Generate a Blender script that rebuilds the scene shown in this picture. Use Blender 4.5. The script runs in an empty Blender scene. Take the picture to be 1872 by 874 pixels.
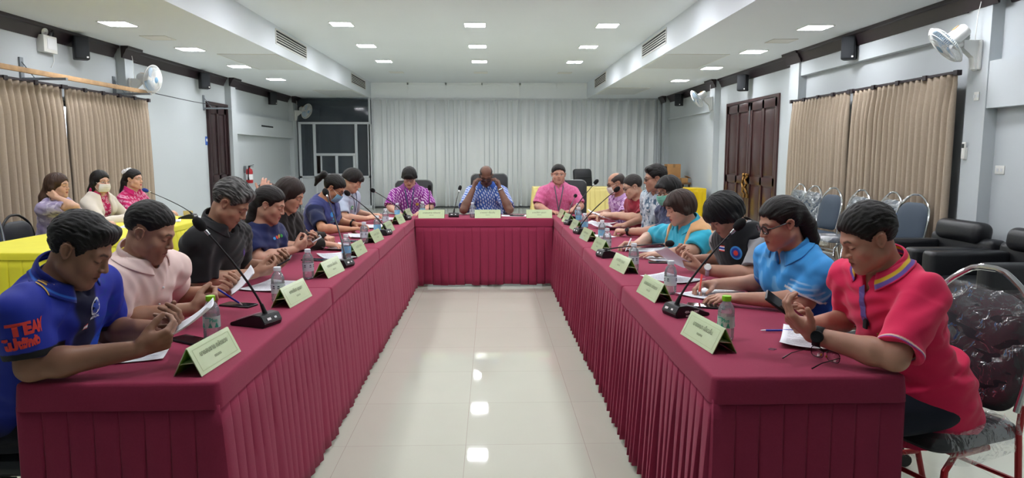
import bpy, bmesh, math, random
import numpy as np
from mathutils import Vector, Matrix, Euler

SC = bpy.context.scene
COL = SC.collection
PI = math.pi

# ------------------------------------------------------------------ camera, world, exposure
cam_data = bpy.data.cameras.new('camera')
cam_data.sensor_width = 36.0
cam_data.lens = 36.0 * 1280.0 / 1872.0
cam_data.clip_end = 100
cam = bpy.data.objects.new('camera', cam_data)
COL.objects.link(cam)
cam.location = (0, 0, 1.45)
cam.rotation_euler = (math.radians(90 - 6.8604), 0, math.radians(-1.7327))
SC.camera = cam
SC.view_settings.view_transform = 'Standard'
SC.view_settings.look = 'None'
SC.view_settings.gamma = 1
SC.view_settings.use_curve_mapping = False
SC.view_settings.exposure = 0.96
PANEL_STRENGTH = 40.0
world = bpy.data.worlds.new('world')
SC.world = world
world.use_nodes = True
world.node_tree.nodes['Background'].inputs[0].default_value = (0.75, 0.85, 1.0, 1)
world.node_tree.nodes['Background'].inputs[1].default_value = 2.0
SC.cycles.max_bounces = 8
SC.cycles.diffuse_bounces = 6
SC.cycles.glossy_bounces = 4
SC.cycles.transparent_max_bounces = 12
SC.cycles.sample_clamp_indirect = 6.0
SC.cycles.caustics_reflective = False
SC.cycles.caustics_refractive = False

# ------------------------------------------------------------------ materials
MATS = {}

def srgb(c):
    if isinstance(c, str):
        c = c.lstrip('#')
        c = tuple(int(c[i:i + 2], 16) / 255 for i in (0, 2, 4))
    return tuple((x / 12.92) if x <= 0.04045 else ((x + 0.055) / 1.055) ** 2.4 for x in c)

def lin4(c):
    return (*srgb(c), 1.0)

def mat(name, col='#808080', rough=0.5, metal=0.0, noise=0.0, nscale=20.0, bump=0.0, bscale=200.0,
        trans=0.0, alpha=1.0, ior=1.45, emit=0.0, coat=0.0, sheen=0.0, spec=0.5, attr=False, sss=0.0, bstretch=None):
    """One procedural material: colour with a little noise, bump, gloss."""
    if name in MATS:
        return MATS[name]
    m = bpy.data.materials.new(name)
    m.use_nodes = True
    nt = m.node_tree
    b = nt.nodes['Principled BSDF']
    L = nt.links.new
    b.inputs['Roughness'].default_value = rough
    b.inputs['Metallic'].default_value = metal
    b.inputs['IOR'].default_value = ior
    b.inputs['Transmission Weight'].default_value = trans
    b.inputs['Alpha'].default_value = alpha
    b.inputs['Coat Weight'].default_value = coat
    b.inputs['Sheen Weight'].default_value = sheen
    b.inputs['Specular IOR Level'].default_value = spec
    if sss:
        b.inputs['Subsurface Weight'].default_value = sss
        b.inputs['Subsurface Radius'].default_value = (0.012, 0.005, 0.003)
    base = None
    if attr:
        a = nt.nodes.new('ShaderNodeAttribute')
        a.attribute_name = 'Col'
        base = a.outputs['Color']
    c4 = lin4(col)
    b.inputs['Base Color'].default_value = c4
    tc = nt.nodes.new('ShaderNodeTexCoord')
    if noise:
        n = nt.nodes.new('ShaderNodeTexNoise')
        n.inputs['Scale'].default_value = nscale
        n.inputs['Detail'].default_value = 5
        L(tc.outputs['Object'], n.inputs['Vector'])
        hs = nt.nodes.new('ShaderNodeHueSaturation')
        mr = nt.nodes.new('ShaderNodeMapRange')
        mr.inputs['To Min'].default_value = 1 - noise
        mr.inputs['To Max'].default_value = 1 + noise
        mr.inputs['From Min'].default_value = 0.25
        mr.inputs['From Max'].default_value = 0.75
        L(n.outputs['Fac'], mr.inputs['Value'])
        L(mr.outputs['Result'], hs.inputs['Value'])
        if base is not None:
            L(base, hs.inputs['Color'])
        else:
            hs.inputs['Color'].default_value = c4
        base = hs.outputs['Color']
    if base is not None:
        L(base, b.inputs['Base Color'])
    if bump:
        n2 = nt.nodes.new('ShaderNodeTexNoise')
        n2.inputs['Scale'].default_value = bscale
        n2.inputs['Detail'].default_value = 3
        if bstretch:
            mp = nt.nodes.new('ShaderNodeMapping')
            mp.inputs['Scale'].default_value = bstretch
            L(tc.outputs['Object'], mp.inputs['Vector'])
            L(mp.outputs['Vector'], n2.inputs['Vector'])
        else:
            L(tc.outputs['Object'], n2.inputs['Vector'])
        bp = nt.nodes.new('ShaderNodeBump')
        bp.inputs['Strength'].default_value = bump
        bp.inputs['Distance'].default_value = 0.002
        L(n2.outputs['Fac'], bp.inputs['Height'])
        L(bp.outputs['Normal'], b.inputs['Normal'])
    if emit:
        b.inputs['Emission Color'].default_value = c4
        b.inputs['Emission Strength'].default_value = emit
    MATS[name] = m
    return m

# ------------------------------------------------------------------ objects
def tag(o, label=None, cat=None, group=None, kind=None):
    if label: o['label'] = label
    if cat: o['category'] = cat
    if group: o['group'] = group
    if kind: o['kind'] = kind
    return o

def empty(name, loc=(0, 0, 0), rz=0.0, label=None, cat=None, group=None, kind=None, rot=None):
    o = bpy.data.objects.new(name, None)
    COL.objects.link(o)
    o.location = loc
    o.rotation_euler = rot if rot else (0, 0, rz)
    o.empty_display_size = 0.05
    return tag(o, label, cat, group, kind)

def link(name, me, m=None, parent=None, loc=None, rz=None, rot=None, smooth=None, auto=None):
    o = bpy.data.objects.new(name, me)
    COL.objects.link(o)
    if m is not None:
        for mm in (m if isinstance(m, (list, tuple)) else [m]):
            me.materials.append(mm)
    if parent is not None: o.parent = parent
    if loc is not None: o.location = loc
    if rz is not None: o.rotation_euler = (0, 0, rz)
    if rot is not None: o.rotation_euler = rot
    if smooth: me.polygons.foreach_set('use_smooth', [True] * len(me.polygons))
    if auto is not None: me.set_sharp_from_angle(angle=math.radians(auto))
    return o

def np_mesh(name, V, Fq, cols=None, smooth=True):
    V = np.asarray(V, dtype=np.float32); Fq = np.asarray(Fq, dtype=np.int32)
    k = Fq.shape[1]
    me = bpy.data.meshes.new(name)
    me.vertices.add(len(V)); me.vertices.foreach_set('co', V.ravel())
    me.loops.add(Fq.size); me.loops.foreach_set('vertex_index', Fq.ravel())
    me.polygons.add(len(Fq)); me.polygons.foreach_set('loop_start', np.arange(0, Fq.size, k, dtype=np.int32))
    me.polygons.foreach_set('use_smooth', np.full(len(Fq), smooth))
    if cols is not None:
        ca = me.color_attributes.new('Col', 'FLOAT_COLOR', 'POINT')
        c = np.ones((len(V), 4), dtype=np.float32); c[:, :3] = cols
        ca.data.foreach_set('color', c.ravel())
    me.update(calc_edges=True)
    me.validate()
    return me

class MB:
    """Collects shapes into one mesh. M is a transform applied to what is added."""
    def __init__(self):
        self.bm = bmesh.new()
        self.M = Matrix()
        self.mi = 0
    def _fin(self, vs, fs, M=None):
        T = self.M @ M if M is not None else self.M
        for v in vs: v.co = T @ v.co
        for f in fs: f.material_index = self.mi
        return self
    def box(self, c, s, bev=0.0, seg=2, rot=None, taper=None):
        r = bmesh.ops.create_cube(self.bm, size=1.0)
        vs = r['verts']
        for v in vs:
            v.co = Vector((v.co.x * s[0], v.co.y * s[1], v.co.z * s[2]))
            if taper and v.co.z > 0:
                v.co.x *= taper[0]; v.co.y *= taper[1]
        es = list({e for v in vs for e in v.link_edges})
        if bev:
            rr = bmesh.ops.bevel(self.bm, geom=es, offset=bev, segments=seg, profile=0.5, affect='EDGES')
            vs = list({v for f in rr['faces'] for v in f.verts} | {v for v in vs if v.is_valid})
        fs = list({f for v in vs for f in v.link_faces})
        M = Matrix.Translation(c)
        if rot: M = M @ Euler(rot).to_matrix().to_4x4()
        return self._fin(vs, fs, M)
    def cyl(self, a, b, r0, r1=None, n=24, cap=True):
        a = Vector(a); b = Vector(b); d = b - a
        rr = bmesh.ops.create_cone(self.bm, cap_ends=cap, segments=n, radius1=r0, radius2=r0 if r1 is None else r1, depth=d.length)
        M = Matrix.Translation((a + b) / 2) @ d.to_track_quat('Z', 'Y').to_matrix().to_4x4()
        vs = rr['verts']
        return self._fin(vs, list({f for v in vs for f in v.link_faces}), M)
    def sph(self, c, r, n=20, s=(1, 1, 1), rot=None):
        rr = bmesh.ops.create_uvsphere(self.bm, u_segments=n, v_segments=max(6, n // 2), radius=r)
        M = Matrix.Translation(c)
        if rot: M = M @ Euler(rot).to_matrix().to_4x4()
        M = M @ Matrix.Diagonal((*s, 1))
        vs = rr['verts']
        return self._fin(vs, list({f for v in vs for f in v.link_faces}), M)
    def lathe(self, prof, n=32, c=(0, 0, 0), axis=None, close=False):
        rings = []
        for r, z in prof:
            rings.append([self.bm.verts.new((r * math.cos(2 * PI * k / n), r * math.sin(2 * PI * k / n), z)) for k in range(n)])
        fs = []
        for i in range(len(rings) - 1):
            for k in range(n):
                fs.append(self.bm.faces.new((rings[i][k], rings[i][(k + 1) % n], rings[i + 1][(k + 1) % n], rings[i + 1][k])))
        if prof[0][0] > 1e-5 and not close: fs.append(self.bm.faces.new(rings[0][::-1]))
        if prof[-1][0] > 1e-5 and not close: fs.append(self.bm.faces.new(rings[-1]))
        M = Matrix.Translation(c)
        if axis: M = M @ Vector(axis).to_track_quat('Z', 'Y').to_matrix().to_4x4()
        return self._fin([v for r in rings for v in r], fs, M)
    def tube(self, pts, r, n=8, close=False, caps=True, flat=1.0):
        """Sweep a circle along pts (list of 3-vectors); r a number or a list."""
        P = [Vector(p) for p in pts]
        m = len(P)
        rs = r if isinstance(r, (list, tuple)) else [r] * m
        T = []
        for i in range(m):
            a = P[(i - 1) % m] if (close or i > 0) else P[i]
            b = P[(i + 1) % m] if (close or i < m - 1) else P[i]
            t = (b - a)
            T.append(t.normalized() if t.length > 1e-9 else Vector((0, 0, 1)))
        u = T[0].orthogonal().normalized()
        if abs(T[0].z) < 0.95: u = T[0].cross(Vector((0, 0, 1))).normalized()
        rings = []
        for i in range(m):
            if i > 0:
                q = T[i - 1].rotation_difference(T[i])
                u = (q @ u)
            u = (u - T[i] * u.dot(T[i])).normalized()
            w = T[i].cross(u)
            rings.append([self.bm.verts.new(P[i] + (u * math.cos(2 * PI * k / n) + w * math.sin(2 * PI * k / n) * flat) * rs[i]) for k in range(n)])
        fs = []
        for i in range(m if close else m - 1):
            A, B = rings[i], rings[(i + 1) % m]
            for k in range(n):
                fs.append(self.bm.faces.new((A[k], A[(k + 1) % n], B[(k + 1) % n], B[k])))
        if caps and not close:
            fs.append(self.bm.faces.new(rings[0][::-1])); fs.append(self.bm.faces.new(rings[-1]))
        return self._fin([v for r_ in rings for v in r_], fs)
    def prism(self, poly, d, M=None):
        """Closed polygon in x,y extruded from z=0 to z=d."""
        a = [self.bm.verts.new((x, y, 0)) for x, y in poly]
        b = [self.bm.verts.new((x, y, d)) for x, y in poly]
        n = len(poly)
        fs = [self.bm.faces.new(a[::-1]), self.bm.faces.new(b)]
        for i in range(n):
            fs.append(self.bm.faces.new((a[i], a[(i + 1) % n], b[(i + 1) % n], b[i])))
        return self._fin(a + b, fs, M)
    def grid(self, fn, nu, nv, closeu=False):
        """fn(u,v)->(x,y,z), u,v in 0..1"""
        rows = []
        for j in range(nv + 1):
            rows.append([self.bm.verts.new(fn(i / nu, j / nv)) for i in range(nu if closeu else nu + 1)])
        fs = []
        for j in range(nv):
            m = len(rows[0])
            for i in range(m if closeu else m - 1):
                fs.append(self.bm.faces.new((rows[j][i], rows[j][(i + 1) % m], rows[j + 1][(i + 1) % m], rows[j + 1][i])))
        return self._fin([v for r in rows for v in r], fs)
    def build(self, name, m=None, parent=None, loc=None, rz=None, rot=None, auto=35, solid=0.0, fixn=True):
        if fixn: bmesh.ops.recalc_face_normals(self.bm, faces=self.bm.faces[:])
        me = bpy.data.meshes.new(name)
        self.bm.to_mesh(me); self.bm.free()
        o = link(name, me, m, parent, loc, rz, rot, smooth=True, auto=auto)
        if solid:
            md = o.modifiers.new('thickness', 'SOLIDIFY'); md.thickness = solid; md.offset = 0; md.use_even_offset = False
        return o

KIDS = {}
def copy_tree(o, parent=None, loc=None, rz=None, label=None, group=None):
    c = o.copy(); COL.objects.link(c)
    if parent is not None: c.parent = parent
    for ch in list(o.children): copy_tree(ch, c)
    if loc is not None: c.location = loc
    if rz is not None: c.rotation_euler = (c.rotation_euler.x, c.rotation_euler.y, rz)
    if label: c['label'] = label
    if group: c['group'] = group
    return c

def text_mesh(s, size, align='CENTER', bold=0.0, extrude=0.0):
    cu = bpy.data.curves.new('lettering', 'FONT')
    cu.body = s; cu.size = size; cu.align_x = align; cu.align_y = 'CENTER'
    cu.offset = bold; cu.extrude = extrude; cu.resolution_u = 2
    o = bpy.data.objects.new('lettering', cu)
    COL.objects.link(o)
    dg = bpy.context.evaluated_depsgraph_get()
    me = bpy.data.meshes.new_from_object(o.evaluated_get(dg))
    bpy.data.objects.remove(o)
    bpy.data.curves.remove(cu)
    return me
# ------------------------------------------------------------------ shared materials
mat('skin', rough=.48, attr=True, bump=.12, bscale=350, spec=.4, sss=.06)
mat('hair', rough=.5, attr=True, bump=.7, bscale=70, bstretch=(14, 3, 4), spec=.35)
mat('cloth', rough=.85, attr=True, bump=.25, bscale=500, sheen=.15, spec=.2)
mat('cloth_sport', rough=.62, attr=True, bump=.12, bscale=600, spec=.3)
mat('leather_attr', rough=.4, attr=True)
mat('black_plastic', '#0d0d0f', rough=.4)
mat('black_rubber', '#101012', rough=.75)
mat('metal_frame', '#3a3534', rough=.3, metal=.9)
mat('gold_metal', '#b08a3a', rough=.3, metal=1)
mat('steel', '#c4c6c9', rough=.22, metal=1)
def clear_mat(name, tint=(1, 1, 1), lo=.03, hi=.5, rough=.04, painted_gleam=0.0):
    m = bpy.data.materials.new(name); m.use_nodes = True; MATS[name] = m
    nt = m.node_tree; L = nt.links.new; nt.nodes.remove(nt.nodes['Principled BSDF'])
    tr = nt.nodes.new('ShaderNodeBsdfTransparent'); tr.inputs['Color'].default_value = (*tint, 1)
    gl = nt.nodes.new('ShaderNodeBsdfGlossy'); gl.inputs['Roughness'].default_value = rough
    lw = nt.nodes.new('ShaderNodeLayerWeight'); lw.inputs['Blend'].default_value = .35
    mr = nt.nodes.new('ShaderNodeMapRange'); mr.inputs['To Min'].default_value = lo; mr.inputs['To Max'].default_value = hi
    mx = nt.nodes.new('ShaderNodeMixShader')
    L(lw.outputs['Fresnel'], mr.inputs['Value']); L(mr.outputs['Result'], mx.inputs['Fac']); L(tr.outputs[0], mx.inputs[1]); L(gl.outputs[0], mx.inputs[2])
    res = mx
    if painted_gleam:  # white diffuse stands in for light caught by bottle and water
        df = nt.nodes.new('ShaderNodeBsdfDiffuse'); df.inputs['Color'].default_value = (.82, .86, .92, 1)
        res = nt.nodes.new('ShaderNodeMixShader'); res.inputs['Fac'].default_value = painted_gleam
        L(mx.outputs[0], res.inputs[1]); L(df.outputs[0], res.inputs[2])
    L(res.outputs[0], nt.nodes['Material Output'].inputs['Surface'])
clear_mat('lens_glass', (.95, .96, .97), .03, .4)
mat('mask_white', '#d9d6d0', rough=.9)
mat('mask_blue', '#7fb2cf', rough=.9)
mat('mask_mint', '#7fcbb6', rough=.9)
mat('watch_face', '#d8d8d4', rough=.3)
mat('watch_dark', '#1a1c20', rough=.25)
mat('lanyard_blue', '#3f5573', rough=.7)
mat('lanyard_grey', '#63606b', rough=.7)
mat('badge_white', '#cfd3d8', rough=.3)
# ------------------------------------------------------------------ implicit bodies
A3 = lambda *v: np.array(v, dtype=np.float64)
def nrm(v):
    v = np.asarray(v, float); n = np.linalg.norm(v)
    return v / n if n > 1e-9 else v

def _hash(ix, iy, iz, seed):
    h = (ix * 374761393 + iy * 668265263 + iz * 2147483647 + seed * 1274126177) & 0xffffffff
    h = ((h ^ (h >> 13)) * 1274126177) & 0xffffffff
    return ((h ^ (h >> 16)) & 0xffff) / 32767.5 - 1.0

def vnoise(p, seed=0):
    i = np.floor(p).astype(np.int64); f = p - i
    f = f * f * (3 - 2 * f)
    out = 0.0
    for dx in (0, 1):
        wx = f[:, 0] if dx else 1 - f[:, 0]
        for dy in (0, 1):
            wy = f[:, 1] if dy else 1 - f[:, 1]
            for dz in (0, 1):
                wz = f[:, 2] if dz else 1 - f[:, 2]
                out = out + wx * wy * wz * _hash(i[:, 0] + dx, i[:, 1] + dy, i[:, 2] + dz, seed)
    return out

def smin(a, b, k):
    h = np.clip(0.5 + 0.5 * (b - a) / k, 0, 1)
    return b + (a - b) * h - k * h * (1 - h)

class Field:
    """A list of shapes blended one after another. p is in the owner's local space, T = (R, o) the frame shapes are given in."""
    def __init__(self):
        self.pr = []
        self.R = np.eye(3); self.o = np.zeros(3); self.s = 1.0
        self.disp = None
        self.pts = []
    def frame(self, R=None, o=None, s=1.0):
        self.s = s
        self.R = np.eye(3) if R is None else np.asarray(R, float)
        self.o = np.zeros(3) if o is None else np.asarray(o, float)
        return self
    def P(self, v): return self.R @ (np.asarray(v, float) * self.s) + self.o
    def _add(self, op, fn, c, rad, k):
        self.pr.append((op, fn, k))
        if op == 'u': self.pts.append((c - rad, c + rad))
    def cone(self, a, b, ra, rb=None, k=0.01, op='u'):
        a = self.P(a); b = self.P(b); rb = (ra if rb is None else rb) * self.s; ra = ra * self.s; k = k * self.s
        ab = b - a; L2 = max(ab @ ab, 1e-12)
        def fn(p):
            q = p - a
            t = np.clip((q @ ab) / L2, 0, 1)
            return np.sqrt(((q - t[:, None] * ab) ** 2).sum(1)) - (ra + (rb - ra) * t)
        self._add(op, fn, (a + b) / 2, np.linalg.norm(ab) / 2 + max(ra, rb), k)
        return self
    def chain(self, pts, rs, k=0.01, op='u'):
        for i in range(len(pts) - 1): self.cone(pts[i], pts[i + 1], rs[i], rs[i + 1], k, op)
        return self
    def capped(self, a, b, ra, rb, k=0.01, op='u', rnd=0.004, flat=None):
        """cone frustum with flat ends"""
        a = self.P(a); b = self.P(b); ab = b - a; L = np.linalg.norm(ab); u = ab / L
        ra -= rnd; rb -= rnd
        def fn(p):
            q = p - (a + b) / 2
            y = q @ u; x = np.sqrt(np.maximum((q * q).sum(1) - y * y, 0)); h = L / 2 - rnd
            k1x, k1y = rb, h; k2x, k2y = rb - ra, 2 * h
            cax = x - np.minimum(x, np.where(y < 0, ra, rb)); cay = np.abs(y) - h
            t = np.clip(((k1x - x) * k2x + (k1y - y) * k2y) / (k2x * k2x + k2y * k2y), 0, 1)
            cbx = x - k1x + k2x * t; cby = y - k1y + k2y * t
            s = np.where((cbx < 0) & (cay < 0), -1.0, 1.0)
            return s * np.sqrt(np.minimum(cax ** 2 + cay ** 2, cbx ** 2 + cby ** 2)) - rnd
        self._add(op, fn, (a + b) / 2, L / 2 + max(ra, rb) + rnd, k)
        return self
    def ell(self, c, r, k=0.01, op='u', R=None):
        c = self.P(c); RR = self.R @ (np.eye(3) if R is None else np.asarray(R, float)); r = np.asarray(r, float) * self.s; k = k * self.s
        def fn(p):
            q = (p - c) @ RR
            k0 = np.sqrt(((q / r) ** 2).sum(1)); k1 = np.sqrt(((q / (r * r)) ** 2).sum(1))
            return np.where(k1 < 1e-6, -r.min(), k0 * (k0 - 1.0) / np.maximum(k1, 1e-6))
        self._add(op, fn, c, r.max(), k)
        return self
    def box(self, c, s, rnd=0.005, k=0.01, op='u', R=None):
        c = self.P(c); RR = self.R @ (np.eye(3) if R is None else np.asarray(R, float)); rnd = rnd * self.s; k = k * self.s; h = np.asarray(s, float) * self.s / 2 - rnd
        def fn(p):
            q = np.abs((p - c) @ RR) - h
            return np.sqrt((np.maximum(q, 0) ** 2).sum(1)) + np.minimum(q.max(1), 0) - rnd
        self._add(op, fn, c, np.linalg.norm(h) + rnd, k)
        return self
    def half(self, c, n, k=0.01, op='s'):
        """removes what lies on the side n points to"""
        c = self.P(c); n = self.R @ nrm(n)
        def fn(p): return -((p - c) @ n)
        self.pr.append((op, fn, k))
        return self
    def __call__(self, p, mask=None):
        p = np.asarray(p, float)
        d = np.full(len(p), 9.0)
        for op, fn, k in self.pr:
            if op == 'u': d = smin(d, fn(p), k)
            else: d = -smin(-d, fn(p), k)
        if self.disp is not None: d = d + self.disp(p)
        return d
    def mesh(self, h, pad=0.02, B=8, lo=None, hi=None):
        l = np.min([a for a, b in self.pts], 0) - pad; u = np.max([b for a, b in self.pts], 0) + pad
        if lo is not None: l = np.maximum(l, lo)
        if hi is not None: u = np.minimum(u, hi)
        nb = np.ceil((u - l) / (h * B)).astype(int) + 1
        N = nb * B
        bi = np.stack(np.meshgrid(*[np.arange(n) for n in nb], indexing='ij'), -1).reshape(-1, 3)
        cen = l + (bi * B + (B - 1) / 2) * h
        br = h * B * 0.8661 + h
        # coarse distances; remember which shapes matter in which block
        d = np.full(len(cen), 9.0); keep = []
        for op, fn, k in self.pr:
            di = fn(cen)
            keep.append((di, k))
            d = smin(d, di, k) if op == 'u' else -smin(-d, di, k)
        act = np.abs(d) < br * 1.25 + 0.012
        D = np.where(d < 0, -1.0, 1.0).astype(np.float32).reshape(nb)
        D = np.repeat(np.repeat(np.repeat(D, B, 0), B, 1), B, 2)
        ab = np.nonzero(act)[0]
        loc = np.stack(np.meshgrid(*[np.arange(B)] * 3, indexing='ij'), -1).reshape(-1, 3)
        P = (l + (bi[ab][:, None, :] * B + loc[None]) * h)          # blocks, B^3, 3
        nbk = len(ab)
        dd = np.full((nbk, B ** 3), 9.0)
        # order matters: walk through the shapes, only where they can change something
        cur = np.full(nbk, 9.0)
        for (op, fn, k), (di, _) in zip(self.pr, keep):
            dc = di[ab]
            if op == 'u':
                m = dc - br * 1.2 < np.maximum(cur, d[ab]) + br * 1.2 + k
                m &= dc < br * 2.4 + k + 0.02
            else:
                m = dc < br * 1.3 + k + 0.01
            idx = np.nonzero(m)[0]
            if len(idx):
                v = fn(P[idx].reshape(-1, 3)).reshape(len(idx), -1)
                dd[idx] = smin(dd[idx], v, k) if op == 'u' else -smin(-dd[idx], v, k)
            cur = smin(cur, dc, k) if op == 'u' else -smin(-cur, dc, k)
        if self.disp is not None:
            dd = dd + self.disp(P.reshape(-1, 3)).reshape(nbk, -1)
        D4 = D.reshape(nb[0], B, nb[1], B, nb[2], B)
        ib = bi[ab]
        D4[ib[:, 0], :, ib[:, 1], :, ib[:, 2], :] = dd.reshape(nbk, B, B, B)
        return surface_nets(D, l, h)

def surface_nets(D, o, h):
    S = D < 0
    cs = S[:-1, :-1, :-1].astype(np.uint8)
    tot = np.zeros_like(cs)
    for dx in (0, 1):
        for dy in (0, 1):
            for dz in (0, 1):
                tot += S[dx:S.shape[0] - 1 + dx, dy:S.shape[1] - 1 + dy, dz:S.shape[2] - 1 + dz]
    c = np.argwhere((tot > 0) & (tot < 8))
    n = len(c)
    off = np.array([[x, y, z] for x in (0, 1) for y in (0, 1) for z in (0, 1)])
    cv = np.stack([D[c[:, 0] + a, c[:, 1] + b, c[:, 2] + e] for a, b, e in off], 1).astype(np.float64)
    acc = np.zeros((n, 3)); cnt = np.zeros(n)
    for i in range(8):
        for j in range(i + 1, 8):
            if np.abs(off[i] - off[j]).sum() != 1: continue
            m = (cv[:, i] < 0) != (cv[:, j] < 0)
            t = np.where(m, cv[:, i] / np.where(m, cv[:, i] - cv[:, j], 1), 0)
            p = off[i] + t[:, None] * (off[j] - off[i])
            acc += np.where(m[:, None], p, 0); cnt += m
    V = o + (c + acc / cnt[:, None]) * h
    idx = np.full(np.array(D.shape) - 1, -1, np.int32)
    idx[c[:, 0], c[:, 1], c[:, 2]] = np.arange(n)
    F = []
    for ax in range(3):
        a1, a2 = [(1, 2), (2, 0), (0, 1)][ax]
        sl0 = [slice(1, -1)] * 3; sl1 = [slice(1, -1)] * 3
        sl0[ax] = slice(0, -1); sl1[ax] = slice(1, None)
        s0 = S[tuple(sl0)]; s1 = S[tuple(sl1)]
        e = np.argwhere(s0 != s1)
        fl = s0[e[:, 0], e[:, 1], e[:, 2]]
        q = e.copy()
        for a in range(3):
            if a != ax: q[:, a] += 1
        def ci(d1, d2):
            r = q.copy(); r[:, a1] -= d1; r[:, a2] -= d2
            return idx[r[:, 0], r[:, 1], r[:, 2]]
        quad = np.stack([ci(1, 1), ci(0, 1), ci(0, 0), ci(1, 0)], 1)
        quad[~fl] = quad[~fl][:, ::-1]
        F.append(quad)
    F = np.concatenate(F)
    F = F[(F >= 0).all(1)]
    return V, F

def relax(V, F, it=1, lam=0.5):
    for _ in range(it):
        acc = np.zeros_like(V); cnt = np.zeros(len(V))
        for i in range(4):
            a, b = F[:, i], F[:, (i + 1) % 4]
            np.add.at(acc, a, V[b]); np.add.at(cnt, a, 1)
            np.add.at(acc, b, V[a]); np.add.at(cnt, b, 1)
        V = V + lam * (acc / np.maximum(cnt, 1)[:, None] - V)
    return V
# ------------------------------------------------------------------ people
def rotz(a): c, s = math.cos(a), math.sin(a); return np.array([[c, -s, 0], [s, c, 0], [0, 0, 1.0]])
def rotx(a): c, s = math.cos(a), math.sin(a); return np.array([[1, 0, 0], [0, c, -s], [0, s, c.real]])
def roty(a): c, s = math.cos(a), math.sin(a); return np.array([[c, 0, s], [0, 1, 0], [-s, 0, c]])
def sstep(a, b, x):
    t = np.clip((x - a) / (b - a), 0, 1); return t * t * (3 - 2 * t)
def mixc(c, new, w):
    return c * (1 - w[:, None]) + np.asarray(new)[None] * w[:, None]

HANDS = {   # curl (mcp, pip, dip) per finger index..pinky in degrees; thumb (out, opposition, bend); spread
    'paper': ([(44, 48, 26), (52, 52, 30), (58, 56, 34), (62, 58, 36)], (26, 40, 14), 2),
    'grip':  ([(60, 70, 40), (66, 74, 42), (70, 76, 44), (72, 76, 44)], (24, 50, 30), 1),
    'rest':  ([(16, 26, 16), (20, 30, 18), (24, 34, 20), (28, 36, 22)], (42, 18, 12), 5),
    'flat':  ([(6, 10, 6), (6, 10, 6), (8, 12, 8), (10, 14, 8)], (38, 10, 8), 6),
    'pen':   ([(52, 44, 18), (58, 52, 30), (64, 64, 38), (68, 68, 40)], (34, 46, 22), 1),
    'phone': ([(30, 50, 28), (34, 52, 30), (38, 54, 30), (44, 54, 30)], (62, 12, 14), 4),
    'pinch': ([(48, 40, 15), (40, 40, 25), (38, 38, 25), (36, 36, 24)], (34, 44, 15), 5),
}

def add_hand(F, W, d, n, side, pose, s=1.0):
    """W wrist, d along the palm, n out of the palm, side +1 right hand."""
    d = nrm(d); n = nrm(np.asarray(n, float) - d * (np.asarray(n, float) @ d)); u = np.cross(d, n) * side
    cur, th, spread = HANDS[pose] if isinstance(pose, str) else pose
    lat = [.030, .010, -.011, -.030]; along = [.090, .094, .089, .080]
    LEN = [(.042, .025, .021), (.046, .029, .022), (.043, .027, .022), (.033, .020, .019)]
    RAD = [(.0100, .0092, .0084, .0070), (.0102, .0094, .0085, .0072), (.0096, .0088, .0080, .0068), (.0085, .0076, .0070, .0060)]
    for i in range(4):
        K = W + (d * along[i] + u * lat[i]) * s
        F.cone(W + (d * .012 + u * lat[i] * .55) * s, K, .0155 * s, .0125 * s, k=.010)
    tb = W + (d * .020 + u * .022 + n * .006) * s
    a, b, bend = [math.radians(x) for x in th]
    td = nrm(d * math.cos(a) + u * math.sin(a) + n * math.tan(b) * .8)
    p1 = tb + td * .042 * s
    F.cone(tb, p1, .0165 * s, .0125 * s, k=.012)
    F.ell(W + (d * .045 + u * .016 + n * .008) * s, (.022 * s,) * 3, k=.015)
    tips = []
    for i in range(4):
        K = W + (d * along[i] + u * lat[i]) * s
        sp = math.radians(spread * (1.5 - i) * .8)
        dd = nrm(d * math.cos(sp) + u * math.sin(sp))
        ang = 0.0; p = K
        for j in range(3):
            ang += math.radians(cur[i][j])
            q = p + (dd * math.cos(ang) + n * math.sin(ang)) * LEN[i][j] * s
            F.cone(p, q, RAD[i][j] * s, RAD[i][j + 1] * s, k=.004)
            p = q
        tips.append(p)
    td2 = nrm(td * math.cos(bend) + d * math.sin(bend))
    p2 = p1 + td2 * .032 * s
    F.cone(p1, p2, .0122 * s, .0105 * s, k=.004)
    td3 = nrm(td2 * math.cos(bend) + d * math.sin(bend))
    p3 = p2 + td3 * .026 * s
    F.cone(p2, p3, .0106 * s, .0084 * s, k=.004)
    tips.append(p3)
    return tips

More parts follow.
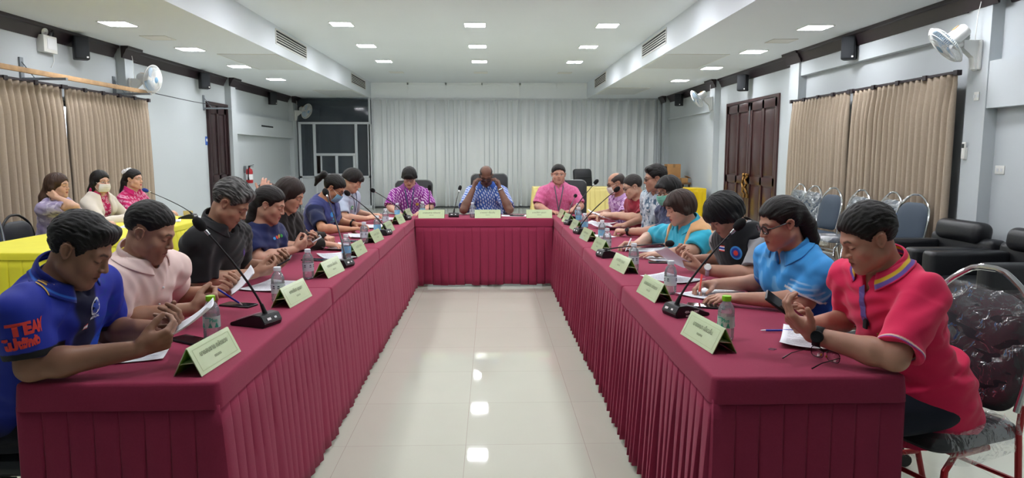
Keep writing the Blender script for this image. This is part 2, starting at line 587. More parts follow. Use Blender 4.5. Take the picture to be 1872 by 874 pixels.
def add_head(F, g):
    """Head in its own frame: x right, y forward, z up, origin between the ears, eyes at z = 0."""
    w = g.get('wide', 1.0); jaw = g.get('jaw', 1.0); nz = g.get('nose', 1.0); ch = g.get('cheek', 1.0)
    F.ell((0, -.012, .034), (.076 * w, .097, .084), k=.02)
    F.ell((0, .026, -.034), (.062 * w, .063, .074), k=.03)
    for s in (-1, 1):
        F.cone((s * .051 * w * jaw, .004, -.066), (s * .014, .070, -.104), .021, .018, k=.03)
        F.ell((s * .042 * w, .056, -.034), (.024 * ch, .022 * ch, .024 * ch), k=.022)
        F.cone((s * .012, .084, .019), (s * .046 * w, .068, .020), .012, .012, k=.018)
    F.ell((0, .072, -.104), (.019, .017, .016), k=.02)
    F.ell((0, .076, -.063), (.034, .020, .028), k=.02)
    for s in (-1, 1): F.ell((s * .031, .100, -.001), (.019, .014, .011), k=.014, op='s')
    for s in (-1, 1): F.ell((s * .031, .0745, -.003), (.0165, .0145, .0125), k=.004)
    F.cone((0, .086, .008), (0, .106, -.030), .0075 * nz, .0108 * nz, k=.010)
    for s in (-1, 1): F.ell((s * .0125 * nz, .099, -.035), (.0085 * nz, .0095, .0075), k=.006)
    F.cone((-.019, .0835, -.0655), (0, .0935, -.0615), .0055, .0068, k=.006)
    F.cone((.019, .0835, -.0655), (0, .0935, -.0615), .0055, .0068, k=.006)
    F.cone((-.015, .0835, -.0735), (0, .0905, -.0755), .006, .0078, k=.006)
    F.cone((.015, .0835, -.0735), (0, .0905, -.0755), .006, .0078, k=.006)
    F.cone((-.023, .086, -.0685), (0, .1015, -.0685), .0022, .0022, k=.004, op='s')
    F.cone((.023, .086, -.0685), (0, .1015, -.0685), .0022, .0022, k=.004, op='s')
    for s in (-1, 1):
        ex = s * .077 * w
        F.ell((ex - s * .001, -.012, -.010), (.004, .013, .022), k=.006, R=rotz(s * .35))
        hx = [(ex, .003, -.004), (ex + s * .004, .003, .010), (ex + s * .008, -.006, .017), (ex + s * .011, -.018, .015), (ex + s * .012, -.025, .004), (ex + s * .009, -.023, -.012), (ex + s * .004, -.013, -.024), (ex, -.004, -.031), (ex - s * .002, .002, -.024)]
        F.chain(hx, [.0038, .0042, .0044, .0046, .0046, .0044, .0050, .0064, .0045], k=.003)
        F.cone((ex + s * .004, -.018, .006), (ex + s * .004, -.016, -.012), .0042, .0042, k=.005)
        F.ell((ex, .004, -.014), (.006, .005, .007), k=.005)

def head_colours(c, q, g, skin):
    """q in head frame. Lips, brows, eyes, lashes, scalp."""
    lip = np.array(srgb(g.get('lip', '#8e4a42')))
    x, y, z = np.abs(q[:, 0]), q[:, 1], q[:, 2]
    front = sstep(.05, .075, y)
    wl = front * sstep(1.25, .75, np.sqrt((x / .023) ** 2 + ((z + .0685) / .0115) ** 2))
    c = mixc(c, lip, wl * g.get('lipw', .75))
    c = mixc(c, lip * .35, front * sstep(.0032, .001, np.abs(z + .0685 - x * .02)) * sstep(.024, .018, x) * .8)
    dark = np.array(srgb('#15100e'))
    bz = .0215 + .004 * np.clip((x - .012) / .02, 0, 1) - .007 * np.clip((x - .034) / .016, 0, 1)
    wb = front * sstep(.0062, .0025, np.abs(z - bz)) * sstep(.008, .016, x) * sstep(.054, .042, x)
    c = mixc(c, np.array(srgb(g.get('brow', '#17110f'))), wb * g.get('browv', .8))
    ex = (x - .031)
    if g.get('eyes', 'down') == 'open':
        al = np.sqrt((ex / .0155) ** 2 + ((z + .002) / (.0062)) ** 2)
        we = front * sstep(1.1, .85, al)
        c = mixc(c, np.array(srgb('#d8d2cc')), we)
        wi = we * sstep(.0075, .006, np.sqrt(ex ** 2 + (z + .001) ** 2))
        c = mixc(c, dark, wi)
        wu = front * sstep(.0025, .001, np.abs(z - (.0040 - (ex / .016) ** 2 * .005))) * sstep(.018, .015, np.abs(ex))
        c = mixc(c, dark, wu * .9)
    else:
        lz = -.0085 + (ex / .017) ** 2 * .004
        wu = front * sstep(.0030, .0012, np.abs(z - lz)) * sstep(.019, .015, np.abs(ex))
        c = mixc(c, dark, wu * .9)
    wn = sstep(.0045, .002, np.sqrt((x - .0075) ** 2 + ((y - .103) * .7) ** 2 + (z + .0425) ** 2))
    c = mixc(c, dark, wn * .8)
    if g.get('stubble'):
        ws = sstep(-.045, -.075, z) * sstep(.02, .05, y) * .5 + sstep(.009, .003, np.abs(z + .052)) * sstep(.03, .02, x) * sstep(.08, .09, y)
        c = mixc(c, skin * .45, np.clip(ws, 0, 1) * g['stubble'])
    # redder nose and cheeks, shaved scalp near the hairline
    wc = front * sstep(.03, .01, np.sqrt((x - .042) ** 2 + (z + .03) ** 2))
    c = mixc(c, skin * np.array([1.05, .94, .93]), wc * .4)
    return c

def hair_field(F, g):
    """Hair as a shell round the skull cut back to the hairline."""
    st = g.get('style', 'short'); t = g.get('t', .014); w = g.get('wide', 1.0); hl = g.get('line', .066)
    top = g.get('top', t)
    F.ell((0, -.014, .034 + (top - t) * .5), (.076 * w + t, .097 + t, .084 + (top + t) * .5), k=.012)
    C = None; pony = st == 'pony'
    if st in ('short', 'crop', 'pony'):
        if g.get('quiff'): F.cone((-.045, .060, .098), (.045, .060, .098), .020, .022, k=.03)
        C = Field().frame(F.R, F.o, F.s)
        C.ell((0, .137, .000), (.080, .075, hl), k=.012)
        C.ell((0, .092 if not pony else .085, -.05), (.12, .062 if not pony else .066, .095), k=.012)
        lo = g.get('low', -.025 if pony else 0); hc, hn = C.P((0, -.02, -.034 + lo)), C.R @ nrm((0, .42, -.9))
        C.pr.append(('u', lambda p: -((p - hc) @ hn), .012))
        for s in (-1, 1): C.ell((s * .086 * w, -.012, -.022), (.026, .021, .034), k=.006)
        if g.get('bald'): C.ell((0, .050, .125), (.060, .105, .062), k=.02)
    else:
        # fuller hair of women
        b = g.get('back', .0)
        F.ell((0, -.045, .000), (.074 * w + t, .072 + t, .085 + t), k=.03)
        if st in ('bob', 'long', 'side'):
            for s in (-1, 1):
                F.chain([(s * .070 * w, .005, .03), (s * (.078 + t * .5) * w, -.012, -.03), (s * (.074 + t * .4) * w, -.014, g.get('len', -.09))],
                        [.020, .020, .016], k=.025)
            F.ell((0, -.055, g.get('len', -.09) * .6), (.070, .045, .06), k=.03)
        fz = g.get('fringe', None)
        if fz is None:
            C = Field().frame(F.R, F.o, F.s)
            C.ell((0, .137, -.002), (.082, .078, hl + .002), k=.010)
            C.ell((0, .118, -.06), (.070 * w, .082, .10), k=.012)
        else:
            F.ell((0, .088, .040), (.062 * w, .022, .040), k=.02)
            F.box((0, .15, fz - .10), (.15, .17, .20), rnd=.03, k=.010, op='s')
            F.box((0, .10, fz - .12), (.118, .10, .20), rnd=.04, k=.012, op='s')
        F.half((0, 0, g.get('len', -.09) - .005), (0, .1, -1), k=.014)
        if g.get('ears', st in ('pony', 'tied')):
            for s in (-1, 1): F.ell((s * .092 * w, -.004, -.022), (.036, .026, .036), k=.008, op='s')
    LK = Field().frame(F.R, F.o, F.s) if g.get('locks') and C is not None else None
    for pts, rs in g.get('locks', []):
        F.chain([A3(*p) for p in pts], rs, k=.02)
        if LK: LK.chain([A3(*p) for p in pts], rs, k=.02)
    R, o, sc_ = F.R.copy(), F.o.copy(), F.s
    fw = g.get('fade', .030)
    amp = g.get('amp', .0035); sd = g.get('seed', 1)
    def disp(p):
        q = (p - o) @ R / sc_
        if st in ('short', 'crop', 'pony'):
            th = np.arctan2(q[:, 0], q[:, 2] + .02) * .09; rr = np.sqrt((q * q).sum(1)) * 20
            a = vnoise(np.stack([th * 260, q[:, 1] * (24 if pony else 60), rr], 1), sd); b = vnoise(np.stack([th * 90, q[:, 1] * (14 if pony else 34), rr], 1), sd + 7)
            e = C(p) + .006 * a + .004 * b
        else:
            th = np.arctan2(q[:, 0], -q[:, 1]) * .08
            a = vnoise(np.stack([th * 190, np.hypot(q[:, 0], q[:, 1]) * 30, q[:, 2] * 16], 1), sd)
            b = vnoise(np.stack([th * 70, np.hypot(q[:, 0], q[:, 1]) * 20, q[:, 2] * 10], 1), sd + 7)
            e = C(p) + .003 * b if C is not None else np.full(len(p), 9.0)
        if LK: e = np.maximum(e, (.012 - LK(p)) * 3)
        return amp * (a * .65 + b * (.3 if st != 'bob' else .5)) * sstep(0, fw, e) + (max(t, top) + .007) * (1 - sstep(-.004, fw if st in ('short', 'crop', 'pony') else .016, e)) ** 1.5
    F.disp = disp

def ik(S, W, l1, l2, hint):
    S = np.asarray(S, float); W = np.asarray(W, float); D = W - S; L = np.linalg.norm(D)
    sc = max(1.0, L / (l1 + l2) * 1.004); l1 *= sc; l2 *= sc
    a = (l1 * l1 - l2 * l2 + L * L) / (2 * L); hgt = math.sqrt(max(l1 * l1 - a * a, 0))
    u = D / L; h = np.asarray(hint, float); h = nrm(h - u * (h @ u))
    return S + u * a + h * hgt

def cloth_noise(amp, sc, seed, R=None):
    """long folds running across the third axis of R, broken up by noise"""
    R = np.eye(3) if R is None else R
    def f(p):
        q = p @ R
        n = vnoise(q * np.array([5.0, 5.0, 5.0]) + seed * 1.7, seed); m = vnoise(q * np.array([7.0, 7.0, 4.0]) + seed * 2.9, seed + 3)
        w = np.sin(2 * PI * (q[:, 2] * sc[0] + q[:, 0] * sc[1]) + 4.0 * n)
        w2 = np.sin(2 * PI * (q[:, 2] * sc[0] * 1.9 - q[:, 0] * sc[1]) + 5.0 * m)
        return amp * (w * sstep(-.25, .5, m) * .75 + w2 * sstep(0, .6, n) * .35)
    return f

class Person:
    """One seated figure. World positions are given; everything is built in the figure's own frame (x right, y forward, z up)."""
    def __init__(s, loc, rz, head, face, neck, hands, skin='#9a6a52', label='', group=None, pelvis=None, sw=.185, bulk=1.0, belly=0.0,
                 bust=0.0, h=.005, hscale=.91, handscale=1.0, elbow=None, drop=.098, g=None, hair=None, hairc='#14110f', sh_yaw=0.0, eyes=None, armr=1.0):
        s.rz = rz; s.loc = np.array(loc, float); s.Rw = rotz(rz); s.h = h; s.hscale = hscale
        s.skin = np.array(srgb(skin)); s.g = g or {}; s.bulk = bulk
        s.Hc = s.L(head); s.N = s.L(neck); s.N = s.N + (s.Hc - s.N) * .24
        s.Pv = A3(0, 0, .57) if pelvis is None else np.array(pelvis, float)
        yw, pt, rl = [math.radians(a) for a in face]
        s.HR = rotz(yw) @ rotx(-pt) @ roty(rl)
        up = nrm(s.N - s.Pv); sh_yaw = sh_yaw or (-12 if rz == -PI / 2 else (14 if rz == PI / 2 else 0))
        lat = rotz(math.radians(sh_yaw)) @ A3(1, 0, 0); lat = nrm(lat - up * (lat @ up)); fw = np.cross(up, lat)
        s.TR = np.stack([lat, fw, up], 1); s.up, s.lat, s.fw = up, lat, fw
        s.bl, s.bu = belly, bust
        s.sw = sw; s.armr = armr
        ln = np.linalg.norm(s.N - s.Pv); s.ln = ln
        s.S = [s.N + lat * (k * sw) - up * drop + fw * .012 for k in (1, -1)]     # right, left
        s.S = [S + fw * d for S, d in zip(s.S, [0, 0])]
        s.hands = []
        el = elbow or [(1, -.2, -1), (-1, -.2, -1)]
        for k in (0, 1):
            hd = hands[k]
            W = s.L(hd['w']); d = s.Rw.T @ nrm(hd['d']); n = s.Rw.T @ nrm(hd['n'])
            E = s.L(hd['e']) if 'e' in hd else ik(s.S[k], W, .285, .245, el[k])
            s.hands.append(dict(W=W, d=d, n=n, E=E, pose=hd.get('pose', 'rest')))
        s.hs = handscale
        F = Field(); s.body_field(F)
        for k in (0, 1):
            S, E, W = s.S[k], s.hands[k]['E'], s.hands[k]['W']; r = armr
            F.cone(S, E, .046 * r, .037 * r, k=.03)
            m = E + (W - E) * .28
            F.cone(E, m, .038 * r, .041 * r, k=.02)
            F.cone(m, W, .041 * r, .0265 * (.5 + .5 * r), k=.02)
        tips = []
        for k in (0, 1):
            hh = s.hands[k]
            tips.append(add_hand(F, hh['W'], hh['d'], hh['n'], 1 if k == 0 else -1, hh['pose'], s.hs))
        s.tips = tips
        F.frame(s.HR, s.Hc, s.hscale)
        g2 = dict(s.g)
        add_head(F, g2)
        F.frame()
        V, Q = F.mesh(h)
        V = relax(V, Q, 1, .35)
        q = (V - s.Hc) @ s.HR / s.hscale
        c = np.repeat(s.skin[None], len(V), 0)
        nn = vnoise(V * 60, 5)[:, None] * .05 + vnoise(V * 18, 9)[:, None] * .06
        c = c * (1 + nn)
        isH = (np.abs(q[:, 0]) < .1) & (q[:, 1] > .03) & (q[:, 1] < .14) & (np.abs(q[:, 2]) < .13)
        c[isH] = head_colours(c[isH], q[isH], s.g, s.skin)
        for k in (0, 1):        # nails and knuckles
            for t in tips[k]:
                dd = np.linalg.norm(V - t, axis=1)
                c = mixc(c, s.skin * np.array([1.12, .98, .95]), sstep(.012, .006, dd) * .6)
        me = np_mesh('person', V, Q, c)
        s.o = link('person', me, MATS['skin'])
        s.o.location = loc; s.o.rotation_euler = (0, 0, rz)
        tag(s.o, label, 'person', group)
        if hair is not None:
            hf = Field().frame(s.HR, s.Hc, s.hscale)
            hg = dict(hair); hg.setdefault('wide', s.g.get('wide', 1.0))
            hair_field(hf, hg)
            V, Q = hf.mesh(min(h, .005) * .85, pad=.03)
            V = relax(V, Q, 1, .3)
            cc = np.array(srgb(hairc))[None] * (1 + .35 * vnoise((V - s.Hc) @ s.HR * np.array([90, 30, 40]), 4)[:, None])
            if hair.get('grey'):
                qh = (V - s.Hc) @ s.HR; gn = sstep(-.3, .8, vnoise(np.stack([np.arctan2(qh[:, 0], qh[:, 2] + .02) * 26, qh[:, 1] * 40, qh[:, 2] * 20], 1), 14))
                cc = mixc(cc, srgb('#8b8a88'), gn * hair['grey'])
            link('hair', np_mesh('hair', V, Q, np.clip(cc, .003, 1)), MATS['hair'], s.o)

    def L(s, w): return s.Rw.T @ (np.asarray(w, float) - s.loc)
    def Wd(s, p): return s.Rw @ np.asarray(p, float) + s.loc

    def body_field(s, F, inf=0.0, neck=True, low=True):
        B = s.bulk; N, P, up, fw, lat = s.N, s.Pv, s.up, s.fw, s.lat; ln = s.ln
        R = s.TR
        F.ell(P + up * .02, (.165 * B + inf, .125 * B + inf, .115 + inf), k=.03, R=R)
        F.ell(P + up * ln * .36 + fw * (.012 + s.bl * .5), (.150 * B + inf, .108 * B + s.bl + inf, .155 + inf), k=.06, R=R)
        F.ell(P + up * ln * .70, (.160 * B + inf, .108 * B + inf, .165 + inf), k=.06, R=R)
        for k in (0, 1):
            s_ = 1 if k == 0 else -1
            F.cone(N - up * .035 + lat * s_ * .03, s.S[k], .050 + inf, .045 * s.armr + inf, k=.05)
            if s.bu: F.ell(P + up * ln * .68 + lat * s_ * .075 + fw * .05, (.075 + inf, .06 + s.bu + inf, .078 + inf), k=.05, R=R)
        if neck:
            nb = N - up * .03 - fw * .005
            F.cone(nb, s.Hc + s.HR @ A3(0, -.020, -.045), .062, .052 * s.g.get('neckr', 1.0), k=.03)

    # ---- clothes
    def top(s, name, colour, sleeve='short', inf=.012, fold=.004, h=None, collar=None, vneck=0.05, seed=1, armhole=False, neckr=.068, hem=.02,
            painter=None, mname='cloth', sl=None, hollow=True, sleeve_r=1.0, open_front=None, cuff=None, label=None, arms=True, opening=0.0):
        F = Field(); s.body_field(F, inf, neck=False)
        P, up, fw, lat, N = s.Pv, s.up, s.fw, s.lat, s.N
        F.capped(P - up * hem - up * .06, P + up * .12, .150 * s.bulk + inf, .150 * s.bulk + inf, k=.04) if hem > 0.03 else None
        ends = []
        if arms:
            for k in (0, 1):
                S, E, W = s.S[k], s.hands[k]['E'], s.hands[k]['W']; r = s.armr
                if sleeve == 'long':
                    ce = W - nrm(W - E) * .012
                    F.cone(S, E, .047 * r + inf, .042 * r + inf, k=.03)
                    F.capped(E, ce, .044 * r + inf, .031 + inf * .9, k=.02, rnd=.003)
                    F.cone(ce - nrm(W - E) * .02, ce + nrm(W - E) * .02, .032, .031, k=.003, op='s')
                    ends.append((ce, nrm(W - E), .031 + inf))
                else:
                    f = sl[k] if isinstance(sl, (list, tuple)) else (sl or .78)
                    ce = S + (E - S) * f; u = nrm(E - S)
                    re_ = (.050 + (.037 - .050) * f) * r
                    rs_ = re_ + (.016 + inf * .6) * sleeve_r
                    F.cone(S, S + (ce - S) * .55, .046 * r + inf, (.046 * r + inf + rs_) / 2, k=.05)
                    F.capped(S + (ce - S) * .25, ce, .046 * r + inf * .9, rs_, k=.03, rnd=.003)
                    if hollow: F.capped(ce - u * .03, ce + u * .05, re_ + .004, re_ + (.012 + inf * .6) * sleeve_r, k=.003, op='s')
                    ends.append((ce, u, re_ + (.016 + inf * .6) * sleeve_r))
        s.ends = ends
        hd = nrm(s.Hc + s.HR @ A3(0, -.02, -.06) - N)
        nb = N - up * .03 - fw * .005
        F.cone(nb + hd * .025, nb + hd * .22, neckr, neckr + .012, k=.010, op='s')
        if vneck:
            a = N + fw * .055 + hd * .02
            F.cone(a + hd * .03 , a + fw * .035 - up * vneck, .030, .006, k=.006, op='s')
        if opening:
            a = N + fw * .09; b = P + fw * (.15 * s.bulk + s.bl)
            for t in np.linspace(0, 1, 9):
                F.box(a + (b - a) * t + fw * .03, (opening, .16, .09), rnd=.01, k=.006, op='s', R=s.TR)
        if armhole:
            for k in (0, 1):
                S, E = s.S[k], s.hands[k]['E']; u = nrm(E - S + s.lat * (.1 if k == 0 else -.1))
                o_ = 1 if k == 0 else -1
                F.capped(S + lat * o_ * .004 + up * .02, S + u * .35, .085, .13, k=.01, op='s')
        Rf = s.TR @ roty(.6)
        dn = cloth_noise(fold * 1.25, (9.5, 4.5), seed, Rf)
        dn2 = cloth_noise(fold * .8, (13, 6), seed + 20, s.TR @ roty(-.9))
        F.disp = lambda p: np.maximum(dn(p) + dn2(p) * .7, -inf * .5)
        s.F = F
        V, Q = F.mesh(h or s.h)
        V = relax(V, Q, 1, .4)
        base = np.array(srgb(colour))
        c = np.repeat(base[None], len(V), 0)
        if painter is not None:
            tq = (V - s.Pv) @ s.TR
            c = painter(c, V, tq, s)
        if cuff is not None:
            for (ce, u, r), _ in zip(ends, (0, 1)):
                dd = (V - ce) @ u; rr = np.linalg.norm((V - ce) - dd[:, None] * u, axis=1)
                for (lo, hi, col) in cuff:
                    c = mixc(c, srgb(col), (sstep(lo - .001, lo + .001, -dd) * sstep(hi + .001, hi - .001, -dd) * (rr < .11)))
        o = link(name, np_mesh(name, V, Q, c), MATS[mname], s.o)
        if label: o['label'] = label
        return o

    def collar(s, parent, colour, w=.042, flare=.016, gap=35, stripes=None, r=.066, stand=.0, mname='cloth', tilt=.0):
        hd = nrm(nrm(s.Hc + s.HR @ A3(0, -.02, -.06) - s.N) * .6 + s.up * .6)
        lat = nrm(s.lat - hd * (s.lat @ hd)); fw = np.cross(hd, lat)
        b = s.N - s.up * .03 - s.fw * .005 + hd * .058
        nu, nv = 48, 22; V = []; C = []
        base = np.array(srgb(colour))
        for j in range(nv + 1):
            v = j / nv
            for i in range(nu + 1):
                th = math.radians(gap + (360 - 2 * gap) * i / nu)
                fr = math.cos(th)           # 1 at the front
                rr = r + .004 + (flare + .008 * fr) * math.sin(v * PI * .5) ** 1.1
                drop = w * (v ** 1.3) * (1.0 + .35 * max(fr, 0)) - .012 * math.sin(v * PI)
                z = .012 - drop - max(fr, 0) * .030 - tilt * fr
                p = b + fw * rr * math.cos(th) * (1.04 + .10 * v) - lat * rr * math.sin(th) * 1.02 + hd * z
                V.append(p)
                cc = base
                if stripes:
                    for lo, hi, col in stripes:
                        if lo <= v <= hi: cc = np.array(srgb(col))
                C.append(cc)
        V = np.array(V); Fc = s.F
        for _ in range(5):
            d = Fc(V); ax = V - b; ax = ax - (ax @ hd)[:, None] * hd; ax /= np.maximum(np.linalg.norm(ax, axis=1), 1e-6)[:, None]
            out = ax * .75 + hd * .65
            V = V + out * np.clip(.0035 - d, 0, .02)[:, None]
        W = nu + 1
        Q = [(j * W + i, j * W + i + 1, (j + 1) * W + i + 1, (j + 1) * W + i) for j in range(nv) for i in range(nu)]
        o = link('collar', np_mesh('collar', V, Q, np.array(C)), MATS[mname], parent)
        md = o.modifiers.new('thickness', 'SOLIDIFY'); md.thickness = .003; md.offset = 0
        return o

    def legs(s, colour='#1b1d26', shoe='#141414', knee=.43, h=.011, spread=.11, foot=.05, mname='cloth', r=1.0):
        F = Field(); P = s.Pv
        F.ell(P + A3(0, .0, -.01), (.175 * s.bulk, .13 * s.bulk, .105), k=.03)
        ank = []
        for k in (1, -1):
            Kn = A3(k * spread, P[1] + knee, .50); An = A3(k * (spread + .01), P[1] + knee + foot - .05, .09)
            F.cone(P + A3(k * .085, .02, -.015), Kn, .085 * r, .062 * r, k=.03)
            F.capped(Kn, An, .062 * r, .048 * r, k=.04)
            ank.append(An)
        F.disp = cloth_noise(.004, (14, 6), 31)
        V, Q = F.mesh(h)
        o = link('trousers', np_mesh('trousers', V, Q, np.repeat(np.array(srgb(colour))[None], len(V), 0)), MATS[mname], s.o)
        for An in ank:
            G = Field()
            G.cone(An + A3(0, -.02, -.03), An + A3(0, -.01, -.055), .036, .034, k=.02)
            G.cone(An + A3(0, -.03, -.056), An + A3(0, .14, -.060), .034, .032, k=.02)
            G.half((0, 0, .004), (0, 0, -1), k=.003)
            V, Q = G.mesh(.008)
            link('shoe', np_mesh('shoe', V, Q, np.repeat(np.array(srgb(shoe))[None], len(V), 0)), MATS['leather_attr'], s.o)
        return o

    # ---- worn things
    def hp(s, x, y, z): return Vector(s.Hc + s.HR @ (A3(x, y, z) * s.hscale))
    def glasses(s, colour='black_plastic', w=.027, hh=.018, r=.0016, drop=0.0, lens='lens_glass', rim=True):
        mb = MB(); y0 = .101; z0 = -.002 - drop
        root = None
        rims = []
        for k in (-1, 1):
            pts = [s.hp(k * .032 + w * math.copysign(abs(math.cos(t)) ** .7, math.cos(t)), y0 - .35 * abs(k * .032 + w * math.cos(t) * k * k) * .25, z0 + hh * math.copysign(abs(math.sin(t)) ** .7, math.sin(t)))
                   for t in np.linspace(0, 2 * PI, 25)[:-1]]
            mb.tube(pts, r, n=6, close=True); rims.append(pts)
        mb.tube([s.hp(-.007, y0 - .001, z0 + .004), s.hp(0, y0 + .003, z0 + .007), s.hp(.007, y0 - .001, z0 + .004)], r, n=6)
        for k in (-1, 1):
            mb.tube([s.hp(k * .059, y0 - .008, z0 + .006), s.hp(k * .078, .075, z0 + .006), s.hp(k * .081, .0, .004), s.hp(k * .080, -.018, -.008)], r * 1.1, n=6)
        root = mb.build('glasses', MATS[colour], s.o)
        for pts in rims:
            m2 = MB(); cen = sum(pts, Vector()) / len(pts)
            c0 = m2.bm.verts.new(cen + Vector(s.HR @ A3(0, .001, 0))); vs = [m2.bm.verts.new(p) for p in pts]
            for i in range(len(vs)): m2.bm.faces.new((c0, vs[i], vs[(i + 1) % len(vs)]))
            m2.build('lens', MATS[lens], root, solid=.0006)
        return root
    def mask(s, m='mask_white', ear='mask_white', duck=False):
        mb = MB()
        def fn(u, v):
            th = (u - .5) * 2; z = .000 - .112 * v
            zz = -.022 - .092 * v
            bul = math.sin(PI * min(1, .18 + v * .82)) ** .8
            xw = (.060 + .010 * math.sin(PI * v)) * math.sin(th * 1.25) / math.sin(1.25)
            y = .078 + (.036 + .008 * bul) * math.cos(th * 1.45) - (.016 * v * v) - .012 * abs(th)
            pl = 0.0015 * math.sin(v * 22) * (1 - abs(th))
            return s.hp(xw * 1.03, y + pl, zz)
        mb.grid(fn, 26, 18)
        o = mb.build('face_mask', MATS[m], s.o, auto=70, solid=.0015)
        for k in (-1, 1):
            e = MB()
            e.tube([fn(0 if k < 0 else 1, .05), s.hp(k * .075, .015, -.005), s.hp(k * .084, -.02, .0), s.hp(k * .084, -.022, -.02), s.hp(k * .074, .02, -.07), fn(0 if k < 0 else 1, .9)], .0016, n=6)
            e.build('ear_loop', MATS[ear], o)
        return o
    def watch(s, k, strap='black_plastic', face='watch_face', t=.10, w=.02, fr=.017, face_dir=None, rr=.0335):
        h = s.hands[k]; u = nrm(h['W'] - h['E']); c = h['W'] - u * .022
        n = -h['n'] if face_dir is None else np.asarray(face_dir, float)
        n = nrm(n - u * (n @ u)); b = np.cross(u, n)
        mb = MB()
        def fn(a, v):
            th = a * 2 * PI; off = (v - .5) * w
            return Vector(c + u * off + (n * math.cos(th) + b * math.sin(th)) * rr)
        mb.grid(fn, 28, 2, closeu=True)
        o = mb.build('wristwatch', MATS[strap], s.o, solid=.003)
        f = MB(); p = c + n * (rr + .001)
        f.cyl(Vector(p), Vector(p + n * .008), fr, fr * .92, n=24)
        c2 = f.build('watch_case', MATS[strap], o)
        f = MB(); f.cyl(Vector(p + n * .008), Vector(p + n * .0095), fr * .8, fr * .8, n=24)
        f.build('watch_dial', MATS[face], o)
        return o
    def lanyard(s, m='lanyard_blue', tag_m=None, length=.30, w=.007, spread=.055, inf=.018):
        """two flat straps from the neck meeting on the chest, laid on the shirt"""
        mb = MB(); end = s.N + s.fw * .3 - s.up * length
        for k in (-1, 1):
            pts = []
            for t in np.linspace(0, 1, 14):
                p = s.N + s.lat * k * spread * (1 - t) + s.fw * (.02 + .0 * t) + s.up * (.02 - length * t)
                p = p + s.fw * .35
                pts.append(s.press(p, -s.fw, .003))
            mb.tube(pts, w, n=8, flat=.25)
        o = mb.build('lanyard', MATS[m], s.o)
        if tag_m:
            q = MB(); c = pts[-1]; ax = Matrix(np.array(s.TR).tolist())
            q.box((0, 0, 0), (.055, .004, .085), bev=.003, rot=None)
            q.build('name_badge', MATS[tag_m], o).matrix_local = Matrix.Translation(Vector(c) - Vector(s.up) * .04 + Vector(s.fw) * .008) @ ax.to_4x4()
        return o
    def press(s, p, d, gap=.002, F=None, far=.6):
        """moves a point along d until it is gap above the garment"""
        F = F or s.F; p = np.asarray(p, float).copy(); d = nrm(d); t = 0
        for _ in range(40):
            v = float(F(p[None])[0])
            if v < gap: break
            p = p + d * max(v - gap, .0006) * .8; t += v
            if t > far: break
        return Vector(p)
    def decal(s, name, me, centre, xdir, ydir, m, gap=.0015, parent=None, F=None, label=None, cut=.012):
        """lays a flat mesh (x,y) onto the garment, along the inward direction"""
        x = nrm(xdir); y = nrm(np.asarray(ydir) - x * (np.asarray(ydir) @ x)); z = np.cross(x, y)
        F = F or s.F
        bm = bmesh.new(); bm.from_mesh(me)
        if cut:
            for _ in range(3):
                es = [e for e in bm.edges if e.calc_length() > cut]
                if not es: break
                bmesh.ops.subdivide_edges(bm, edges=es, cuts=1)
            bmesh.ops.triangulate(bm, faces=bm.faces[:])
        n = len(bm.verts); bm.verts.ensure_lookup_table()
        c0 = np.asarray(centre, float) + z * .16
        for _ in range(60):
            v = float(F(c0[None])[0])
            if v < .003: break
            c0 = c0 - z * max(v - .002, .0008) * .7
        P = np.array([c0 + x * v.co.x + y * v.co.y + z * .004 for v in bm.verts])
        def grad(P):
            e_ = .0012; G = np.stack([F(P + e_ * a) - F(P - e_ * a) for a in np.eye(3)], 1)
            return G / np.maximum(np.linalg.norm(G, axis=1), 1e-9)[:, None]
        for _ in range(6):
            d = F(P) - gap - s.h * .35
            P = P - grad(P) * (np.clip(d, -.02, .02) * .85)[:, None]
        for v, p in zip(bm.verts, P): v.co = Vector(p)
        out = bpy.data.meshes.new(name); bm.to_mesh(out); bm.free()
        o = link(name, out, m, parent or s.o)
        if label: o['label'] = label
        return o
# ------------------------------------------------------------------ the room
XL, XR, YB, YF, ZS, ZC, SL, SR = -5.34, 4.72, 19.5, -3.6, 2.98, 3.40, -3.25, 2.65
mat('wall_paint', '#b5bbbe', rough=.75, noise=.015, nscale=1.5, bump=.05, bscale=90)
mat('ceiling_paint', '#dfe4ea', rough=.8, noise=.01, nscale=1.2)
mat('crown_wood', '#2b2226', rough=.4, noise=.12, nscale=12)
mat('door_wood', '#3a1c1c', rough=.33, noise=.22, nscale=9, coat=.3)
mat('door_wood_dark', '#2c191b', rough=.4, noise=.2, nscale=9)
mat('brass', '#8f6a3c', rough=.35, metal=1)
mat('alu_white', '#c9cdd1', rough=.4)
mat('pvc', '#f8fbfd', rough=.28, spec=.5)
mat('reflection_grey_glass', '#4a525a', rough=.06, alpha=.62)  # grey tint stands in for reflections on the booth panes
mat('dark_room', '#6b7178', rough=.9)
mat('led', '#f9faff', emit=PANEL_STRENGTH)
mat('led_off', '#d9d8d4', rough=.4)
mat('plastic_white', '#d9d9d4', rough=.4)
mat('plastic_grey', '#6b6e72', rough=.5)
mat('slot_dark', '#1c1f22', rough=.7)
mat('panel_grey', '#ced1d4', rough=.7, bump=.6, bscale=120)
mat('joint', '#b0aca6', rough=.6)

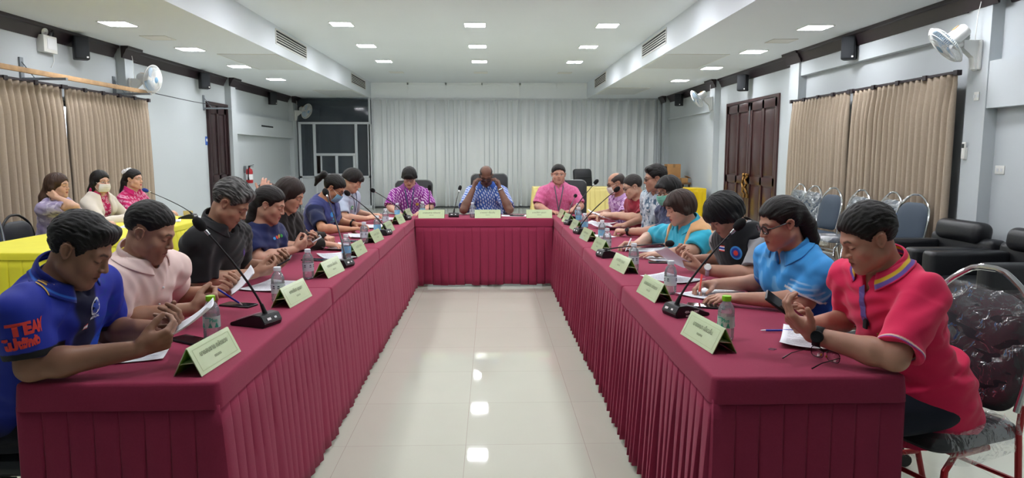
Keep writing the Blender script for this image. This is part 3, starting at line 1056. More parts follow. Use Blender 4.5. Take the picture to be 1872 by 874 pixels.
def floor_mat():
    m = bpy.data.materials.new('floor_tile'); m.use_nodes = True; MATS['floor_tile'] = m
    nt = m.node_tree; b = nt.nodes['Principled BSDF']; L = nt.links.new
    tc = nt.nodes.new('ShaderNodeTexCoord')
    br = nt.nodes.new('ShaderNodeTexBrick')
    br.offset = 0.0; br.inputs['Scale'].default_value = 1.0
    br.inputs['Brick Width'].default_value = .6; br.inputs['Row Height'].default_value = .6
    br.inputs['Mortar Size'].default_value = .0016; br.inputs['Mortar Smooth'].default_value = .2
    br.inputs['Color1'].default_value = lin4('#caccbd'); br.inputs['Color2'].default_value = lin4('#c7c9ba'); br.inputs['Mortar'].default_value = lin4('#b3aa9e')
    mp = nt.nodes.new('ShaderNodeMapping'); mp.inputs['Location'].default_value = (.13, .22, 0)
    L(tc.outputs['Object'], mp.inputs['Vector']); L(mp.outputs['Vector'], br.inputs['Vector'])
    n = nt.nodes.new('ShaderNodeTexNoise'); n.inputs['Scale'].default_value = 3; n.inputs['Detail'].default_value = 6
    L(tc.outputs['Object'], n.inputs['Vector'])
    mr = nt.nodes.new('ShaderNodeMapRange'); mr.inputs['To Min'].default_value = .97; mr.inputs['To Max'].default_value = 1.03
    L(n.outputs['Fac'], mr.inputs['Value'])
    hs = nt.nodes.new('ShaderNodeHueSaturation'); L(br.outputs['Color'], hs.inputs['Color']); L(mr.outputs['Result'], hs.inputs['Value'])
    L(hs.outputs['Color'], b.inputs['Base Color'])
    b.inputs['Roughness'].default_value = .035; b.inputs['IOR'].default_value = 1.5
floor_mat()

def S(name, m, **k):
    pass

def struct(mb, name, m, **k):
    o = mb.build(name, MATS[m] if isinstance(m, str) else m, **k); o['kind'] = 'structure'; return o

def boxlh(mb, lo, hi, bev=0.0):
    lo = Vector(lo); hi = Vector(hi)
    return mb.box((lo + hi) / 2, hi - lo, bev)

mb = MB(); boxlh(mb, (XL - .3, YF - .3, -.1), (XR + .3, YB + 3.2, 0)); struct(mb, 'floor', 'floor_tile')
# ceiling with its raised middle field
mb = MB()
boxlh(mb, (XL - .2, YF - .2, ZS), (SL, YB + 3, ZS + .1)); boxlh(mb, (SR, YF - .2, ZS), (XR + .2, YB + 3, ZS + .1))
boxlh(mb, (SL - .1, YF - .2, ZC), (SR + .1, YB + .3, ZC + .1))
boxlh(mb, (SL - .1, YF - .2, ZS + .1), (SL, YB, ZC)); boxlh(mb, (SR, YF - .2, ZS + .1), (SR + .1, YB, ZC))
struct(mb, 'ceiling', 'ceiling_paint')
# walls
mb = MB(); W0, W1, WZ0, WZ1 = 5.6, 10.2, .88, 2.12
boxlh(mb, (XL - .2, YF, 0), (XL, W0, ZS)); boxlh(mb, (XL - .2, W1, 0), (XL, YB + 3, ZS))
boxlh(mb, (XL - .2, W0, 0), (XL, W1, WZ0)); boxlh(mb, (XL - .2, W0, WZ1), (XL, W1, ZS))
struct(mb, 'wall_left', 'wall_paint')
mb = MB(); boxlh(mb, (XR, YF, 0), (XR + .2, YB + 3, ZS)); struct(mb, 'wall_right', 'wall_paint')
mb = MB(); boxlh(mb, (XL - .2, YF - .2, 0), (XR + .2, YF, ZC)); struct(mb, 'wall_front', 'wall_paint')
# window behind the left curtains
mb = MB()
for y in (W0, 7.1, 8.65, W1 - .06): boxlh(mb, (XL - .12, y, WZ0), (XL - .06, y + .06, WZ1))
for z in (WZ0, WZ1 - .06): boxlh(mb, (XL - .12, W0, z), (XL - .06, W1, z + .06))
w = struct(mb, 'window_1', 'alu_white')
mb = MB(); boxlh(mb, (XL - .1, W0, WZ0), (XL - .092, W1, WZ1))
mb.build('pane', mat('window_glass', '#ffffff', rough=.0, trans=1, ior=1.02), w)

# columns and beams along the walls
mb = MB()
for y0, y1 in ((2.4, 2.65), (6.45, 6.72), (10.39, 10.64), (14.5, 14.76), (18.95, 19.28)):
    boxlh(mb, (XL, y0, 0), (XL + .12, y1, ZS))
struct(mb, 'pillar_left', 'wall_paint')
mb = MB()
for y0, y1 in ((2.5, 2.76), (6.48, 6.76), (10.53, 10.85), (14.49, 14.8), (18.6, 18.9)):
    boxlh(mb, (XR - .12, y0, 0), (XR, y1, ZS))
struct(mb, 'pillar_right', 'wall_paint')
mb = MB(); boxlh(mb, (XL, 14.76, 1.88), (XL + .11, 18.95, 2.31)); boxlh(mb, (XL, 2.65, 1.88), (XL + .11, 6.45, 2.31)); struct(mb, 'beam_left', 'wall_paint')
mb = MB(); boxlh(mb, (XR - .09, 6.76, 2.62), (XR, 10.53, ZS)); boxlh(mb, (XR - .11, 2.76, 1.88), (XR, 6.48, 2.31))
boxlh(mb, (XR - .05, 14.8, 2.36), (XR, 18.6, 2.40)); struct(mb, 'beam_right', 'wall_paint')
# crown mouldings, stepping round the columns
def crown(name, x, sgn, segs):
    prof = [(0, 0), (0, -.165), (.016, -.165), (.024, -.150), (.034, -.120), (.055, -.090), (.075, -.045), (.100, -.035), (.108, 0)]
    mb = MB()
    for y0, y1, xo in segs:
        a = [mb.bm.verts.new((x + sgn * (xo + u), y0, ZS + v)) for u, v in prof]
        b = [mb.bm.verts.new((x + sgn * (xo + u), y1, ZS + v)) for u, v in prof]
        for i in range(len(prof)):
            j = (i + 1) % len(prof)
            mb.bm.faces.new((a[i], a[j], b[j], b[i]))
        mb.bm.faces.new(a); mb.bm.faces.new(b)
    return struct(mb, name, 'crown_wood', auto=20)
crown('trim_1', XL, 1, ((YF, 2.31, 0), (2.31, 2.74, .12), (2.74, 6.36, 0), (6.36, 6.81, .12), (6.81, 10.30, 0), (10.30, 10.73, .12), (10.73, 14.41, 0), (14.41, 14.85, .12), (14.85, 18.86, 0), (18.86, 19.37, .12), (19.37, YB + 2.8, 0)))
crown('trim_2', XR, -1, ((YF, 2.41, 0), (2.41, 2.85, .12), (2.85, 6.39, 0), (6.39, 6.85, .12), (6.85, 10.44, .09), (10.44, 10.94, .12), (10.94, 14.40, 0), (14.40, 14.89, .12), (14.89, 18.51, 0), (18.51, 18.99, .12), (18.99, YB, 0)))
# baseboards
mb = MB(); boxlh(mb, (XL, YF, 0), (XL + .015, YB, .1)); struct(mb, 'baseboard_left', 'door_wood_dark')
mb = MB(); boxlh(mb, (XR - .015, YF, 0), (XR, 11.4, .1)); boxlh(mb, (XR - .015, 14.0, 0), (XR, YB, .1)); struct(mb, 'baseboard_right', 'door_wood_dark')

# back: header over the folding partition, the partition, the glazed booth
mb = MB(); boxlh(mb, (SL, YB, ZS), (SR, YB + .1, ZC))
boxlh(mb, (SL, YB - .03, ZS - .01), (SR, YB, ZS + .06)); boxlh(mb, (SL, YB - .02, ZC - .06), (SR, YB, ZC))
for x in (-2.25, -1.21, -.23, .81, 1.81): boxlh(mb, (x - .018, YB - .02, ZS), (x + .018, YB, ZC))
struct(mb, 'wall_back', 'pvc')
mb = MB(); boxlh(mb, (XL - .2, YB + 2.9, 0), (XR + .2, YB + 3.0, ZC)); boxlh(mb, (SL + .1, YB + .15, 0), (SL + .14, YB + 2.9, ZS)); boxlh(mb, (XL, YB + .6, 2.95), (SL, YB + 2.9, ZS))
struct(mb, 'wall_behind_booth', 'dark_room')

part = empty('folding_partition', (0, YB, 0), label='pale grey pleated folding partition closing the far end of the hall', cat='partition')
mb = MB(); rnd = random.Random(4); x = SL + .03; pts = []; z0, z1 = .03, ZS - .03; k = 0
while x < XR - .12:
    w_ = .135 if rnd.random() < .75 else .10
    t = (x - SL) / (XR - SL)
    dpt = .030 + .045 * t + rnd.uniform(-.008, .010)
    pts += [(x, YB - (.0 if k % 2 else dpt)), (x + w_ - .018, YB - (dpt if k % 2 else .0))]
    x += w_; k += 1
a = [mb.bm.verts.new((p[0], p[1] - YB - .04, z0)) for p in pts]; b = [mb.bm.verts.new((p[0], p[1] - YB - .04, z1)) for p in pts]
for i in range(len(pts) - 1): mb.bm.faces.new((a[i], a[i + 1], b[i + 1], b[i]))
o = mb.build('pleated_panel', MATS['pvc'], part, auto=8, solid=.008)
mat('pvc_hinge_shade', '#cfd4d7', rough=.35)  # hinges toned darker, so pleat shading is put into their colour
mb = MB()
for i in range(1, len(pts) - 1, 2):
    if rnd.random() < .8:
        xa, xb = pts[i][0] - .006, pts[i + 1][0] + .006; yy = min(pts[i][1], pts[i + 1][1]) - YB - .048
        boxlh(mb, (xa, yy, z0), (xb, yy + .006, z1))
mb.build('hinge_shade_strips', MATS['pvc_hinge_shade'], part)
mb = MB(); boxlh(mb, (SL + .01, -.1, ZS - .05), (XR - .01, .0, ZS - .005)); mb.build('top_rail', MATS['alu_white'], part)
mb = MB(); boxlh(mb, (XR - .12, -.1, 0), (XR - .01, .0, ZS - .05), .01); boxlh(mb, (SL + .005, -.1, 0), (SL + .05, .0, ZS - .05), .01); mb.build('end_post', MATS['alu_white'], part)
mb = MB(); boxlh(mb, (SL + .05, -.09, .005), (XR - .12, -.01, .03)); mb.build('bottom_seal', MATS['slot_dark'], part)

# booth with aluminium glazing at the far left
bo = empty('glazed_booth', (0, 19.3, 0), label='white aluminium framed glass booth in the far left corner', cat='booth')
mb = MB(); X0, X1 = XL + .15, SL
boxlh(mb, (X0, 0, .05), (X1, .04, .86)); mb.build('lower_panel', MATS['alu_white'], bo)
mb = MB()
def bar(x0, x1, za, zb): boxlh(mb, (x0, -.03, za), (x1, .05, zb), .004)
bar(X0, X1, 2.27, 2.33); bar(X0, X1, .82, .88); bar(X0, X1, 0, .07)
for x in (X0, -4.80, -3.68, -3.33, X1 - .05): bar(x, x + .07, .07, 2.27)
bar(-4.74, -3.68, 1.42, 1.49); bar(-4.74, -3.68, .88, .94); bar(-4.62, -4.58, .9, 1.44); bar(-4.22, -4.15, .9, 1.44); bar(-3.74, -3.66, .9, 1.44)
boxlh(mb, (-3.30, .01, 2.33), (-3.25, .05, 2.98))
mb.build('frame', MATS['alu_white'], bo)
for x0, x1, za, zb in ((X0 + .05, -4.78, .86, 2.28), (-4.75, -3.66, 1.47, 2.28), (-4.58, -4.2, .92, 1.44), (-4.17, -3.72, .92, 1.44), (-3.62, -3.32, .86, 2.28), (X0, -3.3, 2.32, 2.95)):
    mb = MB(); boxlh(mb, (x0, .008, za), (x1, .014, zb)); mb.build('pane', MATS['reflection_grey_glass'], bo)
mb = MB(); boxlh(mb, (X0, -.02, -.0), (X0 + .001, .0, .01)); mb.bm.free()
# brown curtain just inside the booth
mat('booth_curtain', '#574a45', rough=.9)
mb = MB(); mb.grid(lambda u, v: (X0 + .08 + .42 * u, 19.62 + .03 * math.sin(u * 40), .004 + 2.26 * v), 60, 2)
tag(mb.build('curtain', MATS['booth_curtain'], auto=80, solid=.004), 'brown curtain behind the leftmost pane of the glass booth', 'curtain')

# doors
def door(name, y0, y1, z1, x, sgn, leaves, m):
    d = empty(name, (x, y0, 0)); d['kind'] = 'structure'
    mb = MB(); t = .05
    boxlh(mb, (-.03, -t, 0), (.05, 0, z1 + t)); boxlh(mb, (-.03, y1 - y0, 0), (.05, y1 - y0 + t, z1 + t)); boxlh(mb, (-.03, 0, z1), (.05, y1 - y0, z1 + t))
    mb.M = Matrix.Diagonal((sgn, 1, 1, 1)); fr = mb.build('frame', MATS[m], d)
    wl = (y1 - y0) / leaves
    for i in range(leaves):
        mb = MB(); a = i * wl + .004; b_ = (i + 1) * wl - .004
        boxlh(mb, (sgn * -.02 if sgn > 0 else 0, a, .01), (sgn * .0 if sgn > 0 else .02, b_, z1 - .004))
        st = .10; mid = (a + b_) / 2
        def rail(ya, yb, za, zb): boxlh(mb, (min(0, sgn * .022), ya, za), (max(0, sgn * .022), yb, zb), .005)
        rail(a, a + st, .01, z1 - .01); rail(b_ - st, b_, .01, z1 - .01); rail(mid - .045, mid + .045, .01, z1 - .01)
        for za, zb in ((.01, .2), (.92, 1.06), (z1 - .16, z1 - .01)): rail(a, b_, za, zb)
        for ya, yb in ((a + st, mid - .045), (mid + .045, b_ - st)):
            for za, zb in ((.2, .92), (1.06, z1 - .16)):
                boxlh(mb, (min(0, sgn * .012), ya + .035, za + .035), (max(0, sgn * .012), yb - .035, zb - .035), .004)
        mb.build('door_leaf', MATS[m], d)
    return d
dr = door('door_1', 11.5, 13.95, 2.40, XR - .002, -1, 2, 'door_wood')
hm = MB()
for k in (-1, 1):
    yy = 1.225 + k * .07
    hm.tube([(-.03, yy, .72), (-.07, yy + k * .03, .78), (-.085, yy - k * .035, .86), (-.075, yy + k * .045, .93), (-.085, yy - k * .02, 1.0), (-.06, yy + k * .02, 1.06), (-.03, yy, 1.10)], [.014, .022, .030, .026, .022, .026, .016], n=10)
    hm.sph((-.07, yy, 1.09), .028); hm.box((-.04, yy, .70), (.04, .07, .07), .01)
hm.build('door_handle', MATS['brass'], dr)
hm = MB(); boxlh(hm, (-.032, 1.21, 2.0), (-.022, 1.24, 2.32)); hm.build('bolt', MATS['plastic_grey'], dr)
door('door_2', 13.55, 14.45, 2.40, XL + .002, 1, 1, 'door_wood_dark')

# ------------------------------------------------------------------ ceiling lights
def ceiling_light(lit):
    r = empty('ceiling_light', (0, 0, 0))
    mb = MB(); s = .165
    boxlh(mb, (-s, -s, -.008), (s, -s + .012, 0)); boxlh(mb, (-s, s - .012, -.008), (s, s, 0)); boxlh(mb, (-s, -s, -.008), (-s + .012, s, 0)); boxlh(mb, (s - .012, -s, -.008), (s, s, 0))
    mb.build('frame', MATS['plastic_white'], r)
    mb = MB(); boxlh(mb, (-s + .012, -s + .012, -.006), (s - .012, s - .012, -.001)); mb.build('diffuser', MATS['led' if lit else 'led_off'], r)
    return r
lit = ceiling_light(True); off = ceiling_light(False); used = []
ORD = ['nearest', 'second nearest', 'third', 'fourth']
def put_light(proto, x, y, z, label, group):
    o = proto if proto not in used else copy_tree(proto)
    used.append(proto); o.location = (x, y, z); tag(o, label, 'ceiling light', group)
for j, y in enumerate((8.6, 10.6, 12.6, 14.7)):
    put_light(lit, -4.37, y, ZS, 'lit square ceiling panel in the left lowered ceiling, %s from the camera' % ORD[j], 'lit ceiling panels')
    put_light(lit, 3.93, y, ZS, 'lit square ceiling panel in the right lowered ceiling, %s from the camera' % ORD[j], 'lit ceiling panels')
for j, y in enumerate((10.9, 13.0, 15.1)):
    for x, n in ((-2.23, 'left'), (-.23, 'middle'), (1.78, 'right')):
        put_light(lit, x, y, ZC, 'lit square panel in the raised ceiling, %s column, %s row' % (n, ['front', 'second', 'rear'][j]), 'lit ceiling panels')
for y in (8.8, 6.7, 4.6, 2.5):
    for x in (-2.23, -.23, 1.78): put_light(lit, x, y, ZC, 'lit square panel in the raised ceiling above the tables', 'lit ceiling panels above the tables')
for y in (6.5, 4.4):
    for x in (-4.37, 3.93): put_light(lit, x, y, ZS, 'lit square panel in the lowered ceiling beside the tables', 'lit ceiling panels above the tables')
for x in (-2.23, -.23, 1.78): put_light(off, x, 17.1, ZC, 'unlit square panel in the raised ceiling before the folding partition', 'unlit ceiling panels')
for x, n in ((-4.37, 'left'), (3.93, 'right')): put_light(off, x, 9.6, ZS, 'unlit square panel in the %s lowered ceiling between lit ones' % n, 'unlit ceiling panels')

# air conditioning grilles and ceiling access panels
def ac_grille(x, y0, y1, sgn, label):
    r = empty('air_grille', (x, y0, 3.14), label=label, cat='vent', group='air conditioning outlets in the ceiling step')
    L = y1 - y0; mb = MB(); boxlh(mb, (0, 0, 0), (sgn * .004, L, .19)); mb.build('backing', MATS['slot_dark'], r)
    mb = MB(); boxlh(mb, (0, -.02, -.02), (sgn * .014, L + .02, 0)); boxlh(mb, (0, -.02, .19), (sgn * .014, L + .02, .21)); boxlh(mb, (0, -.02, 0), (sgn * .014, 0, .19)); boxlh(mb, (0, L, 0), (sgn * .014, L + .02, .19))
    mb.build('frame', MATS['plastic_white'], r)
    mb = MB()
    for k in range(4): boxlh(mb, (0, 0, .03 + k * .038), (sgn * .012, L, .044 + k * .038))
    mb.build('slats', MATS['plastic_white'], r)
ac_grille(SL, 11.0, 12.75, 1, 'long slotted air grille in the left ceiling step nearer the camera')
ac_grille(SL, 16.8, 18.6, 1, 'long slotted air grille in the left ceiling step near the booth')
ac_grille(SR, 10.75, 12.4, -1, 'long slotted air grille in the right ceiling step nearer the camera')
ac_grille(SR, 16.3, 18.0, -1, 'long slotted air grille in the right ceiling step near the partition')
for x0, x1, y0, y1, lb in ((-4.15, -3.3, 11.1, 13.0, 'grey perforated ceiling access panel at left nearer the camera'), (-4.2, -3.3, 17.1, 18.9, 'grey perforated ceiling access panel at left before the booth'),
                           (2.7, 3.65, 10.9, 12.6, 'grey perforated ceiling access panel at right nearer the camera'), (2.7, 3.65, 16.3, 18.0, 'grey perforated ceiling access panel at right before the partition')):
    r = empty('ceiling_access_panel', (x0, y0, ZS), label=lb, cat='ceiling panel', group='ceiling access panels')
    mb = MB(); boxlh(mb, (0, 0, -.006), (x1 - x0, y1 - y0, 0)); mb.build('perforated_sheet', MATS['panel_grey'], r)
    mb = MB()
    for a, b in (((-.02, -.02), (x1 - x0 + .02, 0)), ((-.02, y1 - y0), (x1 - x0 + .02, y1 - y0 + .02)), ((-.02, 0), (0, y1 - y0)), ((x1 - x0, 0), (x1 - x0 + .02, y1 - y0))):
        boxlh(mb, (*a, -.008), (*b, 0))
    mb.build('frame', MATS['plastic_white'], r)

# ------------------------------------------------------------------ curtains
def curt_mat():
    m = mat('curtain_cloth', '#a39483', rough=.9, noise=.06, nscale=60, bump=.3, bscale=400)
curt_mat()
def curtain(x, y0, y1, ztop, zbot, n, label, seed, sgn):
    rnd = random.Random(seed); L = y1 - y0
    r = empty('curtain', (x, y0, 0), label=label, cat='curtain', group='brown pleated curtains')
    ph = [rnd.uniform(-.25, .25) for _ in range(n + 2)]; am = [rnd.uniform(.6, 1.25) for _ in range(n + 2)]
    def fn(u, v):
        q = u * n; i = int(q); f = q - i
        zz = zbot + (ztop - zbot) * v; low = 1 - v
        a = (.015 + .038 * min(1, low * 6)) * (am[i] * (1 - f) + am[i + 1] * f)
        sh = (ph[i] * (1 - f) + ph[i + 1] * f) * min(1, low * 2)
        w = math.sin(2 * PI * (q + sh * .6)); w = math.copysign(abs(w) ** .7, w)
        pinch = .010 * math.exp(-((v - .955) / .012) ** 2)
        return (sgn * (a * w - pinch * .5), L * u + .012 * math.sin(q * 2.1 + v * 3) * low, zz)
    mb = MB(); mb.grid(fn, n * 12, 40); mb.build('curtain_cloth', MATS['curtain_cloth'], r, auto=80, solid=.004)
    mb = MB()
    for k in range(n // 4 + 1): boxlh(mb, (-sgn * .02, L * k / (n // 4) - .03, ztop - .02), (sgn * .03, L * k / (n // 4) + .03, ztop + .03))
    boxlh(mb, (-sgn * .03 if sgn > 0 else -.015, 0, ztop + .0), (.015 if sgn > 0 else .03, L, ztop + .025)); mb.build('track', MATS['crown_wood'], r)
    return r
curtain(-5.17, 5.2, 8.76, 2.26, .06, 30, 'brown pleated curtain on the left wall nearer the camera, behind the empty chair', 3, 1)
curtain(-5.17, 8.81, 10.9, 2.26, .06, 22, 'brown pleated curtain on the left wall nearer the bare wall, behind the seated people', 5, 1)
curtain(4.56, 8.90, 10.62, 2.24, .06, 17, 'brown pleated curtain on the right wall nearer the double door', 7, -1)
curtain(4.56, 6.84, 8.83, 2.24, .06, 19, 'brown pleated curtain on the right wall behind the armchairs', 9, -1)

# ------------------------------------------------------------------ things on the walls
mat('speaker_black', '#15171b', rough=.5); mat('speaker_grille', '#1d2126', rough=.7, bump=1, bscale=300)
def speaker():
    r = empty('wall_speaker')
    mb = MB(); boxlh(mb, (-.085, -.085, -.145), (.07, .085, .145), .015); mb.build('cabinet', MATS['speaker_black'], r)
    mb = MB(); boxlh(mb, (.071, -.072, -.13), (.08, .072, .13), .006); g = mb.build('front_grille', MATS['speaker_grille'], r)
    mb = MB(); boxlh(mb, (.081, .045, -.125), (.083, .068, -.105)); mb.build('badge', MATS['plastic_white'], g)
    mb = MB(); mb.tube([(-.14, 0, .04), (-.09, 0, .04)], .015); boxlh(mb, (-.15, -.03, 0), (-.135, .03, .09)); mb.build('bracket', MATS['plastic_grey'], r)
    mb = MB(); mb.tube([(-.09, .03, .1), (-.12, .03, .15), (-.14, .03, .19)], .004); mb.build('cable', MATS['black_rubber'], r)
    return r
sp = speaker(); first = True
for x, y, z, rz, lb in ((-5.18, 9.25, 2.79, -.9, 'black wall speaker above the left curtains, beside the emergency light'), (-5.18, 13.1, 2.78, -.9, 'black wall speaker high on the bare left wall beside a fan'),
                        (-5.18, 17.1, 2.78, -.9, 'black wall speaker above the left wall beam near the booth'), (4.54, 8.95, 2.79, PI + .9, 'black wall speaker above the right curtain'),
                        (4.56, 12.77, 2.74, PI + .9, 'black wall speaker above the wooden double door'), (4.56, 17.1, 2.77, PI + .9, 'black wall speaker on the right beside the far fan')):
    o = sp if first else copy_tree(sp); first = False
    o.location = (x, y, z); o.rotation_euler = (0, 0, rz); tag(o, lb, 'speaker', 'black wall speakers')

mat('fan_white', '#d4d5d2', rough=.45); mat('fan_blade', '#7fa6c4', rough=.3, trans=.35); mat('fan_label', '#c99a4a', rough=.5)
def fan():
    """base at the wall plate; x away from the wall"""
    r = empty('wall_fan')
    mb = MB(); boxlh(mb, (0, -.055, -.20), (.035, .055, .08), .015); mb.prism([(0.03, -.19), (.05, -.19), (.075, -.08), (.17, .0), (.17, .075), (.03, .075)], .07, Matrix.Translation((0, .035, 0)) @ Matrix.Rotation(PI / 2, 4, 'X'))
    mb.build('wall_bracket', MATS['fan_white'], r)
    mb = MB(); mb.tube([(.15, 0, .04), (.22, 0, .02), (.27, 0, .03)], [.03, .026, .03], n=12); mb.build('neck', MATS['fan_white'], r)
    h = empty('fan_head'); h.parent = r; h.location = (.28, 0, .07)
    mb = MB(); mb.lathe([(.0, -.17), (.05, -.168), (.062, -.15), (.07, -.02), (.06, .0), (.0, .005)], 28, axis=(1, 0, 0)); mo = mb.build('motor_housing', MATS['fan_white'], h)
    mb = MB(); mb.box((-.1, .0, .069), (.06, .05, .004)); mb.build('label_sticker', MATS['fan_label'], mo)
    mb = MB()
    R = .205
    for x_, s_ in ((.055, 1), (.055, -1)):
        for k in range(64):
            a = 2 * PI * k / 64; c, s2 = math.cos(a), math.sin(a)
            e = .10 if s_ > 0 else .0
            mb.tube([(.055 + s_ * .058, .045 * c, .045 * s2), (.055 + s_ * .050, .12 * c, .12 * s2), (.055 + s_ * .03, .18 * c, .18 * s2), (.055, R * c, R * s2)], .0022, n=4, caps=False)
    for rr, xx in ((R, .055), (.12, .105), (.17, .091), (.12, .005), (.17, .02)):
        mb.tube([(xx, rr * math.cos(2 * PI * k / 40), rr * math.sin(2 * PI * k / 40)) for k in range(40)], .0045 if rr == R else .002, n=6, close=True)
    mb.build('guard', MATS['fan_white'], h)
    for k in range(3):
        mb = MB()
        def bl(u, v, k=k):
            a = 2 * PI * k / 3 + (u - .5) * 1.5; rr = .03 + .145 * v * (1 - .25 * (2 * u - 1) ** 2)
            return (.05 + (u - .5) * .06, rr * math.cos(a), rr * math.sin(a))
        mb.grid(bl, 10, 8); mb.build('blade', MATS['fan_blade'], h, solid=.002)
    mb = MB(); mb.lathe([(0, .122), (.03, .12), (.046, .112), (.046, .10)], 24, axis=(1, 0, 0)); mb.build('front_cap', MATS['fan_blade'], h)
    mb = MB(); mb.tube([(.06, .02, .08), (.055, .025, .3), (.02, .03, .52)], .004, n=6); mb.build('power_cable', MATS['plastic_white'], r)
    return r
f0 = fan(); first = True
for x, y, z, rz, hrot, lb in ((XL + .12, 10.5, 2.47, 0, (0, .16, -.15), 'white wall fan on the left pillar at the end of the curtains'), (XL + .12, 19.1, 2.55, 0, (0, .35, -.40), 'white wall fan in front of the dark glass above the booth'),
                              (XR - .12, 6.62, 2.44, PI, (0, .72, -.35), 'large white wall fan on the nearest right pillar'), (XR - .12, 14.64, 2.56, PI, (0, .60, -.10), 'white wall fan on the far right pillar beyond the double door')):
    o = f0 if first else copy_tree(f0); first = False
    o.location = (x, y, z); o.rotation_euler = (0, 0, rz); tag(o, lb, 'fan', 'white wall fans')
    for c in o.children:
        if c.name.startswith('fan_head'): c.rotation_euler = hrot

el = empty('emergency_light', (XL, 8.75, 2.80), label='white emergency light box with two lamps under the left crown moulding', cat='emergency light')
mb = MB(); boxlh(mb, (0, -.13, -.14), (.09, .13, .06), .01); mb.build('box', MATS['plastic_white'], el)
mb = MB(); boxlh(mb, (.091, -.07, -.10), (.095, .11, .03), .002); mb.build('label_plate', mat('label_paper', '#dfe0e2', rough=.5), el)
for k in (-1, 1):
    mb = MB(); mb.lathe([(.0, -.05), (.025, -.05), (.045, .02), (.045, .03), (0, .028)], 20, c=(.05, k * .07, .10), axis=(1, k * .3, -.25)); mb.build('lamp', MATS['steel'], el)
mb = MB(); mb.tube([(.01, .15, .1), (.012, .16, -.02), (.012, .17, -.22), (.012, .10, -.3)], .004, n=6); mb.build('cable', MATS['plastic_white'], el)

mat('bare_wood', '#b08d66', rough=.7, noise=.2, nscale=10); mat('bracket_grey', '#7a8086', rough=.5, metal=.4)
mb = MB(); mb.box((-5.0, 8.2, 2.353), (.03, 4.9, .055), .004)
tag(mb.build('wooden_batten', MATS['bare_wood']), 'long bare wooden batten carried on wall brackets above the left curtains', 'batten')
for y, lb in ((8.3, 'grey metal wall bracket carrying the middle of the wooden batten'), (10.28, 'grey metal wall bracket carrying the far end of the wooden batten'), (13.4, 'grey metal wall bracket above the left door holding the wire')):
    mb = MB(); boxlh(mb, (XL, y - .03, 2.27), (XL + .02, y + .03, 2.55)); boxlh(mb, (XL + .02, y - .02, 2.295), (-4.83, y + .02, 2.322)); mb.tube([(XL + .02, y, 2.50), (XL + .15, y, 2.32)], .006)
    tag(mb.build('wall_bracket', MATS['bracket_grey']), lb, 'bracket', 'grey brackets on the left wall')
mb = MB(); mb.tube([(-5.0, 10.65, 2.36), (-4.98, 12.0, 2.335), (-4.95, 13.4, 2.33)], .006, n=6)
tag(mb.build('wire', MATS['black_rubber']), 'thin dark wire stretched from the batten to the bracket over the left door', 'wire')
mb = MB(); boxlh(mb, (XL, 13.40, 1.63), (XL + .006, 13.52, 1.79), .002); sg = mb.build('blue_sign', mat('sign_blue', '#3c63b5', rough=.5)); tag(sg, 'small blue square sign beside the left door', 'sign')
mb = MB(); boxlh(mb, (XL + .007, 13.43, 1.70), (XL + .008, 13.49, 1.75)); mb.build('pictogram', MATS['plastic_white'], sg)
mb = MB(); boxlh(mb, (XL + .111, 16.35, 2.09), (XL + .118, 17.2, 2.125), .003); tag(mb.build('air_slot', MATS['slot_dark']), 'short dark slot in the white beam above the extinguisher', 'slot')

fe = empty('fire_extinguisher', (-5.22, 15.38, .84), label='red fire extinguisher with white label hanging on the left wall', cat='fire extinguisher')
mat('ext_red', '#a31f26', rough=.3)
mb = MB(); mb.lathe([(0, 0), (.07, 0), (.08, .02), (.08, .34), (.065, .40), (.025, .43), (.025, .46), (0, .46)], 28); cy = mb.build('cylinder', MATS['ext_red'], fe)
mb = MB(); mb.lathe([(.0815, .10), (.0815, .26)], 28, close=True); mb.build('label_band', MATS['label_paper'], cy)
mb = MB(); mb.box((0, 0, .48), (.05, .04, .05), .006); mb.box((.05, 0, .515), (.13, .025, .015), .003, rot=(0, -.25, 0)); mb.box((.05, 0, .48), (.11, .022, .012), .003, rot=(0, .1, 0)); mb.build('valve_lever', MATS['black_plastic'], fe)
mb = MB(); mb.tube([(0, -.03, .48), (.02, -.11, .46), (.02, -.13, .36), (.01, -.115, .2), (.01, -.11, .1)], [.012, .012, .012, .012, .02], n=8); mb.build('hose', MATS['black_rubber'], fe)
mb = MB(); boxlh(mb, (XL + .001 + 5.22, -.02, .3), (-.07, .02, .5)); mb.build('wall_hook', MATS['plastic_grey'], fe)

fe.scale = (.9, .9, .74)
def remote(loc, rz, label):
    r = empty('wall_remote', loc, rz, label, 'remote control', 'air conditioner remotes on the right pillars')
    mb = MB(); boxlh(mb, (0, -.03, -.07), (.012, .03, .05), .006); mb.build('holder', MATS['plastic_white'], r)
    mb = MB(); boxlh(mb, (.012, -.025, -.06), (.03, .025, .10), .006); b = mb.build('remote_body', MATS['plastic_white'], r)
    mb = MB(); boxlh(mb, (.031, -.017, .045), (.032, .017, .085)); mb.build('display', MATS['slot_dark'], b)
remote((XR - .12, 6.7, 1.47), PI, 'white air conditioner remote in its holder on the nearest right pillar')
remote((XR - .12, 10.7, 1.45), PI, 'white air conditioner remote on the pillar between door and curtain')
def plate(y, z, x, label, s=.06):
    r = empty('wall_socket', (x, y, z), PI, label, 'socket')
    mb = MB(); boxlh(mb, (0, -s, -.04), (.008, s, .04), .003); mb.build('plate', MATS['plastic_white'], r)
    mb = MB()
    for k in (-1, 1): boxlh(mb, (.009, k * .025 - .013, -.015), (.011, k * .025 + .013, .015))
    mb.build('rocker', MATS['panel_grey'], r)
plate(6.38, 1.31, XR, 'white double socket plate on the right wall beyond the nearest pillar')
plate(6.6, 2.0, XR - .12, 'small white switch plate on the nearest right pillar below the fan', .035)
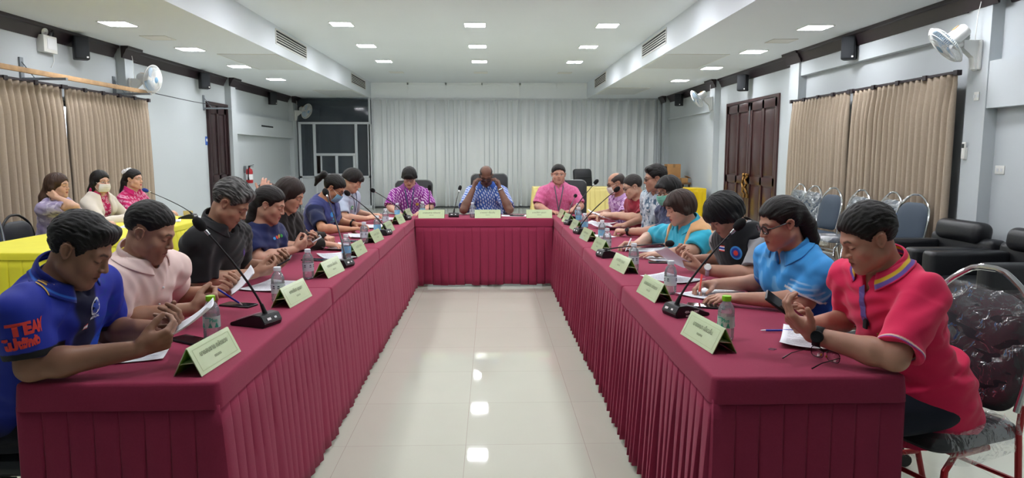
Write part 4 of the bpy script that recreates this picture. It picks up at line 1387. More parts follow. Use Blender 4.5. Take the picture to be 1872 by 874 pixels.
# ------------------------------------------------------------------ conference tables under maroon covers
mat('maroon_cloth', '#90304c', rough=.85, noise=.05, nscale=140, bump=.35, bscale=700, sheen=.08, spec=.15)
mat('table_wood', '#7a5a3c', rough=.5, noise=.15, nscale=8)
mat('yellow_cloth', '#d3ca24', rough=.75, noise=.03, nscale=8, bump=.15, bscale=500, sheen=.1)
mat('yellow_satin', '#e0bd12', rough=.38, noise=.05, nscale=6)
mat('cream_satin', '#dccb83', rough=.45, noise=.04, nscale=6)
mat('vinyl_black', '#17181b', rough=.38, noise=.1, nscale=30, bump=.35, bscale=90, spec=.5)
mat('chair_blue', '#33404f', rough=.55, bump=.2, bscale=300)
mat('chair_dark', '#1c2027', rough=.5, bump=.2, bscale=300)
mat('chrome', '#d5d7da', rough=.12, metal=1)
mat('red_tube', '#b5222c', rough=.3)
mat('office_leather', '#1d1f22', rough=.42, bump=.25, bscale=150)
mat('mesh_black', '#15171a', rough=.8)
mat('clear_film', '#ffffff', rough=.12, trans=1, ior=1.15, bump=.8, bscale=16)
mat('cardboard', '#a87d4f', rough=.85, noise=.06, nscale=12)

def film_mat():
    m = bpy.data.materials.new('plastic_wrap'); m.use_nodes = True; MATS['plastic_wrap'] = m
    nt = m.node_tree; L = nt.links.new; nt.nodes.remove(nt.nodes['Principled BSDF'])
    out = nt.nodes['Material Output']
    tr = nt.nodes.new('ShaderNodeBsdfTransparent'); gl = nt.nodes.new('ShaderNodeBsdfGlossy'); gl.inputs['Roughness'].default_value = .13
    df = nt.nodes.new('ShaderNodeBsdfDiffuse'); df.inputs['Color'].default_value = (.8, .82, .85, 1)
    tc = nt.nodes.new('ShaderNodeTexCoord'); n = nt.nodes.new('ShaderNodeTexNoise'); n.inputs['Scale'].default_value = 13; n.inputs['Detail'].default_value = 3; n.inputs['Distortion'].default_value = 1.2
    L(tc.outputs['Object'], n.inputs['Vector'])
    bp = nt.nodes.new('ShaderNodeBump'); bp.inputs['Strength'].default_value = .8; bp.inputs['Distance'].default_value = .02
    L(n.outputs['Fac'], bp.inputs['Height']); L(bp.outputs['Normal'], gl.inputs['Normal'])
    m1 = nt.nodes.new('ShaderNodeMixShader'); m2 = nt.nodes.new('ShaderNodeMixShader')
    lw = nt.nodes.new('ShaderNodeLayerWeight'); lw.inputs['Blend'].default_value = .30; L(bp.outputs['Normal'], lw.inputs['Normal'])
    mr = nt.nodes.new('ShaderNodeMapRange'); mr.inputs['To Min'].default_value = .03; mr.inputs['To Max'].default_value = .42
    L(lw.outputs['Fresnel'], mr.inputs['Value']); L(mr.outputs['Result'], m1.inputs['Fac'])
    L(tr.outputs[0], m1.inputs[1]); L(gl.outputs[0], m1.inputs[2])
    m2.inputs['Fac'].default_value = .02; L(m1.outputs[0], m2.inputs[1]); L(df.outputs[0], m2.inputs[2])
    L(m2.outputs[0], out.inputs['Surface'])
film_mat()

TZ = .755
def skirt(path, ztop, zbot, pitch, seed, amp=1.0, end=1.0):
    """knife pleats along a polyline of (x, y); the outside is to the right of the walking direction"""
    rnd = random.Random(seed)
    segs = []; tot = 0
    for a, b in zip(path[:-1], path[1:]):
        a = Vector(a); b = Vector(b); L = (b - a).length
        segs.append((tot, L, a, (b - a) / L)); tot += L
    n = max(1, round(tot / pitch)); p = tot / n
    S = []
    for k in range(n):
        d = rnd.uniform(.75, 1.25)
        for f, o in ((0.0, .0), (.06, .45), (.45, .78), (.84, 1.0), (.92, .97), (.955, .35), (.982, -.5)):
            S.append(((k + f) * p, o * d, k))
    S.append((tot, .2, n - 1))
    hem = [rnd.uniform(-.006, .012) for _ in range(n)]; sw = [rnd.uniform(-.35, .35) for _ in range(n + 1)]
    mb = MB(); rows = []
    NV = 9
    for j in range(NV + 1):
        t = j / NV; row = []
        for s, o, k in S:
            A = (.0005 + .036 * t ** .75) * amp
            s2 = min(max(s + sw[k] * p * .35 * t * t, 0), tot)
            for q in segs:
                if q[0] <= s2 <= q[0] + q[1] + 1e-6: break
            P = q[2] + q[3] * (s2 - q[0]); nx, ny = q[3].y, -q[3].x
            off = .002 + A * o * (end if abs(q[3].x) > .7 else 1.0) + .010 * t
            row.append(mb.bm.verts.new((P.x + nx * off, P.y + ny * off, ztop + (zbot + hem[k] - ztop) * t)))
        rows.append(row)
    for j in range(NV):
        for i in range(len(S) - 1):
            mb.bm.faces.new((rows[j][i], rows[j][i + 1], rows[j + 1][i + 1], rows[j + 1][i]))
    return mb

def skirted_table(x0, x1, y0, y1, path, label, seed, group='maroon skirted conference tables', cloth='maroon_cloth', drop=.085, pitch=.078, zt=TZ, amp=1.0, name='skirted_table', end=.42):
    cx, cy = (x0 + x1) / 2, (y0 + y1) / 2
    r = empty(name, (cx, cy, 0), label=label, cat='table', group=group)
    w, l = (x1 - x0), (y1 - y0)
    mb = MB(); mb.box((0, 0, zt - .022), (w - .03, l - .03, .03), .003); mb.build('tabletop', MATS['table_wood'], r)
    mb = MB()
    # fitted cover with rounded corners
    rnd = random.Random(seed)
    def ringpts(o, z, rr=.02):
        P = []
        for cx_, cy_, a0 in ((w / 2 - rr, l / 2 - rr, 0), (-w / 2 + rr, l / 2 - rr, 90), (-w / 2 + rr, -l / 2 + rr, 180), (w / 2 - rr, -l / 2 + rr, 270)):
            for k in range(5):
                a = math.radians(a0 + k * 22.5); P.append((cx_ + (rr + o) * math.cos(a), cy_ + (rr + o) * math.sin(a), z))
        out = []
        for i in range(len(P)):
            a = Vector(P[i]); b = Vector(P[(i + 1) % len(P)]); d = (b - a).length; m = max(1, int(d / .12))
            for q in range(m): out.append(a.lerp(b, q / m))
        return out
    rings = [ringpts(o, z) for o, z in ((-.012, zt + .0), (-.004, zt - .001), (.001, zt - .004), (.004, zt - .012), (.007, zt - drop * .5), (.010, zt - drop), (.006, zt - drop - .002), (.004, zt - drop * .5))]
    vs = []
    for i, rg in enumerate(rings):
        row = []
        for k, p in enumerate(rg):
            q = p.copy()
            if 3 < i < 7: q.x += .0015 * math.sin(k * 1.7 + seed) ; q.y += .0015 * math.sin(k * 2.3 + seed)
            row.append(mb.bm.verts.new(q))
        vs.append(row)
    for i in range(len(vs) - 1):
        n = len(vs[i])
        for k in range(n): mb.bm.faces.new((vs[i][k], vs[i][(k + 1) % n], vs[i + 1][(k + 1) % n], vs[i + 1][k]))
    mb.bm.faces.new(vs[0])
    mb.build('fitted_cover', MATS[cloth], r, auto=60)
    if path:
        loc = [(a - cx, b - cy) for a, b in path]
        skirt(loc, zt - drop + .012, .022, pitch, seed, amp, end).build('pleated_skirt', MATS[cloth], r, auto=50, solid=.003)
    for sx in (-1, 1):
        for sy in (-1, 1):
            mb = MB(); mb.cyl((sx * (w / 2 - .07), sy * (l / 2 - .07), 0), (sx * (w / 2 - .07), sy * (l / 2 - .07), zt - .035), .016); mb.build('leg', MATS['chrome'], r)
    return r
LX0, LX1, RX0, RX1 = -1.455, -.845, .70, 1.315
LY = [2.11, 3.665, 5.23, 6.775, 8.33]
ORDT = ['nearest the camera', 'second from the camera', 'third from the camera', 'farthest, beside the head table']
e = .003
for i in range(4):
    a, b = LY[i] + e, LY[i + 1] - e
    path = [(LX1, b), (LX1, a)]
    path = [(LX0, a), (LX1, a), (LX1, b)] if i == 0 else [(LX1, a), (LX1, b)]
    skirted_table(LX0, LX1, a, b, path, 'maroon skirted table on the left side, ' + ORDT[i], 10 + i)
    path = [(RX0, b), (RX0, a), (RX1, a)] if i == 0 else [(RX0, b), (RX0, a)]
    skirted_table(RX0, RX1, a, b, path, 'maroon skirted table on the right side, ' + ORDT[i], 20 + i)
skirted_table(LX1 + .012, RX0 - .012, 7.65, 8.25, [(LX1 + .02, 7.65), (RX0 - .02, 7.65)], 'maroon skirted head table closing the far end of the aisle', 31, pitch=.09)
# other tables
skirted_table(-3.95, -3.1, 5.05, 8.1, [(-3.95, 5.05), (-3.1, 5.05), (-3.1, 8.1), (-3.95, 8.1)], 'long bright yellow skirted table in front of the three seated people', 41, None, 'yellow_cloth', .05, .10, amp=1.3)
skirted_table(3.90, 4.48, 14.45, 15.0, [(3.90, 15.0), (3.90, 14.45), (4.48, 14.45)], 'shiny golden yellow skirted table before the cardboard boxes', 42, None, 'yellow_satin', .02, .09, amp=1.4)
skirted_table(.92, 2.56, 14.95, 15.6, [(.92, 15.6), (.92, 14.95), (2.56, 14.95)], 'pale cream yellow skirted table behind the person in the pink shirt', 43, None, 'cream_satin', .02, .11, amp=1.5)

# ------------------------------------------------------------------ stackable banquet chairs
def rrect(w, h, r, n=6):
    P = []
    for cx, cy, a0 in ((w / 2 - r, h - r, 0), (-w / 2 + r, h - r, 90), (-w / 2 + r * .6, r * .6, 180), (w / 2 - r * .6, r * .6, 270)):
        rr = r if a0 < 180 else r * .6
        for k in range(n + 1):
            a = math.radians(a0 + 90 * k / n); P.append((cx + rr * math.cos(a), cy + rr * math.sin(a)))
    return P
def cushion(mb, poly, d, bulge=.014, M=None):
    """padded panel: polygon in x,y, thickness along z, softly rounded"""
    n = len(poly); cx = sum(p[0] for p in poly) / n; cy = sum(p[1] for p in poly) / n
    def ring(s, z): return [mb.bm.verts.new((cx + (x - cx) * s, cy + (y - cy) * s, z)) for x, y in poly]
    rs = [ring(.55, d + bulge), ring(.85, d + bulge * .6), ring(.96, d), ring(1, d * .6), ring(1, d * .25), ring(.96, 0)]
    fs = [mb.bm.faces.new(rs[0]), mb.bm.faces.new(rs[-1][::-1])]
    for a, b in zip(rs[:-1], rs[1:]):
        for i in range(n): fs.append(mb.bm.faces.new((a[i], b[i], b[(i + 1) % n], a[(i + 1) % n])))
    return mb._fin([v for r in rs for v in r], fs, M)
def banquet_chair(cloth, tube, film, red=False, hb=1.0):
    """faces +y"""
    r = empty('banquet_chair')
    mb = MB(); cushion(mb, [(x, y - .22) for x, y in rrect(.42, .43, .06)], .05, .016, Matrix.Translation((0, 0, .42))); se = mb.build('seat', MATS[cloth], r)
    back = Matrix.Translation((0, -.19, .50)) @ Matrix.Rotation(math.radians(90 + 11), 4, 'X') @ Matrix.Diagonal((1, hb, 1, 1))
    poly = [(x, y) for x, y in rrect(.40, .44, .13)]
    mb = MB(); cushion(mb, poly, .022, .018, back @ Matrix.Scale(-1, 4, (0, 0, 1))); bk = mb.build('backrest', MATS[cloth], r)
    mb = MB()
    for s in (-1, 1):
        P = [(s * .205, -.02, .0), (s * .21, .04, .40), (s * .19, .20, .43)]
    fr = []
    arch = [(.205, .02), (.214, .12), (.216, .22), (.212, .30), (.198, .37), (.170, .425), (.130, .468), (.095, .495), (.065, .515), (.03, .524)]
    mb.tube([back @ Vector((x, y, -.01)) for x, y in arch] + [back @ Vector((-x, y, -.01)) for x, y in arch[::-1]], .012, n=10)
    mb.build('back_frame', MATS[tube], r)
    for s in (-1, 1):
        mb = MB(); mb.tube([(s * .205, .20, .0), (s * .205, .17, .36), (s * .20, .12, .405), (s * .20, -.05, .41)], .012, n=10); mb.build('leg', MATS['red_tube' if red else tube], r)
        mb = MB(); mb.tube([(s * .205, -.30, .0), (s * .21, -.22, .26), (s * .215, -.19, .44), (s * .215, -.20, .55)], .012, n=10); mb.build('leg', MATS['red_tube' if red else tube], r)
        if red:
            mb = MB(); mb.tube([(s * .206, .185, .18), (s * .206, .0, .22), (s * .208, -.235, .2)], .011, n=10); mb.build('side_rail', MATS['red_tube'], r)
    mb = MB(); mb.tube([(-.205, .175, .30), (.205, .175, .30)], .009); mb.build('stretcher', MATS['red_tube' if red else tube], r)
    mb = MB(); mb.tube([(-.21, -.23, .25), (.21, -.23, .25)], .009); mb.build('stretcher', MATS['red_tube' if red else tube], r)
    if film:
        rnd = random.Random(5)
        mb = MB()
        def fn(u, v):
            a = 2 * PI * u; w_ = .232 * (1 + .05 * math.sin(v * 11 + 3 * math.cos(a))); x = w_ * math.copysign(abs(math.cos(a)) ** .5, math.cos(a)); z = .045 * math.copysign(abs(math.sin(a)) ** .6, math.sin(a))
            z += .010 * math.sin(x * 40 + v * 23) + .006 * math.sin(v * 61 + x * 25)
            yy = -.05 + .50 * v
            if v > .8: x *= 1 - (v - .8) * 1.7
            return back @ Vector((x, yy + .01 * math.sin(x * 30), z))
        mb.grid(fn, 40, 26, closeu=True); mb.build('plastic_wrap', MATS['plastic_wrap'], bk, auto=80, fixn=False)
        mb = MB()
        def fs(u, v):
            a = 2 * PI * u; rr = .2 + .06 * v
            x = .235 * math.copysign(abs(math.cos(a)) ** .45, math.cos(a)) * (1 - .9 * (1 - v) ** 3); y = -.005 + .24 * math.copysign(abs(math.sin(a)) ** .45, math.sin(a)) * (1 - .9 * (1 - v) ** 3)
            z = .492 - .11 * max(0, v - .45) / .55 + .006 * math.sin(a * 9 + v * 9)
            return (x, y, z)
        mb.grid(fs, 56, 16, closeu=True); mb.build('plastic_wrap', MATS['plastic_wrap'], se, auto=80, fixn=False)
    return r
CH_FILM = banquet_chair('chair_blue', 'chrome', True)
CH_PLAIN = banquet_chair('chair_blue', 'chrome', False)
CH_DARK = banquet_chair('chair_dark', 'black_plastic', False, hb=.72)
CH_RED = banquet_chair('chair_dark', 'chrome', True, red=True)
_used = set()
def place(proto, loc, rz, label, cat, group=None):
    o = proto if proto.name not in _used else copy_tree(proto)
    _used.add(proto.name); o.location = loc; o.rotation_euler = (0, 0, rz)
    tag(o, label, cat, group); return o
GW = 'blue grey banquet chairs along the right curtains'
place(CH_FILM, (4.10, 9.75, .02), PI / 2 + .08, 'plastic wrapped blue grey chair by the right curtain, nearest the double door', 'chair', GW)
place(CH_FILM, (4.05, 9.18, .02), PI / 2 + .12, 'plastic wrapped blue grey chair beside an unwrapped one at the right curtain', 'chair', GW)
place(CH_PLAIN, (4.03, 8.62, .02), PI / 2 + .16, 'unwrapped blue grey chair with chrome frame, between wrapped chairs at the right curtain', 'chair', GW)
place(CH_FILM, (4.10, 8.10, .02), PI / 2 + .10, 'plastic wrapped blue grey chair hidden partly behind the red polo person', 'chair', GW)
place(CH_FILM, (4.18, 7.60, .02), PI / 2 + .05, 'plastic wrapped blue grey chair just left of the chair by the armchair', 'chair', GW)
place(CH_PLAIN, (4.18, 7.13, .02), PI / 2 + .22, 'unwrapped blue grey chair standing right behind the far armchair', 'chair', GW)
place(CH_PLAIN, (3.70, 15.75, 0), PI * .9, 'dark blue chair behind the golden yellow table near the boxes', 'chair')
place(CH_PLAIN, (-4.42, 6.25, 0), -PI / 2 - .55, 'empty dark chair behind the yellow table beside the left curtain', 'chair')
place(CH_RED, (1.66, 2.52, 0), PI / 2 + .35, 'plastic wrapped chair with red legs under the person in the red polo', 'chair')

# office armchairs
def office_chair(tall, arms=True, mesh=False):
    """faces +y"""
    r = empty('office_chair')
    mb = MB(); cushion(mb, [(x, y - .25) for x, y in rrect(.50, .50, .08)], .08, .02, Matrix.Translation((0, 0, .41))); mb.build('seat', MATS['office_leather'], r)
    M = Matrix.Translation((0, -.235, .47)) @ Matrix.Rotation(math.radians(90 + 9), 4, 'X') @ Matrix.Scale(-1, 4, (0, 0, 1))
    mb = MB(); cushion(mb, rrect(.49 if not mesh else .47, tall, .07), .06, .02, M); bk = mb.build('backrest', MATS['office_leather'], r)
    if mesh:
        mb = MB()
        for k in range(4): mb.tube([M @ Vector((-.20, .12 + k * .11, .082)), M @ Vector((0, .11 + k * .11, .088)), M @ Vector((.20, .12 + k * .11, .082))], .006, n=6)
        mb.build('seam', MATS['mesh_black'], bk)
    if arms:
        for s in (-1, 1):
            mb = MB(); mb.tube([(s * .26, -.20, .55), (s * .30, -.18, .66), (s * .30, .0, .675), (s * .295, .13, .655), (s * .27, .16, .55), (s * .25, .12, .44)], [.016, .020, .024, .024, .018, .016], n=10); mb.build('armrest', MATS['black_plastic'], r)
    mb = MB(); mb.cyl((0, 0, .10), (0, 0, .41), .03); mb.build('gas_column', MATS['black_plastic'], r)
    mb = MB()
    for k in range(5):
        a = 2 * PI * k / 5 + .3; mb.tube([(0, 0, .12), (.29 * math.cos(a), .29 * math.sin(a), .075)], [.03, .02], n=8)
    b = mb.build('star_base', MATS['black_plastic'], r)
    for k in range(5):
        a = 2 * PI * k / 5 + .3; c = Vector((.29 * math.cos(a), .29 * math.sin(a), .03))
        mb = MB(); mb.cyl(c + Vector((-.02, 0, 0)), c + Vector((.02, 0, 0)), .03, n=14); mb.build('caster', MATS['black_plastic'], b)
    return r
OC = office_chair(.66); OCL = office_chair(.36); OCH = office_chair(.74)
OCT = office_chair(.66, True, True)
place(OC, (-1.0, 8.86, 0), PI, 'black leather armchair behind the person in the purple patterned shirt', 'chair', 'black leather armchairs at the head table')
place(OCH, (-.02, 8.95, 0), PI, 'black leather armchair behind the person adjusting his glasses', 'chair', 'black leather armchairs at the head table')
place(OC, (.98, 8.86, 0), PI - .1, 'black leather armchair behind the person in the pink shirt', 'chair', 'black leather armchairs at the head table')
o = place(OCT, (2.22, 15.95, .0), PI + .35, 'empty black office chair standing behind the pale cream table', 'chair')
for c in o.children: pass

# ------------------------------------------------------------------ armchairs in black vinyl, facing the tables
def armchair():
    """faces +y, .86 wide"""
    r = empty('armchair')
    mb = MB(); mb.box((0, 0, .20), (.84, .80, .22), .03, 3); mb.build('base', MATS['vinyl_black'], r)
    mb = MB(); mb.box((0, .06, .37), (.52, .64, .14), .045, 4); mb.build('seat_cushion', MATS['vinyl_black'], r)
    for s in (-1, 1):
        mb = MB(); mb.box((s * .345, .02, .35), (.17, .80, .56), .04, 4); mb.build('armrest', MATS['vinyl_black'], r)
    mb = MB(); mb.box((0, -.33, .45), (.86, .18, .50), .05, 4, rot=(.08, 0, 0)); mb.build('backrest', MATS['vinyl_black'], r)
    mb = MB(); mb.box((0, -.30, .74), (.62, .19, .20), .075, 5, rot=(.12, 0, 0)); mb.build('headrest', MATS['vinyl_black'], r)
    for sx in (-1, 1):
        for sy in (-1, 1):
            mb = MB(); mb.cyl((sx * .34, sy * .32, 0), (sx * .34, sy * .32, .10), .025); mb.build('leg', MATS['black_plastic'], r)
    return r
AC = armchair()
place(AC, (4.14, 6.42, 0), PI / 2, 'black vinyl armchair with rounded headrest, farther from the camera', 'armchair', 'black vinyl armchairs on the right')
place(AC, (4.16, 5.50, 0), PI / 2, 'black vinyl armchair nearer the camera, cut off by the photo edge', 'armchair', 'black vinyl armchairs on the right')

# boxes beyond the golden table
st = empty('side_table', (4.38, 16.6, 0), label='small dark side table under the cardboard boxes', cat='table')
mb = MB(); mb.box((0, 0, .78), (.62, .6, .04), .004); mb.build('tabletop', MATS['table_wood'], st)
for sx in (-1, 1):
    for sy in (-1, 1):
        mb = MB(); mb.box((sx * .27, sy * .26, .38), (.04, .04, .76), .004); mb.build('leg', MATS['door_wood_dark'], st)
def carton(loc, s, rz, label, open_=False):
    r = empty('cardboard_box', loc, rz, label, 'box', 'cardboard boxes')
    w, d, h = s
    mb = MB(); mb.box((0, 0, h / 2), (w, d, h), .004); b = mb.build('carton', MATS['cardboard'], r)
    mb = MB(); mb.box((0, 0, h + .001), (w, .05, .002)); mb.box((0, -d / 2 - .001, h - .04), (.05, .002, .08)); mb.build('tape', mat('tape', '#8a6a45', rough=.3), r)
    if open_:
        for s_ in (-1, 1):
            mb = MB(); mb.box((s_ * (w / 2 + .03), 0, h + .02), (.10, d, .005), rot=(0, s_ * .5, 0)); mb.build('flap', MATS['cardboard'], r)
carton((4.33, 16.65, .80), (.32, .30, .43), 0, 'tall cardboard box on the dark side table by the right wall')
carton((4.42, 16.38, .80), (.36, .22, .11), .1, 'flat open cardboard box in front of the tall one', True)
mb = MB(); mb.box((4.10, 16.62, .80 + .19), (.12, .22, .38), .015); q = mb.build('small_speaker', MATS['speaker_black']); tag(q, 'black upright box beside the tall cardboard box', 'speaker')
mb = MB(); mb.box((4.10, 16.50, .80 + .19), (.09, .008, .33), .003); mb.build('front_grille', MATS['speaker_grille'], q)
# folded covers piled behind the white shirted person
mat('grey_fabric', '#9a958c', rough=.9, noise=.08, nscale=20)
for k in range(6):
    mb = MB(); mb.box((-3.02 + .012 * math.sin(k * 2.3), 13.2, .045 + .09 * k), (.42, .42, .082), .035, 3)
    q = mb.build('folded_cover', MATS['grey_fabric']); tag(q, 'grey folded cover in the pile on the floor before the booth', 'folded cover', 'pile of grey folded covers')
# chairs under the other people at the tables
GL = 'dark banquet chairs along the left tables'; GR = 'dark banquet chairs along the right tables'
# ------------------------------------------------------------------ things on the tables
mat('card_green', '#cfe0b4', rough=.16, coat=.6, noise=.02, nscale=30)
mat('card_inner', '#5e8a20', rough=.35)
mat('card_edge', '#d8dcb8', rough=.3)
mat('ink_dark', '#707a62', rough=.8); mat('ink_line', '#94a86f', rough=.6); mat('ink_black', '#1a1a1c', rough=.8)
mat('paper_white', '#e4e6ec', rough=.85)
mat('print_grey', '#9a9ca6', rough=.9)
clear_mat('pet', (.98, .99, 1.0), .06, .8, .06, .14)
clear_mat('water', (.95, .97, .99), .08, .6, .03, .05)
mat('cap_green', '#8ed01f', rough=.4); mat('cap_white', '#dfe3ea', rough=.4)
mat('label_clear', '#cfe9e0', rough=.3, alpha=.55); mat('label_white', '#d3dde6', rough=.35, alpha=.65); mat('label_sky', '#79b5d8', rough=.35)
mat('label_teal', '#2f9b82', rough=.4); mat('label_navy', '#3c4152', rough=.5)
mat('mic_black', '#121316', rough=.42, bump=.15, bscale=500); mat('mic_foam', '#0c0c0e', rough=.95, bump=1, bscale=700)
mat('mic_panel', '#8d8f93', rough=.4); mat('white_ink', '#e4e4e4', rough=.6)
mat('phone_black', '#101114', rough=.3); mat('phone_glass', '#15181d', rough=.06); mat('phone_case', '#2a2c2f', rough=.5)
mat('pen_blue', '#2038b0', rough=.3); mat('pen_white', '#d7d9e2', rough=.3); mat('foam_blue', '#1c3a8c', rough=.9, bump=1, bscale=700)

# tent shaped name cards; the written side faces +y
def name_card(line, sub):
    r = empty('name_card')
    w, h, d = .285, .098, .088; t = .0022
    mb = MB()
    for s in (-1, 1):
        a = Vector((0, s * d / 2, 0)); b = Vector((0, 0, .088)); n = Vector((0, s * .088, d / 2)).normalized()
        for x0, x1 in ((-w / 2, w / 2),):
            P = [a + n * 0, b, b + n * t + Vector((0, 0, .001)), a + n * t]
            v0 = [mb.bm.verts.new((x0, p.y, p.z)) for p in P]; v1 = [mb.bm.verts.new((x1, p.y, p.z)) for p in P]
            mb.bm.faces.new(v0[::-1]); mb.bm.faces.new(v1)
            for i in range(4): mb.bm.faces.new((v0[i], v0[(i + 1) % 4], v1[(i + 1) % 4], v1[i]))
    mb.build('card', MATS['card_green'], r, auto=20)
    mb = MB()
    for s in (-1, 1):
        q = [(s * d / 2 * .98 - s * .0006, .002), (s * .0009, .0865)]
        x0, x1 = -w / 2 + .001, w / 2 - .001
        vs = [mb.bm.verts.new((x, y - s * .0012, z)) for x, y, z in ((x0, q[0][0], q[0][1]), (x1, q[0][0], q[0][1]), (x1, q[1][0], q[1][1]), (x0, q[1][0], q[1][1]))]
        mb.bm.faces.new(vs)
    mb.build('inner_face', MATS['card_inner'], r, solid=.0005)
    mb = MB(); mb.box((0, -.003, .040), (w - .004, .046, .0018), .0005, rot=(.12, 0, 0)); mb.build('brace_strip', MATS['card_edge'], r)
    ang = math.atan2(.088, d / 2)
    F = Matrix.Translation((0, d / 2 + .0022, .002)) @ Matrix.Rotation(PI - ang, 4, 'X') @ Matrix.Rotation(0, 4, 'Z')
    # face frame: local x to the reader's right, y up the slope
    F = Matrix.Translation((0, d / 2 + .0030, .0012)) @ Matrix(((-1, 0, 0, 0), (0, -math.cos(ang), math.sin(ang), 0), (0, math.sin(ang), math.cos(ang), 0), (0, 0, 0, 1)))
    mb = MB(); mb.M = F
    W, H = w / 2 - .018, h - .012
    for x0, x1, y0, y1 in ((-W, W, .012, .0128), (-W, W, H, H + .0008), (-W, -W + .0008, .012, H), (W - .0008, W, .012, H)):
        boxlh(mb, (x0, y0, 0), (x1, y1, .0004))
    mb.build('border_line', MATS['ink_line'], r)
    for txt, size, y in ((line, .024, .064), (sub, .013, .036)):
        me = text_mesh(txt, size, bold=.0002); me.transform(F @ Matrix.Translation((0, y, .0008)))
        link('printed_name' if y > .05 else 'printed_title', me, MATS['ink_dark'], r)
    return r
NC = [('นายสมชาย กลัดยวง', 'กรรมการ'), ('นายชญา เอี้ยวลั่น', 'กรรมการ'), ('นางปรีดา บุญมา', 'กรรมการ')]
CARDS = [name_card(*t) for t in NC]
kk = [0, 0, 0]
def put_card(i, x, y, rz, label, group):
    o = CARDS[i] if not kk[i] else copy_tree(CARDS[i]); kk[i] = 1
    o.location = (x, y, TZ + .001); o.rotation_euler = (0, 0, rz); tag(o, label, 'name card', group)
ORD8 = ['first', 'second', 'third', 'fourth', 'fifth', 'sixth', 'seventh', 'last']
for j, (y, rz) in enumerate(((2.31, -PI / 2 - .08), (3.30, -PI / 2 - .10), (4.07, -PI / 2 - .12), (4.90, -PI / 2 - .06), (5.66, -PI / 2 - .1), (6.38, -PI / 2 - .05), (7.15, -PI / 2 - .1), (7.90, -PI / 2 - .06))):
    put_card([0, 2, 1, 2, 1, 0, 2, 1][j], -.945, y, rz, 'green tent name card on the left tables, %s counting from the camera' % ORD8[j], 'green name cards on the left tables')
for j, (y, rz) in enumerate(((2.51, PI / 2 + .13), (3.36, PI / 2 + .10), (4.16, PI / 2 + .13), (5.02, PI / 2 + .08), (5.70, PI / 2 + .1), (6.50, PI / 2 + .06), (7.18, PI / 2 + .1), (7.75, PI / 2 + .05))):
    put_card([1, 0, 2, 1, 2, 1, 0, 2][j], .80, y, rz, 'green tent name card on the right tables, %s counting from the camera' % ORD8[j], 'green name cards on the right tables')
for j, (x, n) in enumerate(((-.655, 'the person in purple'), (-.035, 'the person adjusting his glasses'), (.535, 'the person in the pink shirt'))):
    put_card(j, x, 7.74, PI, 'green tent name card on the head table before ' + n, 'green name cards on the head table')

# water bottles
def bottle(kind):
    r = empty('water_bottle')
    R = .031
    prof = [(0, .002), (.020, .0), (.028, .004), (.031, .014), (.030, .024), (.031, .030), (.0305, .046), (.031, .05), (.031, .094), (.0300, .099), (.031, .104), (.0295, .118), (.0235, .134), (.0150, .146), (.0135, .150), (.0135, .158)]
    mb = MB(); mb.lathe(prof, 32); mb.build('bottle_body', MATS['pet'], r, auto=50)
    wl = .125 if kind == 'plus' else .135
    wp = [(a - .0012 if a > .002 else a, z + (.0012 if z < .01 else 0)) for a, z in prof if z < wl] + [(.0255, wl), (0, wl)]
    mb = MB(); mb.lathe(wp, 32); mb.build('water', MATS['water'], r, auto=50)
    mb = MB(); mb.lathe([(.0155, .150), (.0165, .151), (.0165, .168), (.0155, .1695), (0, .170)], 28)
    for k in range(28):
        a = 2 * PI * k / 28; mb.box((.0166 * math.cos(a), .0166 * math.sin(a), .160), (.0012, .0012, .014), rot=(0, 0, a))
    mb.build('cap', MATS['cap_green' if kind == 'plus' else 'cap_white'], r)
    mb = MB(); z0, z1 = (.050, .094) if kind == 'plus' else (.046, .092)
    mb.lathe([(.0315, z0), (.0315, z1)], 40, close=True); lb = mb.build('label', MATS['label_clear' if kind == 'plus' else ('label_white' if kind == 'white' else 'label_sky')], r)
    def wrap(me, a0):
        for v in me.vertices:
            a = a0 + v.co.x / .0320; v.co = Vector((.0320 * math.cos(a), .0320 * math.sin(a), v.co.y))
        return me
    def sub(me):
        bm = bmesh.new(); bm.from_mesh(me)
        for _ in range(3):
            es = [e for e in bm.edges if e.calc_length() > .005]
            if es: bmesh.ops.subdivide_edges(bm, edges=es, cuts=1)
        bmesh.ops.triangulate(bm, faces=bm.faces[:]); bm.to_mesh(me); bm.free(); return me
    if kind == 'plus':
        for a0 in (0, PI):
            me = text_mesh('Plus', .019, bold=.0006); me.transform(Matrix.Translation((.004, .080, 0))); link('printed_word', wrap(sub(me), a0), MATS['label_teal'], lb)
        for a0 in (-1.1, -.25, .45, 2.0, 2.9, 3.6):
            mb = MB()
            for q, (dz, ww) in enumerate(((.056, .013), (.062, .008), (.067, .004))): mb.box((.0322 * math.cos(a0), .0322 * math.sin(a0), dz), (.0008, ww, .0065), rot=(0, 0, a0))
            mb.build('leaf_print', MATS['label_teal'], lb)
        for a0 in (-.5, 2.64):
            mb = MB(); mb.box((.0322 * math.cos(a0), .0322 * math.sin(a0), .0895), (.0008, .02, .003), rot=(0, 0, a0)); mb.build('printed_bar', MATS['label_teal'], lb)
    else:
        mb = MB()
        for a0 in (-.9, -.2, 1.3, 2.3, 3.3, 4.4):
            mb.box((.0320 * math.cos(a0), .0320 * math.sin(a0), .080), (.0008, .009, .006), rot=(0, 0, a0)); mb.box((.0320 * math.cos(a0), .0320 * math.sin(a0), .071), (.0008, .012, .004), rot=(0, 0, a0))
        mb.build('label_print', MATS['label_navy' if kind == 'white' else 'label_white'], lb)
    return r
BT = {k: bottle(k) for k in ('plus', 'white', 'sky')}; bu = set()
